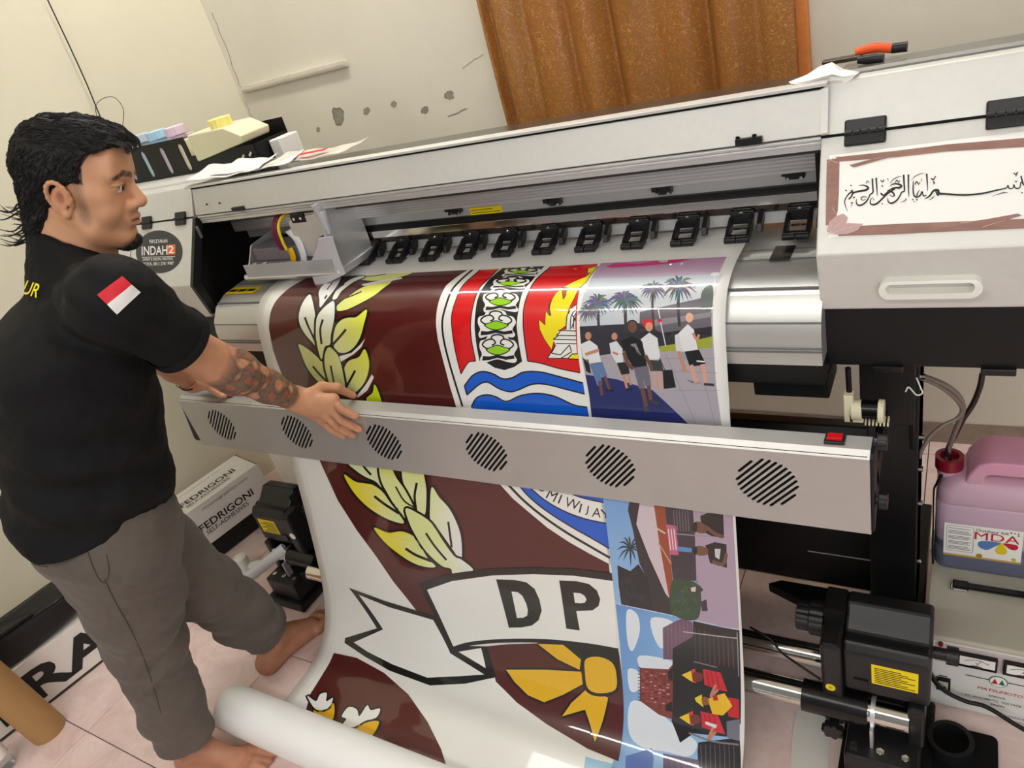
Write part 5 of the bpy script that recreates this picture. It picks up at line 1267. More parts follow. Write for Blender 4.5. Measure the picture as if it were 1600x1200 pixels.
# ================================================================== take-up units on the floor
def takeup(label, xin, sgn, yc, name='take_up_unit'):
    """xin: x of the inner plate, sgn: direction in which the motor sits"""
    t = thing(name, (xin + sgn * .1, yc, 0), label, 'take-up unit', 'motor units of the take-up reel')
    X = lambda a: xin + sgn * a
    def bx(mb, a, c, y0, y1, z0, z1): mb.box(min(X(a), X(c)), max(X(a), X(c)), y0, y1, z0, z1)
    y = yc
    mb = MB(); bx(mb, 0, .040, y - .045, y + .050, .10, .345); mb.build('plate', M['black_plastic'], t, bevel=.008)
    mb = MB(); bx(mb, .0, .040, y + .02, y + .085, .27, .375); mb.build('head_block', M['black_matt'], t, bevel=.004)
    prof = [(y - .035, .215), (y - .035, .325), (y - .020, .345), (y + .005, .340), (y + .02, .352), (y + .05, .380), (y + .085, .372), (y + .10, .34), (y + .10, .215)]
    mb = MB(); mb.prism(prof, *sorted((X(.041), X(.192))), 0); mot = mb.build('motor_housing', M['black_plastic'], t, bevel=.006)
    q = y - .0356
    mb = MB(); bx(mb, .092, .172, q - .0004, q + .0006, .252, .308); lb = mb.build('label', M['yellow_label'], mot, bevel=.0)
    mb = MB()
    for k in range(9): bx(mb, .097, .167 - .012 * (k % 3), q - .0010, q - .0003, .257 + .0052 * k, .2585 + .0052 * k)
    mb.build('label_lines', M['ink_text'], lb)
    mb = MB(); bx(mb, .060, .086, q - .003, q + .002, .232, .256); mb.build('rocker_switch', M['black_gloss'], mot, bevel=.001)
    if sgn > 0:
        mb = MB(); mb.cyl((X(.017), y - .0455, .222), (X(.017), y - .0468, .222), .0095, 20); d_ = mb.build('round_sticker', M['yellow_label'], t)
        mb = MB(); letter(mb, 'Zi', (X(.017), y - .0468, .222), (1, 0, 0), (0, 0, 1), .006, lift=.0004); mb.build('lettering', M['ink_text'], d_)
    # spindle knob
    mb = MB(); n = 36
    for a, c, r in ((-.030, -.002, .036), (-.056, -.030, .030)):
        ring = [(y + .045 + r * (1 if k % 3 else .94) * math.cos(2 * math.pi * k / n), .315 + r * (1 if k % 3 else .94) * math.sin(2 * math.pi * k / n)) for k in range(n)]
        mb.prism(ring, *sorted((X(a), X(c))), 0)
    mb.build('spindle_knob', M['black_plastic'], t, bevel=.0015)
    # lower block, clamps, chrome bar end
    mb = MB(); mb.cyl((X(-.040), y - .035, .163), (X(.085), y - .035, .163), .034, 28); mb.build('collar', M['black_gloss'], t, smooth=40)
    mb = MB(); mb.cyl((X(.06), y - .035, .163), (X(.158), y - .035, .163), .0265, 28); mb.build('bar_end', M['chrome'], t, smooth=40)
    mb = MB(); mb.cyl((X(.090), y - .035, .163), (X(.098), y - .035, .163), .030, 28); bx(mb, .091, .097, y - .08, y - .06, .09, .16); mb.build('clamp_ring', M['alu'], t, smooth=40)
    mb = MB(); bx(mb, .045, .180, y - .11, y + .09, .03, .105); bx(mb, .155, .185, y - .05, y + .08, .10, .215); bx(mb, .06, .155, y + .01, y + .06, .10, .215); mb.build('foot_block', M['black_plastic'], t, bevel=.006)
    for a, yy in ((.062, -.085), (.11, -.085), (.155, -.085)):
        mb = MB(); mb.cyl((X(a), y + yy, .104), (X(a), y + yy, .110), .008, 6); mb.build('bolt', M['chrome'], t)
    mb = MB(); bx(mb, .03, .20, y - .13, y + .12, 0, .031); mb.build('base', M['black'], t, bevel=.006)
    mb = MB(); n = 21
    ring = [(X(.020) + (.022 if k % 3 else .017) * math.cos(2 * math.pi * k / n), .112 + (.022 if k % 3 else .017) * math.sin(2 * math.pi * k / n)) for k in range(n)]
    mb.prism(ring, y - .075, y - .058, 1); mb.cyl((X(.02), y - .06, .112), (X(.02), y - .04, .112), .010); mb.build('star_knob', M['black_plastic'], t, bevel=.002)
    mb = MB(); mb.cyl((X(.19), y + .03, .30), (X(.225), y + .03, .30), .012, 14); mb.cyl((X(.215), y + .03, .30), (X(.235), y + .03, .30), .018, 14); mb.build('plug_connector', M['black_plastic'], t, smooth=40)
    return t
tuR = takeup('black take-up motor unit with yellow label beside the voltage regulator', -.212, 1, 1.055)
tuL = takeup('black take-up motor unit on the floor between carton and banner edge', -1.775, -1, 1.10)
q = P2(464, 861, 1, 1.05)
mb = MB(); mb.cyl((-1.790, 1.0545, .27), (-1.790, 1.0535, .27), .012, 20); mb.build('round_sticker', M['white_print'], tuL)
# chrome bars between the units
for nm, px, py, yy, r, lab in (('take_up_bar', 1215, 1090, None, .0265, 'lower chrome take-up bar entering the black collar behind the banner'), ('guide_bar', 1225, 1013, 1.135, .025, 'upper chrome guide bar running behind the banner')):
    if yy is None: y_, z_ = 1.020, .163
    else: y_, z_ = yy, P2(px, py, 1, yy)[2]
    mb = MB(); mb.cyl((-1.73, y_, z_), (-.212 - (.0 if yy is None else -.0), y_, z_), r, 28)
    o = mb.build(nm, M['chrome'], smooth=40); tag(o, lab, 'metal bar')
wire('thin_cable', [P2(1172, 980, 1, 1.09), P2(1190, 990, 1, 1.08), P2(1205, 1000, 1, 1.075), P2(1222, 1020, 1, 1.07), P2(1250, 1040, 1, 1.05), P2(1283, 1062, 1, 1.04)], .0025, M['black'], 'thin black cable hanging over the upper chrome bar', 'cable')

# ================================================================== voltage regulator
SX0, SX1, SY0, SY1, SH = -.031, .285, 1.186, 1.50, .232
M['stav_face'] = mat('regulator_face', rgb(226, 226, 222), .45, var=.03, vscale=20)
M['stav_grey'] = mat('regulator_top', rgb(186, 180, 164), .5, var=.08, vscale=7)
M['stav_band'] = mat('regulator_band', rgb(196, 184, 182), .4)
st = thing('voltage_regulator', ((SX0 + SX1) / 2, (SY0 + SY1) / 2, 0), 'grey voltage regulator box with two meters under the ink canister', 'regulator')
mb = MB(); mb.box(SX0, SX1, SY0 + .002, SY1, .008, SH - .002); mb.build('case', M['stav_face'], st, bevel=.004)
mb = MB(); mb.prism([(SY0 - .004, SH - .012), (SY0 - .004, SH - .002), (SY0, SH + .001), (SY1 + .004, SH + .001), (SY1 + .004, SH - .012)], SX0 - .003, SX1 + .003, 0); mb.build('lid', M['stav_grey'], st, bevel=.002)
mb = MB(); mb.box(SX0 + .014, SX1 - .014, SY0 - .001, SY0 + .004, SH - .078, SH - .022); bd = mb.build('meter_band', M['stav_band'], st, bevel=.001)
for k in range(4):
    mb = MB(); x = SX0 + .03 if k < 2 else SX1 - .03; yy = SY0 + .03 if k % 2 else SY1 - .03; mb.cyl((x, yy, 0), (x, yy, .009), .012, 14); mb.build('foot', M['black_plastic'], st)
def SF(px, py): return P2(px, py, 1, SY0)
for px0, px1, ch in ((1495, 1559, 'V'), (1570, 1634, 'A')):
    a = SF(px0, 1012); c = SF(px1, 1033)
    x0, x1 = a[0], c[0]; zc = SH - .050
    mb = MB(); mb.box(x0, x1, SY0 - .010, SY0, zc - .019, zc + .019); mt = mb.build('meter', M['black_gloss'], st, bevel=.002)
    mb = MB(); mb.box(x0 + .006, x1 - .004, SY0 - .0105, SY0 - .0098, zc - .010, zc + .015); mb.build('dial', M['white_print'], mt)
    mb = MB(); cx_ = (x0 + x1) / 2; mb.tube([(cx_ - .022, SY0 - .0108, zc + .003), (cx_, SY0 - .0108, zc + .010), (cx_ + .022, SY0 - .0108, zc + .003)], .0004, 5); mb.tube([(cx_, SY0 - .0108, zc - .008), (cx_ + .008, SY0 - .0108, zc + .011)], .0004, 5, sub=2)
    for k in range(9): an = R_(50 + 10 * k); mb.tube([(cx_ + .028 * math.cos(an), SY0 - .0108, zc - .018 + .028 * math.sin(an)), (cx_ + .031 * math.cos(an), SY0 - .0108, zc - .018 + .031 * math.sin(an))], .0003, 4, sub=1)
    mb.build('needle_scale', M['ink_text'], mt)
    mb = MB(); letter(mb, ch, (cx_, SY0 - .0106, zc + .001), (1, 0, 0), (0, 0, 1), .006); mb.build('lettering', M['ink_text'], mt)
    mb = MB(); mb.sphere((cx_, SY0 - .010, zc - .011), (.012, .003, .004), 8); mb.build('meter_cap', M['black_gloss'], mt, smooth=60)
for px, py, m_, nm in ((1470, 1005, mat('red_lamp', rgb(120, 20, 24), .3), 'indicator_lamp'), (1470, 1017, mat('yellow_lamp', rgb(240, 220, 60), .3, emit=rgb(240, 220, 60), estr=1.0), 'indicator_lamp')):
    q = SF(px, py); mb = MB(); mb.cyl((q[0], SY0 + .001, q[2]), (q[0], SY0 - .006, q[2]), .0045, 12); mb.build(nm, m_, st, smooth=40)
q = SF(1474, 1068); mb = MB(); mb.box(q[0] - .013, q[0] + .013, SY0 - .005, SY0 + .002, q[2] - .019, q[2] + .019); bk = mb.build('breaker', M['black_gloss'], st, bevel=.001)
mb = MB(); mb.box(q[0] - .009, q[0] + .009, SY0 - .0065, SY0 - .004, q[2] - .013, q[2] + .013); mb.build('breaker_plate', mat('breaker_plate', rgb(200, 192, 176), .5), bk)
mb = MB(); mb.box(q[0] - .005, q[0] + .005, SY0 - .012, SY0 - .006, q[2] - .010, q[2] - .001); mb.build('breaker_toggle', M['black_gloss'], bk)
mb = MB(); mb.box(q[0] - .009, q[0] + .007, SY0 + .0005, SY0 + .0022, q[2] + .022, q[2] + .0235); mb.build('breaker_caption', M['ink_text'], st)
FX, FZ = (1, 0, 0), (0, 0, 1)
c0 = SF(1560, 1066)
mb = MB(); mb.cyl((c0[0], SY0 + .0012, c0[2]), (c0[0], SY0 + .0004, c0[2]), .0165, 28); em = mb.build('emblem', mat('emblem_ring', rgb(60, 140, 110), .5), st); em.data.transform(Matrix.Translation((0, 0, 0)))
mb = MB(); mb.cyl((c0[0], SY0 + .0006, c0[2]), (c0[0], SY0 - .0001, c0[2]), .0145, 28); mb.build('emblem_disc', M['white_print'], em)
for s, m_ in ((-1, M['red_print']), (1, mat('green_print', rgb(30, 110, 80), .5))):
    mb = MB(); x = c0[0] + s * .0062; mb.prism([(x - .0055, c0[2] - .007), (x + .0055, c0[2] - .007), (x, c0[2] + .009)], SY0 - .0006, SY0 + .0004, 1); mb.build('emblem_triangle', m_, em)
def SL(word, px, py, h, m_, width=None, shear=0): 
    p = SF(px, py); mb = MB(); letter(mb, word, (p[0], SY0 + .0012, p[2]), FX, FZ, h, width, shear=shear); mb.build('lettering', m_, st)
SL('MATSUMOTO', 1562, 1082, .0085, M['red_print'], .078, .2); SL('STAVOL', 1558, 1087 + 3, .0062, M['ink_text'], .030); SL('AC  AUTOMATIC  VOLTAGE  REGULATOR', 1573, 1094 + 6, .0060, M['ink_text'], .150); SL('3000N', 1558, 1099 + 4, .0062, M['ink_text'], .024); SL('MANUFACTURING  CO', 1592, 1124, .0052, M['ink_text'], .078)
for px0, py0, px1, py1 in ((1508, 1055, 1546, 1062), (1575, 1068, 1640, 1082)):
    a = SF(px0, py0); c = SF(px1, py1); mb = MB(); mb.box(a[0], c[0], SY0 + .0008, SY0 + .0022, a[2] - .0006, a[2] + .0006); mb.build('rule_line', M['ink_text'], st)
# carrying handle on the lid
mb = MB(); hq = P2(1500, 915, 2, SH + .01); mb.box(hq[0] - .018, hq[0] + .016, hq[1] - .012, hq[1] + .012, SH + .001, SH + .008); mb.build('handle_bracket', M['chrome'], st, bevel=.002)
mb = MB(); mb.box(hq[0] - .014, hq[0] + .016, hq[1] - .011, hq[1] + .012, SH + .007, SH + .016); mb.box(hq[0] + .010, hq[0] + .19, hq[1] - .008, hq[1] + .010, SH + .008, SH + .014); mb.build('carry_handle', M['black_gloss'], st, bevel=.003)
wire('power_cable', [P2(1452, 1048, 1, 1.16), P2(1462, 1066, 1, 1.165), P2(1480, 1082, 1, 1.165), P2(1510, 1096, 1, 1.165), P2(1540, 1104, 1, 1.165), P2(1580, 1128, 1, 1.15), P2(1625, 1160, 1, 1.13), (.20, 1.08, .006), (.34, 1.0, .006)], .0048, M['black'],
     'thick black power cable sagging across the front of the voltage regulator', 'cable')

# ================================================================== ink canister on the regulator
jc = thing('ink_canister', (.075, 1.44, SH + .001), 'translucent purple ink canister with white label on the grey regulator', 'canister')
jm = bpy.data.materials.new('canister_plastic'); jm.use_nodes = True
nt = jm.node_tree; b = nt.nodes['Principled BSDF']
tc = nt.nodes.new('ShaderNodeTexCoord'); sp = nt.nodes.new('ShaderNodeSeparateXYZ'); nt.links.new(tc.outputs['Object'], sp.inputs[0])
cr = nt.nodes.new('ShaderNodeValToRGB'); mr = nt.nodes.new('ShaderNodeMapRange'); mr.inputs[1].default_value = 0; mr.inputs[2].default_value = .31
nt.links.new(sp.outputs[2], mr.inputs[0]); nt.links.new(mr.outputs[0], cr.inputs[0])
cr.color_ramp.elements[0].position = .0; cr.color_ramp.elements[0].color = rgb(92, 96, 118)
cr.color_ramp.elements[1].position = 1.0; cr.color_ramp.elements[1].color = rgb(222, 150, 182)
for p_, c_ in ((.27, rgb(104, 108, 130)), (.30, rgb(186, 164, 184)), (.72, rgb(206, 172, 190))): e = cr.color_ramp.elements.new(p_); e.color = c_
nt.links.new(cr.outputs[0], b.inputs['Base Color']); b.inputs['Roughness'].default_value = .35; b.inputs['Subsurface Weight'].default_value = .15; b.inputs['Subsurface Radius'].default_value = (.02, .01, .015)
JX0, JX1, JY0, JY1, JZ = -.030, .168, 1.375, 1.505, SH + .001
def rrect(x0, x1, y0, y1, r, n=6):
    out = []
    for cx_, cy_, a0 in ((x1 - r, y1 - r, 0), (x0 + r, y1 - r, 90), (x0 + r, y0 + r, 180), (x1 - r, y0 + r, 270)):
        for k in range(n + 1): a = R_(a0 + 90 * k / n); out.append((cx_ + r * math.cos(a), cy_ + r * math.sin(a)))
    return out
mb = MB(); rings = []
for z, ins, r in ((0, .010, .020), (.008, .002, .025), (.02, 0, .028), (.06, 0, .028), (.064, .002, .027), (.068, 0, .028), (.185, 0, .028), (.19, .003, .027), (.195, 0, .028), (.225, .004, .03), (.245, .016, .03), (.252, .03, .025)):
    rings.append([(x, y, JZ + z) for x, y in rrect(JX0 + ins, JX1 - ins, JY0 + ins, JY1 - ins, r)])
n = len(rings[0]); L = len(rings)
mb.add([p for r_ in rings for p in r_], [(k * n + i, k * n + (i + 1) % n, (k + 1) * n + (i + 1) % n, (k + 1) * n + i) for k in range(L - 1) for i in range(n)] + [tuple(range(n - 1, -1, -1)), tuple(range((L - 1) * n, L * n))])
jb = mb.build('body', jm, jc, smooth=50)
yc_ = (JY0 + JY1) / 2
cu_ = bpy.data.curves.new('handle', 'CURVE'); cu_.dimensions = '2D'; cu_.fill_mode = 'BOTH'; cu_.extrude = .044; cu_.bevel_depth = .006; cu_.bevel_resolution = 3
spl([(JX0 + .050, JZ + .215), (JX1 - .006, JZ + .215), (JX1 - .006, JZ + .285), (JX1 - .02, JZ + .296), (JX0 + .100, JZ + .296), (JX0 + .078, JZ + .288), (JX0 + .062, JZ + .262)])
spl(rrect(JX0 + .080, JX1 - .022, JZ + .222, JZ + .274, .018))
to = bpy.data.objects.new('t', cu_); COL.objects.link(to); bpy.context.view_layer.update()
me = bpy.data.meshes.new_from_object(to.evaluated_get(bpy.context.evaluated_depsgraph_get())); bpy.data.objects.remove(to); bpy.data.curves.remove(cu_)
og = ORG[jc.name]
for v in me.vertices:
    x, z, y = v.co; v.co = (x - og[0], yc_ + y - og[1], z - og[2])
bm = bmesh.new(); bm.from_mesh(me); bmesh.ops.recalc_face_normals(bm, faces=bm.faces); bm.to_mesh(me); bm.free()
me.materials.clear(); me.materials.append(jm); link_mesh('handle', me, jc)
mb = MB(); mb.box(JX0 + .076, JX1 - .018, yc_ - .012, yc_ + .012, JZ + .218, JZ + .278); mb.build('grip_web', jm, jc, bevel=.003)
ncx = P2(1484, 705, 1, yc_ - .01)[0]; mb = MB(); ny = yc_ - .012
mb.lathe((ncx, ny, JZ + .240), [(.022, 0), (.022, .022), (.024, .022), (.024, .026)], 24); mb.build('neck', jm, jc, smooth=40)
mb = MB(); nn_ = 30; mb.pipe((ncx, ny, JZ + .256), (ncx, ny, JZ + .284), .0265, .018, 30); mb.cyl((ncx, ny, JZ + .256), (ncx, ny, JZ + .272), .019, 24); mb.build('red_cap', mat('dark_red_cap', rgb(128, 20, 40), .3), jc, smooth=40)
lb_x0, lb_x1, lz0, lz1 = JX0 + .018, .129, JZ + .050, JZ + .142
mb = MB(); mb.box(lb_x0, lb_x1, JY0 - .0008, JY0 + .001, lz0, lz1); lab = mb.build('label', M['white_print'], jc)
def jl(px, pz): return (lb_x0 + px * (lb_x1 - lb_x0), JY0 - .0009, lz0 + pz * (lz1 - lz0))
mb = MB(); a = jl(0, 0); c = jl(1, .055); mb.box(a[0], c[0], JY0 - .0012, JY0 - .0006, a[2], c[2]); mb.build('gold_strip', mat('gold_strip', rgb(200, 158, 80), .4), lab)
mb = MB()
a = jl(.035, .16); c = jl(.39, .95); r_ = rrect(a[0], c[0], a[2], c[2], .004, 4); r2 = rrect(a[0] + .0007, c[0] - .0007, a[2] + .0007, c[2] - .0007, .0034, 4)
nr = len(r_); mb.add([(x, JY0 - .0013, z) for x, z in r_] + [(x, JY0 - .0013, z) for x, z in r2], [(i, (i + 1) % nr, nr + (i + 1) % nr, nr + i) for i in range(nr)]); mb.build('label_box', M['ink_text'], lab)
mb = MB()
for k in range(17):
    if k % 4 == 3: continue
    a = jl(.06, .22 + .040 * k); c = jl(.36 - .02 * (k % 3), .22 + .040 * k); mb.box(a[0], c[0], JY0 - .0013, JY0 - .0008, a[2], a[2] + .0012)
mb.build('small_print', M['grey_text'], lab)
mb = MB(); letter(mb, 'Outdoor Ink', jl(.62, .90), FX, FZ, .0080, .058); mb.build('lettering', M['ink_text'], lab)
mb = MB(); letter(mb, 'MDA', jl(.68, .73), FX, FZ, .0205, .079); mb.build('lettering', M['red_print'], lab)
def drop(pts, m_, lift):
    mb = MB(); mb.poly([(jl(*p)[0], JY0 - lift, jl(*p)[2]) for p in closed_curve(pts, 5)]); mb.build('ink_drop', m_, lab, recalc=True)
drop([(.74, .585), (.62, .60), (.52, .59), (.455, .53), (.45, .42), (.51, .33), (.58, .33), (.65, .44)], mat('drop_blue', rgb(84, 128, 188), .5), .0014)
drop([(.745, .595), (.80, .45), (.82, .33), (.78, .25), (.71, .25), (.67, .33), (.69, .45)], mat('drop_yellow', rgb(232, 206, 24), .5), .0018)
drop([(.765, .585), (.86, .60), (.935, .58), (.95, .50), (.92, .43), (.86, .43), (.81, .49)], mat('drop_red', rgb(196, 26, 60), .5), .0014)
for k, q in enumerate(((.85, .93), (.895, .925), (.94, .92), (.94, .865))):
    p = jl(*q); mb = MB(); mb.cyl((p[0], JY0 - .0006, p[2]), (p[0], JY0 - .0012, p[2]), .0018, 10); mb.build('dot', M['ink_text'] if k == 0 else M['grey_text'], lab)
for q, r_, m_ in (((.475, .10), .0060, mat('gold_seal', rgb(176, 138, 60), .35)), ((.91, .12), .0045, mat('green_seal', rgb(190, 196, 60), .4))):
    p = jl(*q); mb = MB(); mb.cyl((p[0], JY0 - .0006, p[2]), (p[0], JY0 - .0016, p[2]), r_, 20); mb.build('seal', m_, lab)
mb = MB(); mb.tube([P2(1471, 742, 1, JY0 - .004), P2(1464, 756, 1, JY0 - .002), P2(1459, 768, 1, JY0 + .006), (JX0 - .003, JY0 + .016, JZ + .12), (JX0 - .003, JY0 + .015, JZ + .05), (JX0 - .001, JY0 + .012, JZ + .003)], [.0035, .003, .0018, .0018, .0022, .0022], 8); mb.build('ink_drip', M['black'], jc, smooth=60)

# hoses into the canister
M['hose'] = mat('clear_hose', rgb(150, 136, 126), .25, trans=.35)
M['hose_dark'] = mat('dark_hose', rgb(44, 36, 34), .25)
hz = JZ + .25
wire('waste_hose', [P2(1535, 584, 1, 1.42), P2(1531, 605, 1, 1.42), P2(1520, 632, 1, 1.425), P2(1505, 655, 1, 1.425), P2(1492, 680, 1, 1.43), P2(1481, 705, 1, 1.43), (ncx + .004, ny, hz)], .0055, M['hose_dark'], 'dark waste ink hose dropping from the printer into the red canister neck', 'hose')
wire('clear_hose', [P2(1415, 580, 1, 1.33), P2(1440, 587, 1, 1.33), P2(1470, 598, 1, 1.34), P2(1495, 615, 1, 1.36), P2(1505, 635, 1, 1.39), P2(1500, 655, 1, 1.41), P2(1490, 680, 1, 1.42), P2(1482, 705, 1, 1.43), (ncx - .004, ny - .004, hz)], .005, M['hose'], 'clear hose arching from the stand into the canister', 'hose')
wire('clear_hose', [P2(1425, 586, 1, 1.33), P2(1465, 602, 1, 1.34), P2(1492, 622, 1, 1.36), P2(1503, 640, 1, 1.38), P2(1495, 654, 1, 1.38), P2(1475, 664, 1, 1.37), P2(1455, 680, 1, 1.36), P2(1442, 700, 1, 1.35), P2(1436, 715, 1, 1.35)], .004, M['hose'], 'clear hose looping back behind the black stand leg', 'hose')
wire('cable_tie', [P2(1432, 590, 1, 1.26), P2(1438, 605, 1, 1.26), P2(1441, 614, 1, 1.26), P2(1432, 617, 1, 1.26), P2(1420, 605, 1, 1.26), P2(1415, 612, 1, 1.26)], .0014, M['white_plastic'], 'white plastic tie curled on the black stand leg', 'cable tie')

# ================================================================== floor items on the right
def flat(name, px, z, m_, label, cat, thick=.0006):
    pts = [P2(a, c, 2, z) for a, c in px]; mb = MB(); mb.prism([(p[0], p[1]) for p in pts], z, z + thick, 2); o = mb.build(name, m_); tag(o, label, cat); return o
flat('vinyl_strip', [(1258, 1058), (1280, 1062), (1300, 1130), (1290, 1230), (1232, 1225), (1240, 1130)], .001, mat('offcut_white', rgb(214, 210, 202), .5), 'white vinyl offcut strip lying on the floor under the chrome bars', 'offcut', .0008)
c0 = P2(1488, 1168, 2, .02)
fl = thing('flange_base', (c0[0], c0[1], 0), 'black square base plate with a raised round socket on the floor', 'base plate')
mb = MB(); mb.prism(rrect(c0[0] - .085, c0[0] + .080, c0[1] - .10, c0[1] + .055, .012), .001, .016, 2); mb.build('plate', M['black_matt'], fl, bevel=.003)
mb = MB(); mb.pipe((c0[0] - .004, c0[1], .014), (c0[0] - .004, c0[1], .05), .042, .033, 36); mb.build('socket', M['black_plastic'], fl, smooth=40)

# ================================================================== cartons, bag, tube at the left wall
bd_ = np.array([-.195, -.981, 0]); bn_ = np.array([.981, -.195, 0])      # along the wall towards the camera / out of the wall
M['carton_end'] = mat('carton_edge', rgb(60, 54, 50), .8)
def carton(name, corner, length, hgt, dep, z0, label):
    """corner: front bottom far corner"""
    t = thing(name, tuple(np.array(corner) + bd_ * length / 2 - bn_ * dep / 2 + np.array([0, 0, z0])), label, 'carton')
    c = np.array(corner, float) + bd_ * length / 2 - bn_ * dep / 2 + np.array([0, 0, z0 + hgt / 2])
    mb = MB(); mb.obox(c, bd_ * length / 2, bn_ * dep / 2, (0, 0, hgt / 2)); mb.build('box', M['carton'], t, bevel=.002)
    mb = MB(); mb.obox(c - bd_ * (length / 2 - .004) + np.array([0, 0, hgt / 2]), bd_ * .0015, bn_ * dep / 2, (0, 0, .0008)); mb.obox(c - bd_ * (length / 2 + .0002), bd_ * .0008, bn_ * (dep / 2), (0, 0, .0015)); mb.build('flap_seam', M['carton_end'], t)
    return t, c
fz = .085
fc = P2(429, 775, 2, fz); fc[2] = 0
fed, c = carton('long_carton', fc, .55, .165, .17, fz, 'long white carton with black lettering under the printer at the left wall')
rt = -bd_; 
def FT(word, along, up, h, face, m_=None, w=None):
    mb = MB()
    if face == 'front': letter(mb, word, np.array(fc) + bd_ * along + np.array([0, 0, fz + up]), rt, (0, 0, 1), h, w, lift=.0012)
    else: letter(mb, word, np.array(fc) + bd_ * along - bn_ * up + np.array([0, 0, fz + .165]), rt, -bn_, h, w, lift=.0012)
    mb.build('lettering', m_ or M['ink_text'], fed)
FT('FEDRIGONI', .185, .078, .030, 'front', w=.235); FT('SELF-ADHESIVES', .195, .048, .018, 'front', w=.185); FT('ritramagraphics.com', .16, .140, .014, 'front', M['grey_text'], w=.20)
FT('FEDRIGONI', .185, .070, .034, 'top', w=.235); FT('SELF-ADHESIVES', .20, .036, .018, 'top', w=.185); FT('ritramagraphics.com', .19, .135, .010, 'top', M['grey_text'], w=.19)
mb = MB(); cc2 = np.array(fc) + bd_ * .28 - bn_ * .09 + np.array([0, 0, fz / 2 + .001]); mb.obox(cc2, bd_ * .27, bn_ * .075, (0, 0, fz / 2 - .001)); o = mb.build('floor_plinth', M['black'], bevel=.004); tag(o, 'low black plinth on the floor beneath the lettered carton', 'plinth')
# white sack standing behind the carton
sk = P2(440, 765, 2, .0)
wx, wy = -2.16, 1.50
mb = MB()
mb.grid(lambda a, c: (wx + .16 * math.cos(2 * math.pi * a) * (1 - .25 * c ** 4) + .008 * math.sin(9 * a * 6.28 + 5 * c), wy + .12 * math.sin(2 * math.pi * a) * (1 - .3 * c ** 4) + .008 * math.sin(7 * a * 6.28), .50 * c), 64, 18)
mb.add([(wx + .16 * .75 * math.cos(2 * math.pi * k / 32), wy + .12 * .7 * math.sin(2 * math.pi * k / 32), .50) for k in range(32)], [tuple(range(32))])
o = mb.build('white_sack', mat('white_sack', rgb(224, 216, 202), .7, bump=.2, bscale=20), smooth=70); tag(o, 'upright white sack behind the lettered carton', 'sack')
# second carton, close to the camera on the left
rc = P2(150, 1043, 2, 0) + (-bd_) * .16; rc[2] = 0
rit, c = carton('long_carton', rc, .95, .175, .18, .006, 'white carton with huge black letters on the floor behind the man')
mb = MB(); letter(mb, 'RITRA', np.array(rc) + bd_ * .36 + np.array([0, 0, .088]), rt, (0, 0, 1), .115, .60, lift=.0014); mb.build('lettering', M['ink_text'], rit)
mb = MB(); mb.obox(c + np.array([0, 0, -.0875]) + bn_ * .09, bd_ * .475, bn_ * .0008, (0, 0, .004)); mb.build('shadow_gap', M['carton_end'], rit)
# black bag on top
bc = np.array(rc) + bd_ * .30 - bn_ * .075 + np.array([0, 0, .182])
bag = thing('black_bag', tuple(bc), 'soft black zip bag lying on the carton with huge letters', 'bag')
mb = MB()
def bagp(a, c):
    th = 2 * math.pi * a; ph = -math.pi / 2 + math.pi * c
    sx = abs(math.cos(ph)) ** .45 * (1 if math.cos(ph) >= 0 else -1)
    q = bd_ * .25 * sx * math.copysign(abs(math.cos(th)) ** .5, math.cos(th)) + bn_ * .075 * sx * math.copysign(abs(math.sin(th)) ** .55, math.sin(th))
    return bc + q + np.array([0, 0, .058 + .056 * math.copysign(abs(math.sin(ph)) ** .6, math.sin(ph)) + .005 * math.sin(3 * th + 4 * c)])
mb.grid(bagp, 64, 30); mb.build('bag_body', mat('black_nylon', rgb(20, 20, 22), .5, bump=.3, bscale=40), bag, smooth=70)
mb = MB(); mb.tube([bagp(k / 40, .70) + (bagp(k / 40, .70) - bc) * .015 for k in range(0, 41)], .004, 6, sub=1); mb.build('zip_piping', M['black_gloss'], bag, smooth=60)
mb = MB(); mb.tube([bc + bd_ * .14 + bn_ * .06 + np.array([0, 0, .115]), bc + bd_ * .07 + bn_ * .075 + np.array([0, 0, .125]), bc + bn_ * .07 + np.array([0, 0, .122]), bc - bd_ * .10 + bn_ * .06 + np.array([0, 0, .115])], .007, 8); mb.build('bag_strap', M['black'], bag, smooth=60)
# cardboard tube
tb = P2(74, 1138, 2, .01)
mb = MB(); mb.pipe((tb[0], tb[1], .002), (tb[0] + .06, tb[1] - .10, 1.1), .050, .044, 40)
o = mb.build('cardboard_tube', mat('brown_cardboard', rgb(176, 136, 86), .7, var=.05, vscale=30, stretch=(1, 1, .2)), smooth=40); tag(o, 'brown cardboard tube standing on the floor before the lettered carton', 'tube')
# clear bottle at the picture edge
bp = P2(4, 1192, 2, .02)
bt = thing('plastic_bottle', (bp[0], bp[1], 0), 'small clear plastic bottle on the floor beside the cardboard tube', 'bottle')
mb = MB(); mb.lathe((bp[0], bp[1], .001), [(.024, 0), (.029, .006), (.030, .02), (.028, .03), (.030, .04), (.030, .10), (.028, .11), (.030, .12), (.030, .15), (.022, .175), (.013, .19), (.012, .205)], 24); mb.build('bottle_body', mat('clear_plastic', rgb(235, 240, 242), .08, trans=.9, ior=1.2), bt, smooth=50)
mb = MB(); mb.lathe((bp[0], bp[1], .203), [(.014, 0), (.014, .016), (.012, .018)], 20); mb.build('bottle_cap', mat('blue_cap', rgb(90, 140, 190), .4), bt, smooth=40)
mb = MB(); mb.lathe((bp[0], bp[1], .05), [(.0305, 0), (.0305, .045)], 24); mb.build('bottle_label', M['white_print'], bt, smooth=40)
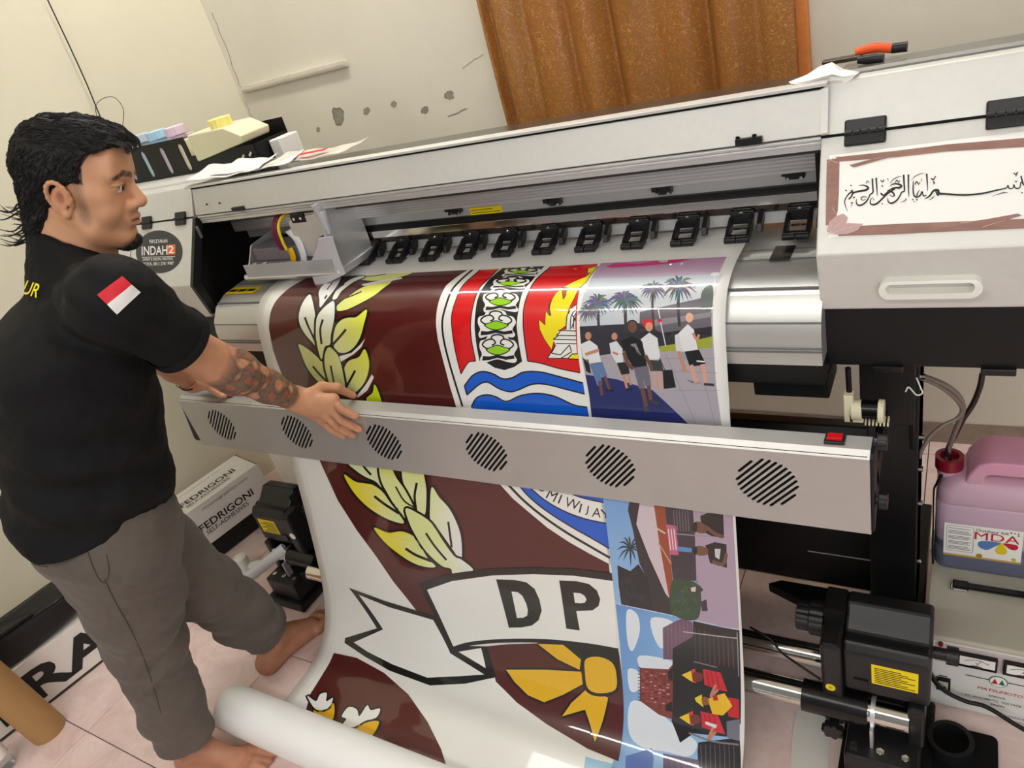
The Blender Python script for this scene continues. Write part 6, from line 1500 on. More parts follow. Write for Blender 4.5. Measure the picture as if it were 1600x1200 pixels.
# white pipe and plastic fitting near the left take-up unit
a = P2(388, 903, 1, .945); c_ = P2(445, 856, 1, 1.06)
mb = MB(); mb.pipe(a, c_, .0185, .0165, 28); o = mb.build('white_pipe', mat('pvc_white', rgb(232, 232, 236), .3), smooth=40); tag(o, 'short white plastic pipe leaning on the black take-up unit', 'pipe')
fp_ = P2(384, 888, 2, .02)
ft = thing('plastic_fitting', (fp_[0], fp_[1], 0), 'small white plastic pipe fitting on the floor behind the white pipe', 'fitting')
mb = MB(); mb.lathe((fp_[0], fp_[1], .0), [(.030, 0), (.030, .010), (.022, .016), (.022, .05), (.026, .05), (.026, .075), (.022, .078)], 24); mb.build('cap', M['white_plastic'], ft, smooth=40)
mb = MB(); mb.cyl((fp_[0] + .015, fp_[1] + .01, .030), (fp_[0] + .06, fp_[1] + .03, .030), .014, 16); mb.build('side_branch', M['white_plastic'], ft, smooth=40)

# ================================================================== things on top of the printer
TZ = 1.336
# ink tank rack
ry = 1.47
def RK(px, py, y=ry): return P2(px, py, 1, y)
rb0 = RK(198, 312); rb1 = RK(300, 292); rtop = RK(196, 242)[2]; rz0 = 1.330
rk = thing('ink_tank_rack', ((rb0[0] + rb1[0]) / 2, ry + .06, rz0), 'black rack with four upright slots on the left end of the printer', 'rack')
x0, x1 = RK(150, 320)[0], RK(302, 250)[0]; rh = RK(250, 222)[2]
x2 = RK(408, 255)[0]
# front plate with cut-out slots
slx = [RK(px, py)[0] for px, py in ((212, 278), (234, 263), (262, 255), (291, 250))]
cu_ = bpy.data.curves.new('rack_front', 'CURVE'); cu_.dimensions = '2D'; cu_.fill_mode = 'BOTH'; cu_.extrude = .0015
spl([(x0, rz0), (x1, rz0), (x1, rh), (x0, rh)])
for sx in slx:
    w = .0115; z0_, z1_ = rz0 + .018, rh - .016; pts = []
    for t in np.linspace(0, math.pi, 7): pts.append((sx + w * math.cos(t), z1_ - w + w * math.sin(t)))
    for t in np.linspace(math.pi, 2 * math.pi, 7): pts.append((sx + w * math.cos(t), z0_ + w + w * math.sin(t)))
    spl(pts)
to = bpy.data.objects.new('t', cu_); COL.objects.link(to); bpy.context.view_layer.update()
me = bpy.data.meshes.new_from_object(to.evaluated_get(bpy.context.evaluated_depsgraph_get())); bpy.data.objects.remove(to); bpy.data.curves.remove(cu_)
og = ORG[rk.name]
for v in me.vertices:
    x, z, y = v.co; v.co = (x - og[0], ry + y - og[1], z - og[2])
bm = bmesh.new(); bm.from_mesh(me); bmesh.ops.recalc_face_normals(bm, faces=bm.faces); bm.to_mesh(me); bm.free()
me.materials.clear(); me.materials.append(M['black']); link_mesh('front_plate', me, rk)
mb = MB(); mb.box(x0, x2, ry, ry + .14, rz0, rz0 + .004); mb.build('bottom_plate', M['black'], rk)
mb = MB(); mb.box(x0, x2, ry + .137, ry + .14, rz0, rh - .02); mb.build('back_plate', M['black'], rk)
zl = RK(395, 225)[2]
mb = MB(); mb.box(x1, x2, ry - .0015, ry + .0015, rz0, zl); lp = mb.build('low_front_plate', M['black'], rk)
for px, py in ((380, 245), (391, 241)):
    q = RK(px, py, ry - .004); mb = MB(); mb.obox(q, (.006, 0, .004), (.0, .001, 0), (-.001, 0, .003)); mb.build('white_tag', M['white_print'], lp)
mb = MB(); mb.box(x2 - .003, x2, ry, ry + .14, rz0, zl); mb.build('end_plate', M['black'], rk)
tank_cols = [('grey', (206, 212, 220), (198, 206, 216)), ('blue', (196, 224, 236), (176, 214, 236)), ('pink', (222, 204, 220), (232, 206, 226)), ('cream', (240, 234, 196), (246, 234, 140))]
caps = [(262, 208), (285, 200), (313, 194), (345, 190)]
for k, (nm, c1, c2) in enumerate(tank_cols):
    sx = slx[k]
    ti = mat('tank_' + nm, rgb(*c1), .35, trans=.15); tcp = mat('tankcap_' + nm, rgb(*c2), .35)
    t = thing('ink_tank', (sx, ry + .07, rz0 + .004), {'grey': 'grey capped ink tank in the rack slot nearest the man', 'blue': 'pale blue capped ink tank in the black rack', 'pink': 'pale pink capped ink tank in the black rack', 'cream': 'cream ink tank with yellow cap jutting from the black rack'}[nm], 'ink tank', 'ink tanks in the rack')
    if nm != 'cream':
        mb = MB(); mb.box(sx - .016, sx + .016, ry + .004, ry + .13, rz0 + .005, rh - .004); mb.build('tank_body', ti, t, bevel=.004)
        cx_, cyy, cz_ = sx + .004, ry + .075, rh - .002
    else:
        mb = MB(); mb.box(sx - .016, sx + .016, ry + .004, ry + .13, rz0 + .005, rh - .010); mb.build('tank_body', ti, t, bevel=.004)
        fy = ry - .012
        A = [RK(px, py, fy) for px, py in ((309, 253), (379, 224), (377, 212), (348, 200), (291, 212))]
        mb = MB(); mb.prism([(p[0], p[2]) for p in A], fy, ry + .10, 1); mb.build('tank_shoulder', ti, t, bevel=.004)
        q = RK(348, 199, ry + .03); cx_, cyy, cz_ = q[0], ry + .03, q[2] - .002
    mb = MB(); n = 30; r = .033
    ring = [(cx_ + r * (1 if j % 2 else .96) * math.cos(2 * math.pi * j / n), cyy + r * (1 if j % 2 else .96) * math.sin(2 * math.pi * j / n)) for j in range(n)]
    mb.prism(ring, cz_ + .004, cz_ + .030, 2); mb.cyl((cx_, cyy, cz_ - .008), (cx_, cyy, cz_ + .006), .026, 20); mb.build('screw_cap', tcp, t, bevel=.002)
# white boxes behind the rack
q = P2(432, 236, 1, 1.56); mb = MB(); mb.box(x2 + .008, x2 + .050, 1.52, 1.60, TZ - .01, TZ + .045); o = mb.build('small_box', M['white_plastic'], bevel=.003); tag(o, 'small white box right beside the black ink rack', 'box')
# newspapers on the cover
def paper(name, quad, z, m_, label, curl=.006, cat='paper'):
    A = [np.array(p) for p in quad]
    mb = MB()
    def fn(a, c):
        p = (A[0] * (1 - a) + A[1] * a) * (1 - c) + (A[3] * (1 - a) + A[2] * a) * c
        return p + np.array([0, 0, curl * (math.sin(5 * a + 1.5) * .5 + .5) * (.4 + .6 * c) + .0015 * math.sin(19 * a + 7 * c)])
    mb.grid(fn, 24, 8); o = mb.build(name, m_, smooth=60); so = o.modifiers.new('t', 'SOLIDIFY'); so.thickness = .0012; tag(o, label, cat); return o
npm = bpy.data.materials.new('newsprint'); npm.use_nodes = True
nt = npm.node_tree; b = nt.nodes['Principled BSDF']; b.inputs['Roughness'].default_value = .8
tc = nt.nodes.new('ShaderNodeTexCoord'); br = nt.nodes.new('ShaderNodeTexBrick'); br.inputs['Scale'].default_value = 28; br.inputs['Color1'].default_value = rgb(150, 148, 146); br.inputs['Color2'].default_value = rgb(226, 224, 220); br.inputs['Mortar'].default_value = rgb(236, 234, 230); br.inputs['Mortar Size'].default_value = .035; br.inputs['Row Height'].default_value = .1
nt.links.new(tc.outputs['Object'], br.inputs[0]); nt.links.new(br.outputs[0], b.inputs['Base Color'])
zt = 1.348
def PT(px, py, z=zt): return P2(px, py, 2, z)
ys0, ys1 = 1.292, 1.40
xa_, xb_, xc_, xd_ = CVX0 - .01, CVX0 + .27, CVX0 + .40, CVX0 + .56
paper('newspaper', [(xa_, ys0, zt - .002), (xb_ + .02, ys0 + .012, zt + .002), (xb_, ys1, zt + .006), (xa_ + .02, ys1 - .02, zt + .004)], 0, npm, 'folded white newspaper sheet lying nearest the ink rack', .018)
paper('newspaper', [(xa_ + .10, ys0 + .015, zt + .001), (xc_, ys0 + .02, zt + .003), (xc_ - .03, ys1, zt + .006), (xa_ + .12, ys1, zt + .006)], 0, npm, 'crumpled newspaper page in the middle of the printer papers', .014)
pp = paper('newspaper', [(xb_ + .02, ys0 + .03, zt), (xd_, ys0 + .055, zt + .001), (xd_ + .03, ys1, zt + .008), (xb_ + .03, ys1, zt + .004)], 0, mat('news_color', rgb(206, 198, 186), .7, var=.25, vscale=18), 'newspaper page with red headline at the right end of the papers', .010)
mb = MB(); mb.obox((xc_ + .04, ys0 + .062, zt + .0125), (.045, .004, -.0002), (0, .008, .0005), (0, 0, .0004)); h_ = mb.build('red_headline', M['red_print'], pp); 
# tissue, cutter
tq = P2(1300, 120, 1, 1.36)
mb = MB(); rng = random.Random(4)
base = [P2(px, py, 1, 1.350) for px, py in ((1232, 128), (1262, 116), (1280, 104), (1300, 97), (1318, 108), (1345, 112), (1330, 124), (1302, 138), (1290, 138))]
front = [P2(px, py, 1, 1.312) for px, py in ((1236, 131), (1262, 126), (1285, 120), (1300, 116), (1318, 120), (1338, 116), (1328, 126), (1303, 141), (1291, 140))]
n = len(base); ctr1 = P2(1296, 108, 1, 1.330)
mb.add(base + front + [ctr1], [(i, (i + 1) % n, n + (i + 1) % n, n + i) for i in range(n)] + [(n + i, n + (i + 1) % n, 2 * n) for i in range(n)] + [((i + 1) % n, i, 2 * n) for i in range(n)])
o = mb.build('crumpled_paper', M['white_print'], recalc=True); tag(o, 'crumpled white paper on top of the cover beside the orange tool', 'paper')
kn = thing('hand_tool', (-.12, 1.39, TZ + .004), 'hand tool with orange and black grip on the grey top panel', 'tool')
a = P2(1338, 113, 1, 1.40); c_ = P2(1396, 116, 1, 1.40); e_ = P2(1418, 116, 1, 1.40)
a[2] = max(a[2], TZ + .012); dz = TZ + .016
mb = MB(); mb.tube([(a[0], 1.40, dz + .004), ((a[0] + c_[0]) / 2, 1.398, dz + .006), (c_[0], 1.395, dz + .001)], [.007, .008, .0075], 10); mb.build('orange_grip', mat('orange_rubber', rgb(232, 86, 34), .5), kn, smooth=60)
mb = MB(); mb.tube([(c_[0] - .002, 1.395, dz + .001), (e_[0], 1.394, dz)], [.0078, .0082], 10, sub=2); mb.build('grip_tip', M['black_plastic'], kn, smooth=60)
mb = MB(); mb.tube([(a[0] + .005, 1.385, dz - .006), ((a[0] + c_[0]) / 2, 1.38, dz - .007), (c_[0] - .012, 1.378, dz - .008)], [.006, .008, .007], 10); mb.build('black_grip', M['black_plastic'], kn, smooth=60)
mb = MB(); mb.box(a[0] - .05, a[0] + .01, 1.383, 1.40, dz - .006, dz + .002); mb.build('blade', M['steel_dark'], kn, bevel=.002)
# ================================================================== the man at the printer
class Field:
    """signed distance field on a regular grid, meshed with surface nets"""
    def __init__(s, lo, hi, h):
        s.lo = np.array(lo, float); s.h = h
        s.n = np.ceil((np.array(hi) - s.lo) / h).astype(int) + 1
        s.V = np.full(s.n, .5, np.float32)
        s.ax = [s.lo[i] + h * np.arange(s.n[i]) for i in range(3)]
    def sub(s, lo, hi):
        sl = []
        for i in range(3):
            a = int(np.clip(math.floor((lo[i] - s.lo[i]) / s.h), 0, s.n[i])); c = int(np.clip(math.ceil((hi[i] - s.lo[i]) / s.h) + 1, 0, s.n[i])); sl.append(slice(a, c))
        return tuple(sl), [s.ax[0][sl[0]][:, None, None], s.ax[1][sl[1]][None, :, None], s.ax[2][sl[2]][None, None, :]]
    def op(s, fn, lo, hi, k, mode='u', pad=.03):
        lo = np.array(lo) - pad - k; hi = np.array(hi) + pad + k
        sl, (x, y, z) = s.sub(lo, hi)
        if min(q.stop - q.start for q in sl) <= 0: return
        d = fn(x, y, z).astype(np.float32); V = s.V[sl]
        if mode == 'u':
            if k > 0: hh = np.clip(.5 + .5 * (V - d) / k, 0, 1); s.V[sl] = V * (1 - hh) + d * hh - k * hh * (1 - hh)
            else: s.V[sl] = np.minimum(V, d)
        elif mode == 's':
            d = -d
            if k > 0: hh = np.clip(.5 - .5 * (V - d) / k, 0, 1); s.V[sl] = V * (1 - hh) + d * hh + k * hh * (1 - hh)
            else: s.V[sl] = np.maximum(V, d)
        elif mode == 'i': s.V[sl] = np.maximum(V, d)
    def cone(s, a, b, ra, rb, k=.02, mode='u'):
        a = np.array(a, float); b = np.array(b, float); ab = b - a; L2 = ab.dot(ab) + 1e-12
        def fn(x, y, z):
            t = np.clip(((x - a[0]) * ab[0] + (y - a[1]) * ab[1] + (z - a[2]) * ab[2]) / L2, 0, 1)
            return np.sqrt((x - a[0] - t * ab[0]) ** 2 + (y - a[1] - t * ab[1]) ** 2 + (z - a[2] - t * ab[2]) ** 2) - (ra + (rb - ra) * t)
        m = max(ra, rb); s.op(fn, np.minimum(a, b) - m, np.maximum(a, b) + m, k, mode)
    def chain(s, pts, rs, k=.01, mode='u'):
        for i in range(len(pts) - 1): s.cone(pts[i], pts[i + 1], rs[i], rs[i + 1], k, mode)
    def ell(s, c, r, k=.02, mode='u', B=None):
        c = np.array(c, float); r = np.array(r, float); B = np.eye(3) if B is None else np.array(B)   # columns = axes
        def fn(x, y, z):
            X, Y, Z = x - c[0], y - c[1], z - c[2]
            q = [(X * B[0, i] + Y * B[1, i] + Z * B[2, i]) for i in range(3)]
            k0 = np.sqrt((q[0] / r[0]) ** 2 + (q[1] / r[1]) ** 2 + (q[2] / r[2]) ** 2); k1 = np.sqrt((q[0] / r[0] ** 2) ** 2 + (q[1] / r[1] ** 2) ** 2 + (q[2] / r[2] ** 2) ** 2)
            return k0 * (k0 - 1) / (k1 + 1e-9)
        m = r.max(); s.op(fn, c - m, c + m, k, mode)
    def loft(s, rows, S, F, k=.02):
        """rows: (centre, side half width, front half depth), ordered by z"""
        zz = np.array([r[0][2] for r in rows]); C = np.array([r[0] for r in rows]); A = np.array([r[1] for r in rows]); Bq = np.array([r[2] for r in rows])
        zf = np.linspace(zz[0], zz[-1], 60)
        def ip(v):
            # smooth interpolation
            m_ = np.gradient(v, zz); out = np.zeros_like(zf)
            i = np.clip(np.searchsorted(zz, zf) - 1, 0, len(zz) - 2); hh = zz[i + 1] - zz[i]; t = (zf - zz[i]) / hh
            return (2 * t ** 3 - 3 * t ** 2 + 1) * v[i] + (t ** 3 - 2 * t ** 2 + t) * hh * m_[i] + (-2 * t ** 3 + 3 * t ** 2) * v[i + 1] + (t ** 3 - t ** 2) * hh * m_[i + 1]
        cx_, cy_, a_, b_ = ip(C[:, 0]), ip(C[:, 1]), ip(A), ip(Bq)
        def fn(x, y, z):
            zc = np.clip(z, zf[0], zf[-1]); g = lambda v: np.interp(zc, zf, v)
            X = x - g(cx_); Y = y - g(cy_); u = X * S[0] + Y * S[1]; w = X * F[0] + Y * F[1]; a2 = g(a_); b2 = g(b_)
            q = (np.abs(u / a2) ** 2.3 + np.abs(w / b2) ** 2.3 + 1e-9) ** (1 / 2.3)
            d = (q - 1) * np.minimum(a2, b2)
            dz = np.maximum(np.maximum(zf[0] - z, z - zf[-1]), 0)
            return np.sqrt(np.maximum(d, 0) ** 2 + dz ** 2) + np.minimum(d, 0) + 0 * x
        m = max(A.max(), Bq.max()); s.op(fn, C.min(0) - m, C.max(0) + m, k)
    def plane(s, p, n):
        """keep only the side the normal points away from"""
        p = np.array(p, float); n = np.array(n, float); n /= np.linalg.norm(n)
        sl, (x, y, z) = s.sub(s.lo, s.lo + s.h * s.n)
        s.V = np.maximum(s.V, ((x - p[0]) * n[0] + (y - p[1]) * n[1] + (z - p[2]) * n[2]).astype(np.float32))
    def displace(s, fn, band=.03):
        idx = np.where(np.abs(s.V) < band)
        P = s.lo + s.h * np.stack(idx, 1); s.V[idx] += fn(P).astype(np.float32)
    def mesh(s):
        V = s.V; S = V < 0
        c = np.zeros(np.array(V.shape) - 1, np.int8)
        offs = [(i, j, k) for i in (0, 1) for j in (0, 1) for k in (0, 1)]
        for o in offs: c += S[o[0]:S.shape[0] - 1 + o[0], o[1]:S.shape[1] - 1 + o[1], o[2]:S.shape[2] - 1 + o[2]]
        act = np.argwhere((c > 0) & (c < 8))
        vid = np.full(c.shape, -1, np.int64); vid[act[:, 0], act[:, 1], act[:, 2]] = np.arange(len(act))
        acc = np.zeros((len(act), 3)); cnt = np.zeros(len(act))
        vals = {o: V[act[:, 0] + o[0], act[:, 1] + o[1], act[:, 2] + o[2]] for o in offs}
        for o in offs:
            for ax in range(3):
                if o[ax]: continue
                o2 = list(o); o2[ax] = 1; o2 = tuple(o2)
                a, b_ = vals[o], vals[o2]; m_ = (a < 0) != (b_ < 0)
                t = np.where(m_, a / (a - b_ + 1e-12), 0); p = np.tile(np.array(o, float), (len(act), 1)); p[:, ax] += t
                acc[m_] += p[m_]; cnt[m_] += 1
        verts = s.lo + s.h * (act + acc / np.maximum(cnt, 1)[:, None])
        faces = []
        for ax in range(3):
            a1, a2 = [(1, 2), (2, 0), (0, 1)][ax]
            sh = list(S.shape); sh[ax] -= 1
            A = np.take(S, range(0, S.shape[ax] - 1), ax); Bq = np.take(S, range(1, S.shape[ax]), ax)
            e = np.argwhere(A != Bq)
            ok = (e[:, a1] > 0) & (e[:, a2] > 0) & (e[:, a1] < S.shape[a1] - 1) & (e[:, a2] < S.shape[a2] - 1); e = e[ok]
            ins = S[e[:, 0], e[:, 1], e[:, 2]]
            q = []
            for d1, d2 in ((-1, -1), (0, -1), (0, 0), (-1, 0)):
                f = e.copy(); f[:, a1] += d1; f[:, a2] += d2; q.append(vid[f[:, 0], f[:, 1], f[:, 2]])
            q = np.stack(q, 1); q[~ins] = q[~ins][:, ::-1]; faces.append(q)
        F = np.concatenate(faces); F = F[(F >= 0).all(1)]
        return verts, F
def npmesh(name, v, f, mats, parent=None, org=None, cols=None):
    og = ORG[parent.name] if parent is not None else np.array(org, float)
    me = bpy.data.meshes.new(name); me.vertices.add(len(v)); me.vertices.foreach_set('co', (v - og).astype(np.float32).ravel())
    me.loops.add(f.size); me.loops.foreach_set('vertex_index', f.astype(np.int32).ravel())
    me.polygons.add(len(f)); me.polygons.foreach_set('loop_start', np.arange(0, f.size, 4, dtype=np.int32))
    me.polygons.foreach_set('use_smooth', np.ones(len(f), bool)); me.update(calc_edges=True); me.validate()
    me.materials.append(mats)
    if cols is not None:
        ca = me.color_attributes.new('Col', 'FLOAT_COLOR', 'POINT'); ca.data.foreach_set('color', np.concatenate([cols, np.ones((len(cols), 1))], 1).astype(np.float32).ravel())
    return link_mesh(name, me, parent, og)
def srgb(*c): return np.array(rgb(*c)[:3])
def attr_mat(name, rough, bump=.0, bs=200, spec=.4, sss=0):
    m = bpy.data.materials.new(name); m.use_nodes = True; nt = m.node_tree; b = nt.nodes['Principled BSDF']
    a = nt.nodes.new('ShaderNodeAttribute'); a.attribute_name = 'Col'; nt.links.new(a.outputs['Color'], b.inputs['Base Color'])
    b.inputs['Roughness'].default_value = rough; b.inputs['Specular IOR Level'].default_value = spec
    if sss: b.inputs['Subsurface Weight'].default_value = sss; b.inputs['Subsurface Radius'].default_value = (.012, .005, .003); b.inputs['Subsurface Scale'].default_value = .6
    if bump:
        tc = nt.nodes.new('ShaderNodeTexCoord'); n = nt.nodes.new('ShaderNodeTexNoise'); n.inputs['Scale'].default_value = bs; nt.links.new(tc.outputs['Object'], n.inputs[0])
        bp = nt.nodes.new('ShaderNodeBump'); bp.inputs['Strength'].default_value = bump; bp.inputs['Distance'].default_value = .001; nt.links.new(n.outputs[0], bp.inputs['Height']); nt.links.new(bp.outputs[0], b.inputs['Normal'])
    return m
def sn(P, f, ph=0):
    """cheap smooth noise"""
    x, y, z = P[:, 0] * f, P[:, 1] * f, P[:, 2] * f
    return (np.sin(1.7 * x + 2.3 * y + 1.1 * z + ph + 1.3 * np.sin(1.9 * z - 1.2 * x + ph)) + np.sin(-2.1 * x + 1.3 * y + 2.7 * z + 2 * ph + 1.1 * np.sin(2.3 * y + x)) + np.sin(1.2 * x - 2.6 * y + 1.9 * z + 3 * ph + 1.2 * np.sin(1.7 * x + 2.1 * z))) / 3

bF = np.array([.35, .94, 0]); bF /= np.linalg.norm(bF); bS = np.array([bF[1], -bF[0], 0])   # facing / his right
PO = np.array([-1.66, .63, 0.0])
# ---- joints
HS = .95
HC = CAM + HS * (np.array([-1.5584, .8677, 1.4565]) - CAM)
def _rot(yaw, pitch, roll):
    cz, sz, cx, sx, cy, sy = math.cos(yaw), math.sin(yaw), math.cos(pitch), math.sin(pitch), math.cos(roll), math.sin(roll)
    return np.array([[cz, -sz, 0], [sz, cz, 0], [0, 0, 1]]) @ np.array([[1, 0, 0], [0, cx, -sx], [0, sx, cx]]) @ np.array([[cy, 0, sy], [0, 1, 0], [-sy, 0, cy]])
HR = _rot(-.9278, -.372, -.0331)
def H(x, y, z): return HC + HR @ (np.array([x, y, z]) * HS)
neckb = np.array([-1.535, .765, 1.345])
shR = np.array([-1.280, .668, 1.298]); elR = P2(325, 562, 1, .80); wrR = P2(463, 624, 1, .968)
shL = np.array([-1.685, .805, 1.262]); elL = np.array([-1.765, .915, 1.065]); wrL = P2(301, 597, 1, 1.045)
hipR = np.array([-1.525, .530, .845]); hipL = np.array([-1.69, .600, .845])
knR = P2(226, 1000, 1, .505); anR = P2(296, 1178, 2, .10); knL = P2(312, 912, 1, .70); anL = P2(413, 1012, 2, .105)

# ---- head and neck
K = HS
hd = Field(HC - .20, HC + .19, .0018)
def HE(c, r, k=.02, mode='u', B=None): hd.ell(H(*c), np.array(r) * K, k, mode, HR if B is None else HR @ B)
def HCn(a, b_, ra, rb, k=.015, mode='u'): hd.cone(H(*a), H(*b_), ra * K, rb * K, k, mode)
HE((0, -.012, .045), (.075, .095, .088))
HE((0, .028, -.015), (.067, .064, .088), .03)
for s in (-1, 1):
    HCn((s * .060, -.004, -.038), (s * .050, .030, -.072), .017, .020, .02); HCn((s * .050, .030, -.072), (s * .018, .074, -.092), .020, .016, .02)
    HE((s * .042, .060, -.030), (.026, .026, .028), .02); HE((s * .054, .040, .002), (.016, .030, .016), .02)
    HCn((s * .046, .072, .040), (s * .014, .089, .037), .010, .011, .014)
HE((0, .080, -.090), (.024, .017, .017), .016)
HE((0, .020, -.092), (.050, .048, .026), .03)
HE((0, .074, .070), (.052, .022, .035), .03)
HCn((0, .088, .030), (0, .110, -.010), .0085, .0125, .010); HE((0, .111, -.015), (.0135, .0115, .011), .008)
for s in (-1, 1): HE((s * .0145, .098, -.021), (.0095, .011, .009), .007)
HE((0, .082, -.050), (.032, .021, .026), .016)
for s in (-1, 1):
    HE((s * .033, .104, .020), (.017, .018, .011), .012, 's')
    HE((s * .0325, .0795, .0205), (.0165, .0140, .0125), .005)
    HE((s * .0330, .0960, .0190), (.0148, .0100, .0050), .0012, 's')
    HE((s * .007, .104, -.0265), (.0042, .005, .003), .003, 's')
HCn((-.021, .0905, -.0475), (0, .1015, -.0445), .0045, .0062, .005); HCn((.021, .0905, -.0475), (0, .1015, -.0445), .0045, .0062, .005)
HCn((-.018, .0900, -.0570), (0, .0990, -.0585), .0050, .0072, .005); HCn((.018, .0900, -.0570), (0, .0990, -.0585), .0050, .0072, .005)
HCn((-.026, .0885, -.0515), (0, .1080, -.0515), .0013, .0013, .002, 's'); HCn((.026, .0885, -.0515), (0, .1080, -.0515), .0013, .0013, .002, 's')
HE((0, .099, -.0695), (.018, .007, .005), .008, 's')
# ears: thin shell with rim, hollow and lobe
for s in (-1, 1):
    tl = _rot(s * -.35, -.25, 0)
    HE((s * .078, -.014, -.006), (.007, .019, .030), .006, 'u', tl)
    rim = [(s * (.079 + .006 * math.sin(a)), -.014 + .020 * math.cos(a) - .006 * math.sin(a), -.003 + .031 * math.sin(a)) for a in np.linspace(-.9, 3.6, 12)]
    for q in range(11): HCn(rim[q], rim[q + 1], .0042, .0042, .003)
    HE((s * .0805, -.004, -.034), (.006, .009, .010), .005)
    HE((s * .089, -.012, -.004), (.0085, .0115, .017), .004, 's')
    HE((s * .081, .0045, -.010), (.005, .005, .008), .003)
# neck and shoulders inside the collar
hd.cone(H(0, -.030, -.050), neckb, .058, .064, .02); hd.cone(neckb, neckb + np.array([0, -.02, -.08]), .060, .055, .02)
hd.cone(H(0, .000, -.075), neckb + bF * .03, .048, .055, .02)
v, f = hd.mesh()
L = (v - HC) @ HR / HS
skin = srgb(204, 150, 114)
col = np.tile(skin, (len(v), 1)) * (1 + .05 * sn(L, 40))[:, None]
def mixc(mask, c): 
    global col
    m_ = np.clip(mask, 0, 1)[:, None]; col = col * (1 - m_) + c * m_
def seg_d(P, a, b_):
    a = np.array(a); b_ = np.array(b_); ab = b_ - a; t = np.clip((P - a) @ ab / ab.dot(ab), 0, 1); return np.linalg.norm(P - a - t[:, None] * ab, axis=1)
sm = lambda d, r0, r1: np.clip((r1 - d) / (r1 - r0), 0, 1)
grain = .75 + .35 * sn(L, 420) 
for s in (-1, 1):
    e1, e2, e3 = (s * .051, .066, .0385), (s * .036, .086, .0475), (s * .013, .097, .0415)
    L2 = L * np.array([1, 0, 1]); fl_ = lambda e: (e[0], 0, e[2])
    d = np.minimum(seg_d(L2, fl_(e1), fl_(e2)) + .0012, seg_d(L2, fl_(e2), fl_(e3))); mixc(sm(d, .0042, .0078) * grain * (L[:, 1] > .05) * 1.1, srgb(34, 25, 22))
    d = np.abs(np.hypot((L[:, 0] - s * .033) / 3.0, L[:, 2] - .0190) - .0046); mixc(sm(d, .0006, .0020) * (L[:, 1] > .07) * (L[:, 2] > .0185) * .7, srgb(52, 34, 28))
    # sideburn and thin cheek beard
    d = seg_d(L, (s * .070, .020, .020), (s * .064, .026, -.050)); mixc(sm(d, .005, .016) * .62 * grain, srgb(40, 30, 26))
    mixc(sm(np.linalg.norm(L - np.array([s * .0325, .092, .0205]), axis=1), .008, .020) * .22, srgb(120, 70, 52))
    mixc(sm(np.abs(np.linalg.norm((L - np.array([s * .082, -.012, -.004])) / [1, 1, 1.4], axis=1)), .004, .020) * .35, srgb(190, 92, 70))
for s in (-1, 1):
    q = (L - np.array([s * .084, -.010, -.003])) / [1, .75, 1.35]
    mixc(sm(np.linalg.norm(q, axis=1), .006, .0135) * (np.abs(L[:, 0]) > .070) * .55, srgb(128, 70, 52))  # shade painted into the hollow of the ear
mixc(sm(seg_d(L, (-.024, .094, -.036), (.024, .094, -.036)), .004, .010) * .38 * grain, srgb(44, 32, 28))
mixc(sm(np.linalg.norm((L - np.array([0, .098, -.051])) / [2.4, 1, .95], axis=1), .006, .0105) * .55, srgb(150, 84, 76))
mixc(sm(np.abs(L[:, 2] + .0515), .0012, .0030) * (np.abs(L[:, 0]) < .024) * (L[:, 1] > .082) * .8, srgb(74, 40, 36))
mixc(sm(np.linalg.norm((L - np.array([0, .098, -.071])) / [1, 1, .8], axis=1), .003, .008) * .6 * grain, srgb(36, 28, 26))
mixc(sm(np.linalg.norm((L - np.array([0, .086, -.104])) / [1.6, 1.1, 1], axis=1), .014, .024) * .9, srgb(30, 24, 23))
mixc(sm(np.abs(L[:, 2] + .022), .002, .008) * (np.abs(L[:, 0]) < .012) * (L[:, 1] > .098) * (L[:, 2] < -.021) * .4, srgb(90, 46, 36))
# hair covered scalp is dark so no skin shines through
scalp = (np.abs(L[:, 0]) < .0735) & (L[:, 2] > .025) & (L[:, 1] < .03 + .6 * np.maximum(L[:, 2] - .06, 0)); mixc(scalp * .9, srgb(30, 26, 25))
BV, BFc, BC = [v], [f], [col]; nb = len(v)

# ---- arms and hands
def arm(sh, el, wr, r, fingers, thumb, palm, knuckle_r, lo, hi, tattoo):
    a = Field(lo, hi, .0026)
    a.chain([sh, sh * .5 + el * .5, el], [r[0], r[1], r[2]], .02)
    d = wr - el
    a.chain([el, el + d * .28, el + d * .65, wr], [r[2], r[3], r[4], r[5]], .018)
    a.ell(el + d * .22, (r[3] * .98, r[3] * .98, r[3] * 1.5), .02, 'u', basis(d))
    for q, k_ in palm: a.chain([wr, q], [r[5] * .86, k_], .016)
    pc = np.mean([q for q, _ in palm], 0)
    for i in range(len(palm) - 1):
        a.cone(palm[i][0], palm[i + 1][0], palm[i][1], palm[i + 1][1], .006); a.cone(wr * .45 + palm[i][0] * .55, wr * .45 + palm[i + 1][0] * .55, .012, .012, .012)
    for fg in fingers:
        pts, rr = fg; a.chain(pts, rr, .0025)
        t = pts[-1] - pts[-2]; 
    for pts, rr in thumb: a.chain(pts, rr, .008)
    return a.mesh()
def basis(d):
    d = np.array(d, float) / np.linalg.norm(d); t = np.array([0, 0, 1.0]) if abs(d[2]) < .9 else np.array([1.0, 0, 0]); u = np.cross(t, d); u /= np.linalg.norm(u); return np.stack([u, np.cross(d, u), d], 1)
FY = 1.034 - .0105          # fingers rest on the bar front
m1, m2, m3, m4 = P2(521, 624, 1, 1.012), P2(516, 637, 1, 1.003), P2(510, 648, 1, .998), P2(502, 656, 1, .999)
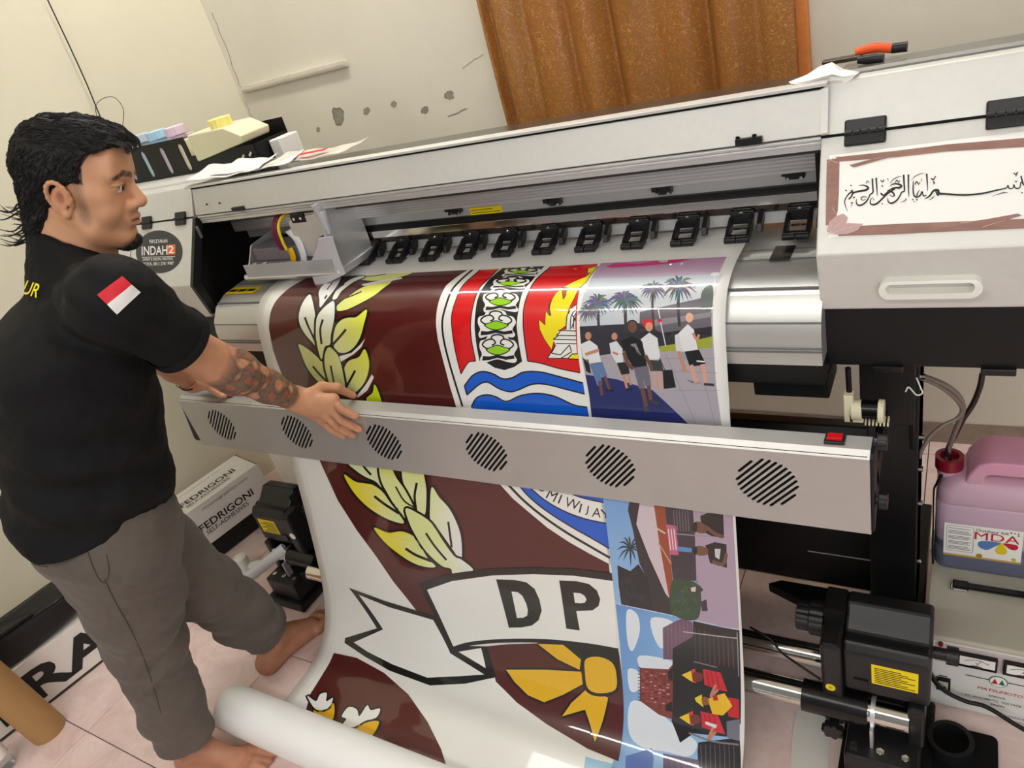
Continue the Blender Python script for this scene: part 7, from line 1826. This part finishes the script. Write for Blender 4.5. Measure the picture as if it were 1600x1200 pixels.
def fing(m_, tip_px, ty, lift, r0, r1):
    tip = P2(tip_px[0], tip_px[1], 1, ty); p1 = m_ * .56 + tip * .44 + np.array([0, -lift, .002]); p2 = m_ * .24 + tip * .76 + np.array([0, -lift * .55, .0])
    return ([m_, p1, p2, tip], [r0, r0 * .94, r0 * .86, r1])
fR = [fing(m1, (556, 650), FY, .010, .0105, .0078), fing(m2, (562, 671), FY, .012, .0108, .0080), fing(m3, (553, 680.5), FY, .011, .0102, .0076), fing(m4, (537, 682), FY, .008, .0090, .0070)]
thR = [([wrR + np.array([.03, .02, .005]), P2(503, 606, 1, 1.030), P2(526, 606, 1, 1.055), P2(552, 618, 2, .8155)], [.014, .0145, .0115, .0085])]
v1, f1 = arm(shR, elR, wrR, (.052, .050, .043, .045, .036, .0275), fR, thR, [(m1, .0135), (m2, .0135), (m3, .013), (m4, .012)], .012, np.minimum.reduce([shR, elR, wrR]) - np.array([.08, .08, .17]), np.maximum.reduce([shR, elR, wrR, P2(566, 640, 1, 1.06)]) + .09, True)
mL = [P2(337, 592, 1, 1.082), P2(333, 594, 1, 1.068), P2(328, 597, 1, 1.054), P2(322, 601, 1, 1.042)]
zb = .8035
fLf = []
for i, (mm, ln) in enumerate(zip(mL, (.055, .06, .055, .045))):
    dirv = np.array([.93, .30, 0]) if i < 2 else np.array([.97, .16, 0])
    q1 = mm + dirv * ln * .40; q1[2] = zb + .026; q2 = mm + dirv * ln * .75; q2[2] = zb + .014; q3 = mm + dirv * ln; q3[2] = zb + .0095
    fLf.append(([mm, q1, q2, q3], [.0105, .0098, .0090, .0076]))
thL = [([wrL + np.array([.02, .02, -.002]), wrL + np.array([.040, .055, -.004]), np.array([wrL[0] + .075, 1.118, zb + .030]), np.array([wrL[0] + .100, 1.125, zb + .012])], [.015, .0135, .0110, .0085])]
v2, f2 = arm(shL, elL, wrL, (.050, .048, .042, .043, .034, .0265), fLf, thL, [(q, .013) for q in mL], .012, np.minimum.reduce([shL, elL, wrL]) - .09, np.maximum.reduce([shL, elL, wrL]) + np.array([.14, .11, .09]), False)
# colours: skin, tattoo on the right forearm, nails
def arm_cols(v, tattoo, tips, wr, el):
    c = np.tile(srgb(196, 142, 108), (len(v), 1)) * (1 + .06 * sn(v, 60))[:, None]
    if tattoo:
        d = wr - el; t = (v - el) @ d / d.dot(d)
        m_ = np.clip((t - .02) / .10, 0, 1) * np.clip((.93 - t) / .05, 0, 1)
        n1 = sn(v, 44, 1.0); n2 = sn(v, 66, 2.1); n3 = sn(v, 150, .4)
        ink = np.clip((n1 + .55) * 3.5, 0, 1) * m_ * .78; shade = srgb(82, 74, 66)[None] * (1 + .35 * n3[:, None])
        c = c * (1 - ink[:, None]) + shade * ink[:, None]
        red = np.clip((n2 - .30) * 6, 0, 1) * m_ * .55; c = c * (1 - red[:, None]) + srgb(178, 92, 62) * red[:, None]
        ln = np.clip(1 - np.abs(n1 + .1) * 14, 0, 1) * m_ * .7; c = c * (1 - ln[:, None]) + srgb(48, 42, 40) * ln[:, None]
        ln = np.clip(1 - np.abs(n2) * 10, 0, 1) * m_ * .5; c = c * (1 - ln[:, None]) + srgb(56, 48, 46) * ln[:, None]
        for m_, q in zip((m1, m2, m3), fR):
            dd = np.linalg.norm(v - q[0][1], axis=1); w = sm(dd, .008, .016) * np.clip(.4 + sn(v, 300), 0, 1) * .5; c = c * (1 - w[:, None]) + srgb(80, 62, 58) * w[:, None]
    for tp, dr in tips:
        nd = tp + dr; w = sm(np.linalg.norm(v - nd, axis=1), .0045, .0075) * .75; c = c * (1 - w[:, None]) + srgb(222, 168, 146) * w[:, None]
    return c
tipsR = [(q[0][3], np.array([-.003, -.0075, .003])) for q in fR] + [(thR[0][0][3], np.array([-.002, -.004, .008]))]
c1 = arm_cols(v1, True, tipsR, wrR, elR); c2 = arm_cols(v2, False, [(q[0][3], np.array([-.002, -.003, .007])) for q in fLf], wrL, elL)
# ---- feet and shins
def foot(an, heel, toe, lo, hi, side):
    a = Field(lo, hi, .0028)
    d = (toe - heel); d[2] = 0; Lf = np.linalg.norm(d); d /= Lf; w = np.array([d[1], -d[0], 0]) * side      # towards the big toe
    hh = heel + np.array([0, 0, .030]); ball = heel + d * Lf * .68; 
    a.cone(an + np.array([0, 0, .13]), an, .038, .036, .02); a.cone(an, hh, .036, .030, .02)
    a.ell(hh + d * .012, (.036, .031, .031), .02, 'u', np.stack([d, np.cross((0, 0, 1), d), (0, 0, 1)], 1))
    a.cone(an + d * .02, ball + np.array([0, 0, .026]), .034, .022, .025); a.cone(hh, ball + w * .022 + np.array([0, 0, .020]), .026, .020, .02); a.cone(hh, ball - w * .026 + np.array([0, 0, .016]), .024, .016, .02)
    for s in (-1, 1): a.ell(an + np.cross((0, 0, 1), d) * s * .030 + d * .0, (.012, .012, .014), .015)
    for i, (o, ln, r) in enumerate(((.034, .32, .0135), (.013, .315, .0098), (-.004, .29, .0092), (-.020, .26, .0088), (-.034, .22, .0085))):
        s_ = ball + w * o * .95 + np.array([0, 0, r + .008]); e_ = ball + w * o * 1.05 + d * Lf * ln + np.array([0, 0, r]); m_ = s_ * .45 + e_ * .55 + np.array([0, 0, .006])
        a.chain([s_, m_, e_], [r * 1.2, r, r], .006)
    a.plane((0, 0, .0008), (0, 0, -1))
    v, f = a.mesh(); c = np.tile(srgb(176, 122, 94), (len(v), 1)) * (1 + .08 * sn(v, 50))[:, None]
    w_ = sm(v[:, 2], .004, .02) * .3; c = c * (1 - w_[:, None]) + srgb(190, 120, 92) * w_[:, None]
    return v, f, c
toeL = P2(499, 972, 2, .01); heelL = P2(424, 1046, 2, .0); toeR = P2(418, 1196, 2, .01); heelR = toeR + (P2(330, 1196, 2, 0) - toeR) / np.linalg.norm(P2(330, 1196, 2, 0) - toeR) * .245; heelR[2] = 0
toeL = heelL + (toeL - heelL) / np.linalg.norm(toeL - heelL) * .25; toeL[2] = 0; toeR[2] = 0
def ft_box(an, heel, toe): q = np.stack([an, heel, toe]); return np.array([*(q.min(0)[:2] - .07), -.004]), np.array([*(q.max(0)[:2] + .07), .33])
dL = (toeL - heelL) / np.linalg.norm(toeL - heelL); dR = (toeR - heelR) / np.linalg.norm(toeR - heelR)
anLf = heelL + dL * .045 + np.array([0, 0, .085]); anRf = heelR + dR * .045 + np.array([0, 0, .085])
v3, f3, c3 = foot(anLf, heelL, toeL, *ft_box(anLf, heelL, toeL), 1)
v4, f4, c4 = foot(anRf, heelR, toeR, *ft_box(anRf, heelR, toeR), -1)
# ---- torso and legs under the clothes, so the figure is one body
tr_ = Field((-1.95, .30, .10), (-1.2, 1.0, 1.40), .012)
trows = [((-1.61, .567, .80), .13, .10), ((-1.59, .59, .95), .130, .105), ((-1.545, .645, 1.12), .13, .095), ((-1.525, .70, 1.23), .11, .07), ((-1.53, .735, 1.30), .06, .05)]
tr_.loft(trows, bS, bF, .02)
for hp, kn_, an_ in ((hipR, knR, anRf), (hipL, knL, anLf)): tr_.chain([hp, kn_, an_ + np.array([0, 0, .06])], [.080, .050, .030], .03)
tr_.cone(trows[3][0], shR, .06, .045, .02); tr_.cone(trows[3][0], shL, .06, .045, .02)
v5, f5 = tr_.mesh(); c5 = np.tile(srgb(196, 142, 108), (len(v5), 1))
for vv, ff, cc_ in ((v1, f1, c1), (v2, f2, c2), (v3, f3, c3), (v4, f4, c4), (v5, f5, c5)):
    BV.append(vv); BFc.append(ff + nb); BC.append(cc_); nb += len(vv)
M['skin'] = attr_mat('skin', .48, .12, 260, .4, .12)
man = npmesh('person', np.concatenate(BV), np.concatenate(BFc), M['skin'], None, PO, np.concatenate(BC))
tag(man, 'man in black t-shirt and grey trousers leaning on the heater bar, barefoot', 'person')
# ---- eyes
for s in (-1, 1):
    c = H(s * .0328, .0800, .0190); r = .0136 * HS
    gz = np.array([.10, .985, -.10]); gz /= np.linalg.norm(gz)
    n = 24; mb = MB(); B_ = basis(HR @ gz)
    prof = [(math.sin(t), math.cos(t)) for t in np.linspace(0, math.pi, n)]
    a = np.arange(32) * 2 * math.pi / 32
    vs = [c + r * (q * (math.cos(t) * B_[:, 0] + math.sin(t) * B_[:, 1]) + w * B_[:, 2]) for q, w in prof for t in a]
    fs = [(k * 32 + i, (k + 1) * 32 + i, (k + 1) * 32 + (i + 1) % 32, k * 32 + (i + 1) % 32) for k in range(n - 1) for i in range(32)]
    for k, q in enumerate(fs): mb.add([], [], 0)
    mb.v = [np.array(vs)]; mb.f = fs; mb.n = len(vs); mb.mi = [2 if k // 32 < 1 else 1 if k // 32 < 4 else 0 for k in range(len(fs))]
    mb.build('eye', [mat('eye_white', rgb(214, 204, 196), .2), mat('iris_brown', rgb(52, 32, 24), .15), mat('pupil', rgb(10, 8, 8), .1)], man, smooth=60)
# ---- hair
hr = Field(HC - .19, HC + .17, .0026)
def hE(c, r, k=.02, mode='u', B=None): hr.ell(H(*c), np.array(r) * HS, k, mode, HR if B is None else HR @ B)
hE((0, -.020, .050), (.083, .104, .096)); hE((0, .040, .100), (.060, .058, .040), .03); hE((0, -.070, -.030), (.066, .042, .070), .03); hE((0, -.080, -.085), (.052, .030, .042), .03)
hE((0, .072, .108), (.046, .030, .018), .02)
def hcut(P):
    L = (P - HC) @ HR / HS
    x, y, z = np.abs(L[:, 0]), L[:, 1], L[:, 2]
    # hairline: how far forward hair may grow at each height
    yl = np.interp(z, [-.14, -.06, -.045, .018, .030, .055, .078, .094, .105, .13], [-.030, -.028, -.026, -.020, .026, .030, .034, .068, .110, .14]) + 14 * np.maximum(.045 - x, 0) * np.interp(z, [.075, .09], [0, 1]) * .0 
    d = (y - yl) * .8 + .004 * sn(L, 70)
    return d * HS
idx = np.where(np.abs(hr.V) < .08); P_ = hr.lo + hr.h * np.stack(idx, 1); hr.V[idx] = np.maximum(hr.V[idx], hcut(P_).astype(np.float32))
def hdisp(P):
    L = (P - HC) @ HR / HS
    ang = np.arctan2(L[:, 0], L[:, 2]) 
    wav = np.sin(60 * ang + 10 * sn(L, 25)) * np.clip(.6 + sn(L, 18, 2), 0, 1)
    return .0016 * wav + .0030 * sn(L, 48, 1.3) + .0020 * sn(L, 110, .2)
hr.displace(hdisp)
hv, hf = hr.mesh()
hm = mat('black_hair', rgb(24, 22, 22), .6, spec=.3, var=.3, vscale=60)
hair = npmesh('hair', hv, hf, hm, man)
# locks lying over the hair mass
hb_ = BVHTree.FromPolygons([tuple(q) for q in hv], [tuple(int(i) for i in q) for q in hf])
mb = MB(); rng = random.Random(11)
pts_h = hv[np.random.RandomState(3).choice(len(hv), 2600, replace=False)]
for p in pts_h:
    L = HR.T @ (p - HC) / HS
    loc, nrm, _, _ = hb_.find_nearest(Vector(p))
    if nrm is None: continue
    nrm = np.array(nrm)
    # flow: from the crown forwards on top, backwards and down at the sides
    flow = np.array([.1 * rng.uniform(-1, 1), .9 if L[2] > .09 else -.55, -.05 if L[2] > .09 else -.85]) + np.array([rng.uniform(-.25, .25) for _ in range(3)])
    fw = HR @ flow; fw -= nrm * fw.dot(nrm); ln = np.linalg.norm(fw)
    if ln < .1: continue
    fw /= ln; LL = rng.uniform(.014, .030); cur = p; path = []
    for k in range(4):
        q, n2, _, _ = hb_.find_nearest(Vector(cur)); 
        lift = .0008 + .0022 * (k / 3) ** 2 * rng.uniform(.3, 1.4)
        path.append(np.array(q) + np.array(n2) * lift); n2 = np.array(n2); fw = fw - n2 * fw.dot(n2); fw /= np.linalg.norm(fw) + 1e-9; cur = np.array(q) + fw * LL / 3 + np.cross(n2, fw) * rng.uniform(-.002, .002)
    q = HR.T @ (path[-1] - HC) / HS
    if q[1] > .030 and q[2] < .080: continue
    mb.tube(path, [.0008, .0009, .0002], 4, sub=2)
# flicked curls at the nape
for k in range(34):
    s = rng.uniform(-.055, .055); z0 = rng.uniform(-.105, -.02)
    a = H(s, -.095 - rng.uniform(0, .012), z0); b_ = H(s * 1.1, -.118 - rng.uniform(0, .012), z0 - .016); c = H(s * 1.15, -.140 - rng.uniform(0, .022), z0 - .014 + rng.uniform(-.006, .014))
    mb.tube([a, b_, c], [.0018, .0014, .0003], 4, sub=4)
for k in range(46):
    s = rng.uniform(-.05, .05); a = H(s, .070 + rng.uniform(-.02, .02), .112 + rng.uniform(-.006, .01)); b_ = H(s + .006, .100 + rng.uniform(-.004, .008), .104); c = H(s + .012, .112 + rng.uniform(-.008, .006), .090 + rng.uniform(-.006, .006))
    mb.tube([a, b_, c], [.0024, .0020, .0004], 4, sub=4)
lk = mb.build('hair_locks', mat('black_hair_lock', rgb(26, 24, 24), .6, spec=.35), hair, smooth=60); tag(lk, kind='stuff')
# goatee
gb = Field(HC - .16, HC + .16, .0022)
gb.ell(H(0, .084, -.106), np.array((.022, .015, .013)) * HS, .01, 'u', HR); gb.ell(H(0, .098, -.096), np.array((.013, .009, .012)) * HS, .01, 'u', HR); gb.ell(H(0, .070, -.112), np.array((.026, .018, .008)) * HS, .01, 'u', HR)
gb.displace(lambda P: .0030 * sn(P, 330) + .0014 * sn(P, 800))
gv, gf = gb.mesh(); bdm = mat('beard_black', rgb(24, 21, 21), .6); npmesh('goatee', gv, gf, bdm, man)
# ---- t-shirt
ndir = H(0, -.030, -.050) - neckb; nlen = np.linalg.norm(ndir); ndir /= nlen
def collar_pt(t, r=.070, dh=0.0): return neckb + ndir * (.020 - .050 * math.sin(t) + dh) + r * (math.cos(t) * bS + math.sin(t) * bF)
print('collar px', [tuple(int(q) for q in proj(collar_pt(R_(t)))) for t in (0, 45, 90, 270, 315)])
ts = Field((-2.0, .30, .78), (-1.13, 1.02, 1.42), .0048)
rows = [((-1.612, .562, .79), .192, .168), ((-1.608, .566, .85), .192, .170), ((-1.590, .588, .95), .188, .170), ((-1.566, .618, 1.05), .188, .163), ((-1.544, .646, 1.15), .192, .158), ((-1.532, .670, 1.235), .184, .148), ((-1.540, .695, 1.285), .142, .106), ((-1.530, .745, 1.32), .080, .066)]
ts.loft(rows, bS, bF, .02)
seR = shR + (elR - shR) * .66; seL = shL + (elL - shL) * .60
ts.cone(np.array([-1.42, .715, 1.255]), shR, .095, .074, .03); ts.cone(shR, seR, .076, .066, .02)
ts.cone(np.array([-1.58, .74, 1.235]), shL, .090, .070, .03); ts.cone(shL, seL, .077, .064, .02)
ts.cone(neckb + np.array([0, 0, -.045]), shR + np.array([0, 0, -.01]), .064, .060, .02); ts.cone(neckb + np.array([0, 0, -.045]), shL + np.array([0, 0, -.01]), .064, .060, .02)
for k in range(24):
    t0, t1 = 2 * math.pi * k / 24, 2 * math.pi * (k + 1) / 24
    ts.cone(collar_pt(t0, .072), collar_pt(t1, .072), .010, .010, .008)
    q = collar_pt(t0, .072); tgt = neckb + np.array([0, 0, -.06]) + (.115 * math.cos(t0) * bS * 1.1 + .115 * math.sin(t0) * bF * (.45 if math.sin(t0) > 0 else .75)); ts.cone(q, tgt, .010, .036, .012)
def tdisp(P):
    u = (P - np.array([-1.55, .65, 0])) @ bS; w = (P - np.array([-1.55, .65, 0])) @ bF; z = P[:, 2]
    low = np.clip((1.20 - z) / .2, 0, 1)
    f1_ = .0085 * np.sin(44 * z + 9 * w + 4 * np.sin(8 * u + 3 * w) + 3 * sn(P, 4)) * np.clip(.5 + sn(P, 6, 1), 0, 1) * low
    tR = (P - shR) @ (elR - shR) / .075; near = np.exp(-((P - (shR * .75 + np.array([-1.5, .7, 1.2]) * .25)) ** 2).sum(1) / .014)
    f2_ = .0075 * np.sin(90 * (P @ np.array([.45, .60, .66])) + 2 * sn(P, 9)) * near
    return f1_ + f2_ + .0024 * sn(P, 26, .5) + .0009 * sn(P, 70)
ts.displace(tdisp)
# hem, sleeve ends, collar opening
ts.plane((-1.61, .56, .838), (.03, -.10, -1))
def cutcap(c, d, rad):
    """remove the end of a sleeve: everything beyond c along d within rad of the arm axis"""
    d = d / np.linalg.norm(d)
    def fn(x, y, z):
        t = (x - c[0]) * d[0] + (y - c[1]) * d[1] + (z - c[2]) * d[2]
        rr = np.sqrt(np.maximum((x - c[0]) ** 2 + (y - c[1]) ** 2 + (z - c[2]) ** 2 - t * t, 0)); return np.maximum(-t, rr - rad)
    ts.op(fn, c - .13, c + .13, 0, 's', 0)
cutcap(seR, elR - shR, .095); cutcap(seL, elL - shL, .085)
tsh_v, tsh_f = ts.mesh()
M['tshirt'] = mat('black_cotton', rgb(15, 15, 17), .8, spec=.3, var=.12, vscale=30, bump=.25, bscale=900)
shirt = npmesh('t_shirt', tsh_v, tsh_f, M['tshirt'], man)
# sleeve hem bands and collar
def band_ring(c, d, r, w, name):
    B_ = basis(d); d = np.array(d) / np.linalg.norm(d); mb = MB(); n = 40
    prof = [(r + .0015, -w), (r + .0030, -w * .9), (r + .0028, .0006), (r - .002, .0012), (r - .004, -w * .5)]
    v = [c + d * h_ + rr * (math.cos(2 * math.pi * k / n) * B_[:, 0] + math.sin(2 * math.pi * k / n) * B_[:, 1]) for rr, h_ in prof for k in range(n)]
    mb.add(v, [(a * n + k, a * n + (k + 1) % n, (a + 1) * n + (k + 1) % n, (a + 1) * n + k) for a in range(4) for k in range(n)]); return mb.build(name, M['tshirt'], shirt, smooth=50)
band_ring(seR, elR - shR, .0665, .020, 'sleeve_hem'); band_ring(seL, elL - shL, .0645, .020, 'sleeve_hem')
cold = ndir; _old = (H(0, -.020, -.06) - neckb); cold /= np.linalg.norm(cold); B_ = basis(cold + bF * .45)
ring = [collar_pt(t, .0725, .004) for t in np.linspace(0, 2 * math.pi, 49)[:-1]]
mb = MB(); mb.tube(ring + ring[:2], .0075, 10, sub=1); mb.build('collar', M['tshirt'], shirt, smooth=60)
# prints on the shirt, laid on its surface
tb_ = BVHTree.FromPolygons([tuple(q) for q in tsh_v], [tuple(int(i) for i in q) for q in tsh_f])
def on_shirt(px, py, lift=.0016):
    d = RC.T @ np.array([px - 800.0, py - 600.0, FPX]); d /= np.linalg.norm(d)
    loc, nrm, _, _ = tb_.ray_cast(Vector(CAM), Vector(d))
    if loc is None: return None
    nrm = np.array(nrm); nrm = nrm if nrm.dot(d) < 0 else -nrm
    return np.array(loc) + nrm * lift
def patch(quad, m_, name, nu=14, nv=10, lift=.0018):
    q = [np.array(p, float) for p in quad]; mb = MB(); pts = []
    for i in range(nu + 1):
        for j in range(nv + 1):
            a, c = i / nu, j / nv; p = (q[0] * (1 - a) + q[1] * a) * (1 - c) + (q[3] * (1 - a) + q[2] * a) * c
            w = on_shirt(*p, lift=lift); pts.append(w if w is not None else pts[-1])
    mb.add(pts, [(i * (nv + 1) + j, (i + 1) * (nv + 1) + j, (i + 1) * (nv + 1) + j + 1, i * (nv + 1) + j + 1) for i in range(nu) for j in range(nv)]); return mb.build(name, m_, shirt, smooth=180)
o = patch([(152, 461), (190.7, 432), (205.3, 445), (167.5, 476)], mat('flag_red', rgb(206, 30, 44), .6), 'flag_red_half'); tag(o, 'red half of a small flag print on the sleeve')
o = patch([(167.5, 476), (205.3, 445), (219, 457), (182.7, 491)], mat('flag_white', rgb(228, 226, 224), .6), 'flag_white_half'); tag(o, 'white half of a small flag print on the sleeve')
def shirt_text(word, px, py, h, ang, m_, asp=1.0, shear=.15):
    v, f, a = GLYPH[word]; ca, sa = math.cos(R_(ang)), math.sin(R_(ang)); pts = []; ok = []
    for x, y, _ in v:
        X = (x + shear * y) * h * asp; Y = -y * h; w = on_shirt(px + X * ca - Y * sa, py + X * sa + Y * ca); ok.append(w is not None); pts.append(w if w is not None else np.zeros(3))
    fs = [q for q in f if all(ok[i] for i in q)]
    if fs: mb = MB(); mb.add(pts, fs); mb.build('lettering', m_, shirt, recalc=True)
yl_ = mat('yellow_shirt_print', rgb(240, 222, 20), .6)
shirt_text('AUR', 22, 454, 22, 18, yl_, .62); shirt_text('D', 17, 427, 22, 24, yl_, .6)
# ---- trousers
tg = Field((-2.0, .28, .06), (-1.25, 1.02, .93), .0048)
tg.loft([((-1.62, .565, .72), .165, .135), ((-1.612, .562, .80), .178, .152), ((-1.608, .566, .91), .160, .138)], bS, bF, .02)
def leg(hp, kn_, an_, r):
    tg.chain([hp, hp * .5 + kn_ * .5, kn_], [r[0], r[1], r[2]], .04); tg.chain([kn_, kn_ * .45 + an_ * .55, an_ + (an_ - kn_) * .04], [r[2], r[3], r[4]], .03)
lR = anRf + np.array([0, 0, .045]); lL = anLf + np.array([0, 0, .045])
leg(hipR - np.array([0, 0, .06]), knR, lR, (.118, .105, .088, .078, .076)); leg(hipL - np.array([0, 0, .06]), knL, lL, (.112, .101, .086, .080, .076))
def pdisp(P):
    z = P[:, 2]; kn = np.exp(-((z - .48) ** 2) / .012) + 1.3 * np.exp(-((z - .20) ** 2) / .010) + .6 * np.exp(-((z - .78) ** 2) / .006)
    return .0095 * np.sin(52 * z + 14 * (P @ np.array([.7, -.7, 0])) + 3 * sn(P, 6)) * kn * np.clip(.45 + sn(P, 7, 2), 0, 1) + .0042 * sn(P, 15, 1) + .0012 * sn(P, 60)
tg.displace(pdisp)
def cutleg(c, d, rad):
    d = d / np.linalg.norm(d)
    def fn(x, y, z):
        t = (x - c[0]) * d[0] + (y - c[1]) * d[1] + (z - c[2]) * d[2]
        rr = np.sqrt(np.maximum((x - c[0]) ** 2 + (y - c[1]) ** 2 + (z - c[2]) ** 2 - t * t, 0)); return np.maximum(-t, rr - rad)
    tg.op(fn, c - .16, c + .16, 0, 's', 0)
cutleg(lR, lR - knR, .12); cutleg(lL, lL - knL, .12)
for c, d, kn_ in ((lR, lR - knR, knR), (lL, lL - knL, knL)):      # hollow leg openings
    d = d / np.linalg.norm(d); tg.cone(c + d * .05, c - d * .03, .058, .054, .004, 's')
pv_, pf_ = tg.mesh()
M['trouser'] = mat('grey_brown_twill', rgb(98, 89, 82), .9, spec=.2, var=.14, vscale=7, bump=.3, bscale=700, sheen=.1)
tr2 = npmesh('trousers', pv_, pf_, M['trouser'], man)
pb_ = BVHTree.FromPolygons([tuple(q) for q in pv_], [tuple(int(i) for i in q) for q in pf_])
def on_pants(px, py, lift=.001):
    d = RC.T @ np.array([px - 800.0, py - 600.0, FPX]); d /= np.linalg.norm(d); loc, nrm, _, _ = pb_.ray_cast(Vector(CAM), Vector(d))
    if loc is None: return None
    return np.array(loc) - d * lift
seam_m = mat('seam_thread', rgb(70, 62, 58), .9)
for nm, pts in (('side_seam', [(163, 905), (180, 940), (205, 985), (225, 1030), (240, 1075), (252, 1115)]), ('pocket_edge', [(137, 862), (145, 885), (155, 905), (165, 910), (170, 890), (166, 866)]), ('back_pocket_edge', [(30, 870), (50, 882), (75, 886)])):
    q = [on_pants(*p) for p in catmull(np.array(pts, float), 4)]; q = [p for p in q if p is not None]
    if len(q) > 3: mb = MB(); mb.tube(q, .0010, 5, sub=1); mb.build(nm, seam_m, tr2, smooth=60)
# ---- bracelets on the left wrist
dw = wrL - elL; dw /= np.linalg.norm(dw); B_ = basis(dw)
for off, r, m_, nm in ((-.012, .0325, M['black'], 'hair_band'), (-.030, .034, mat('wood_beads', rgb(120, 84, 62), .6), 'bracelet')):
    c = wrL + dw * off; ring = [c + r * (math.cos(t) * B_[:, 0] + math.sin(t) * B_[:, 1]) + dw * .006 * math.sin(t) for t in np.linspace(0, 2 * math.pi, 33)]
    mb = MB(); mb.tube(ring, .0022 if nm == 'hair_band' else .0012, 8, sub=1); o = mb.build(nm, m_, smooth=60)
    tag(o, 'black elastic band around the left wrist of the man' if nm == 'hair_band' else 'thin brown bracelet just above the black wrist band', 'bracelet')
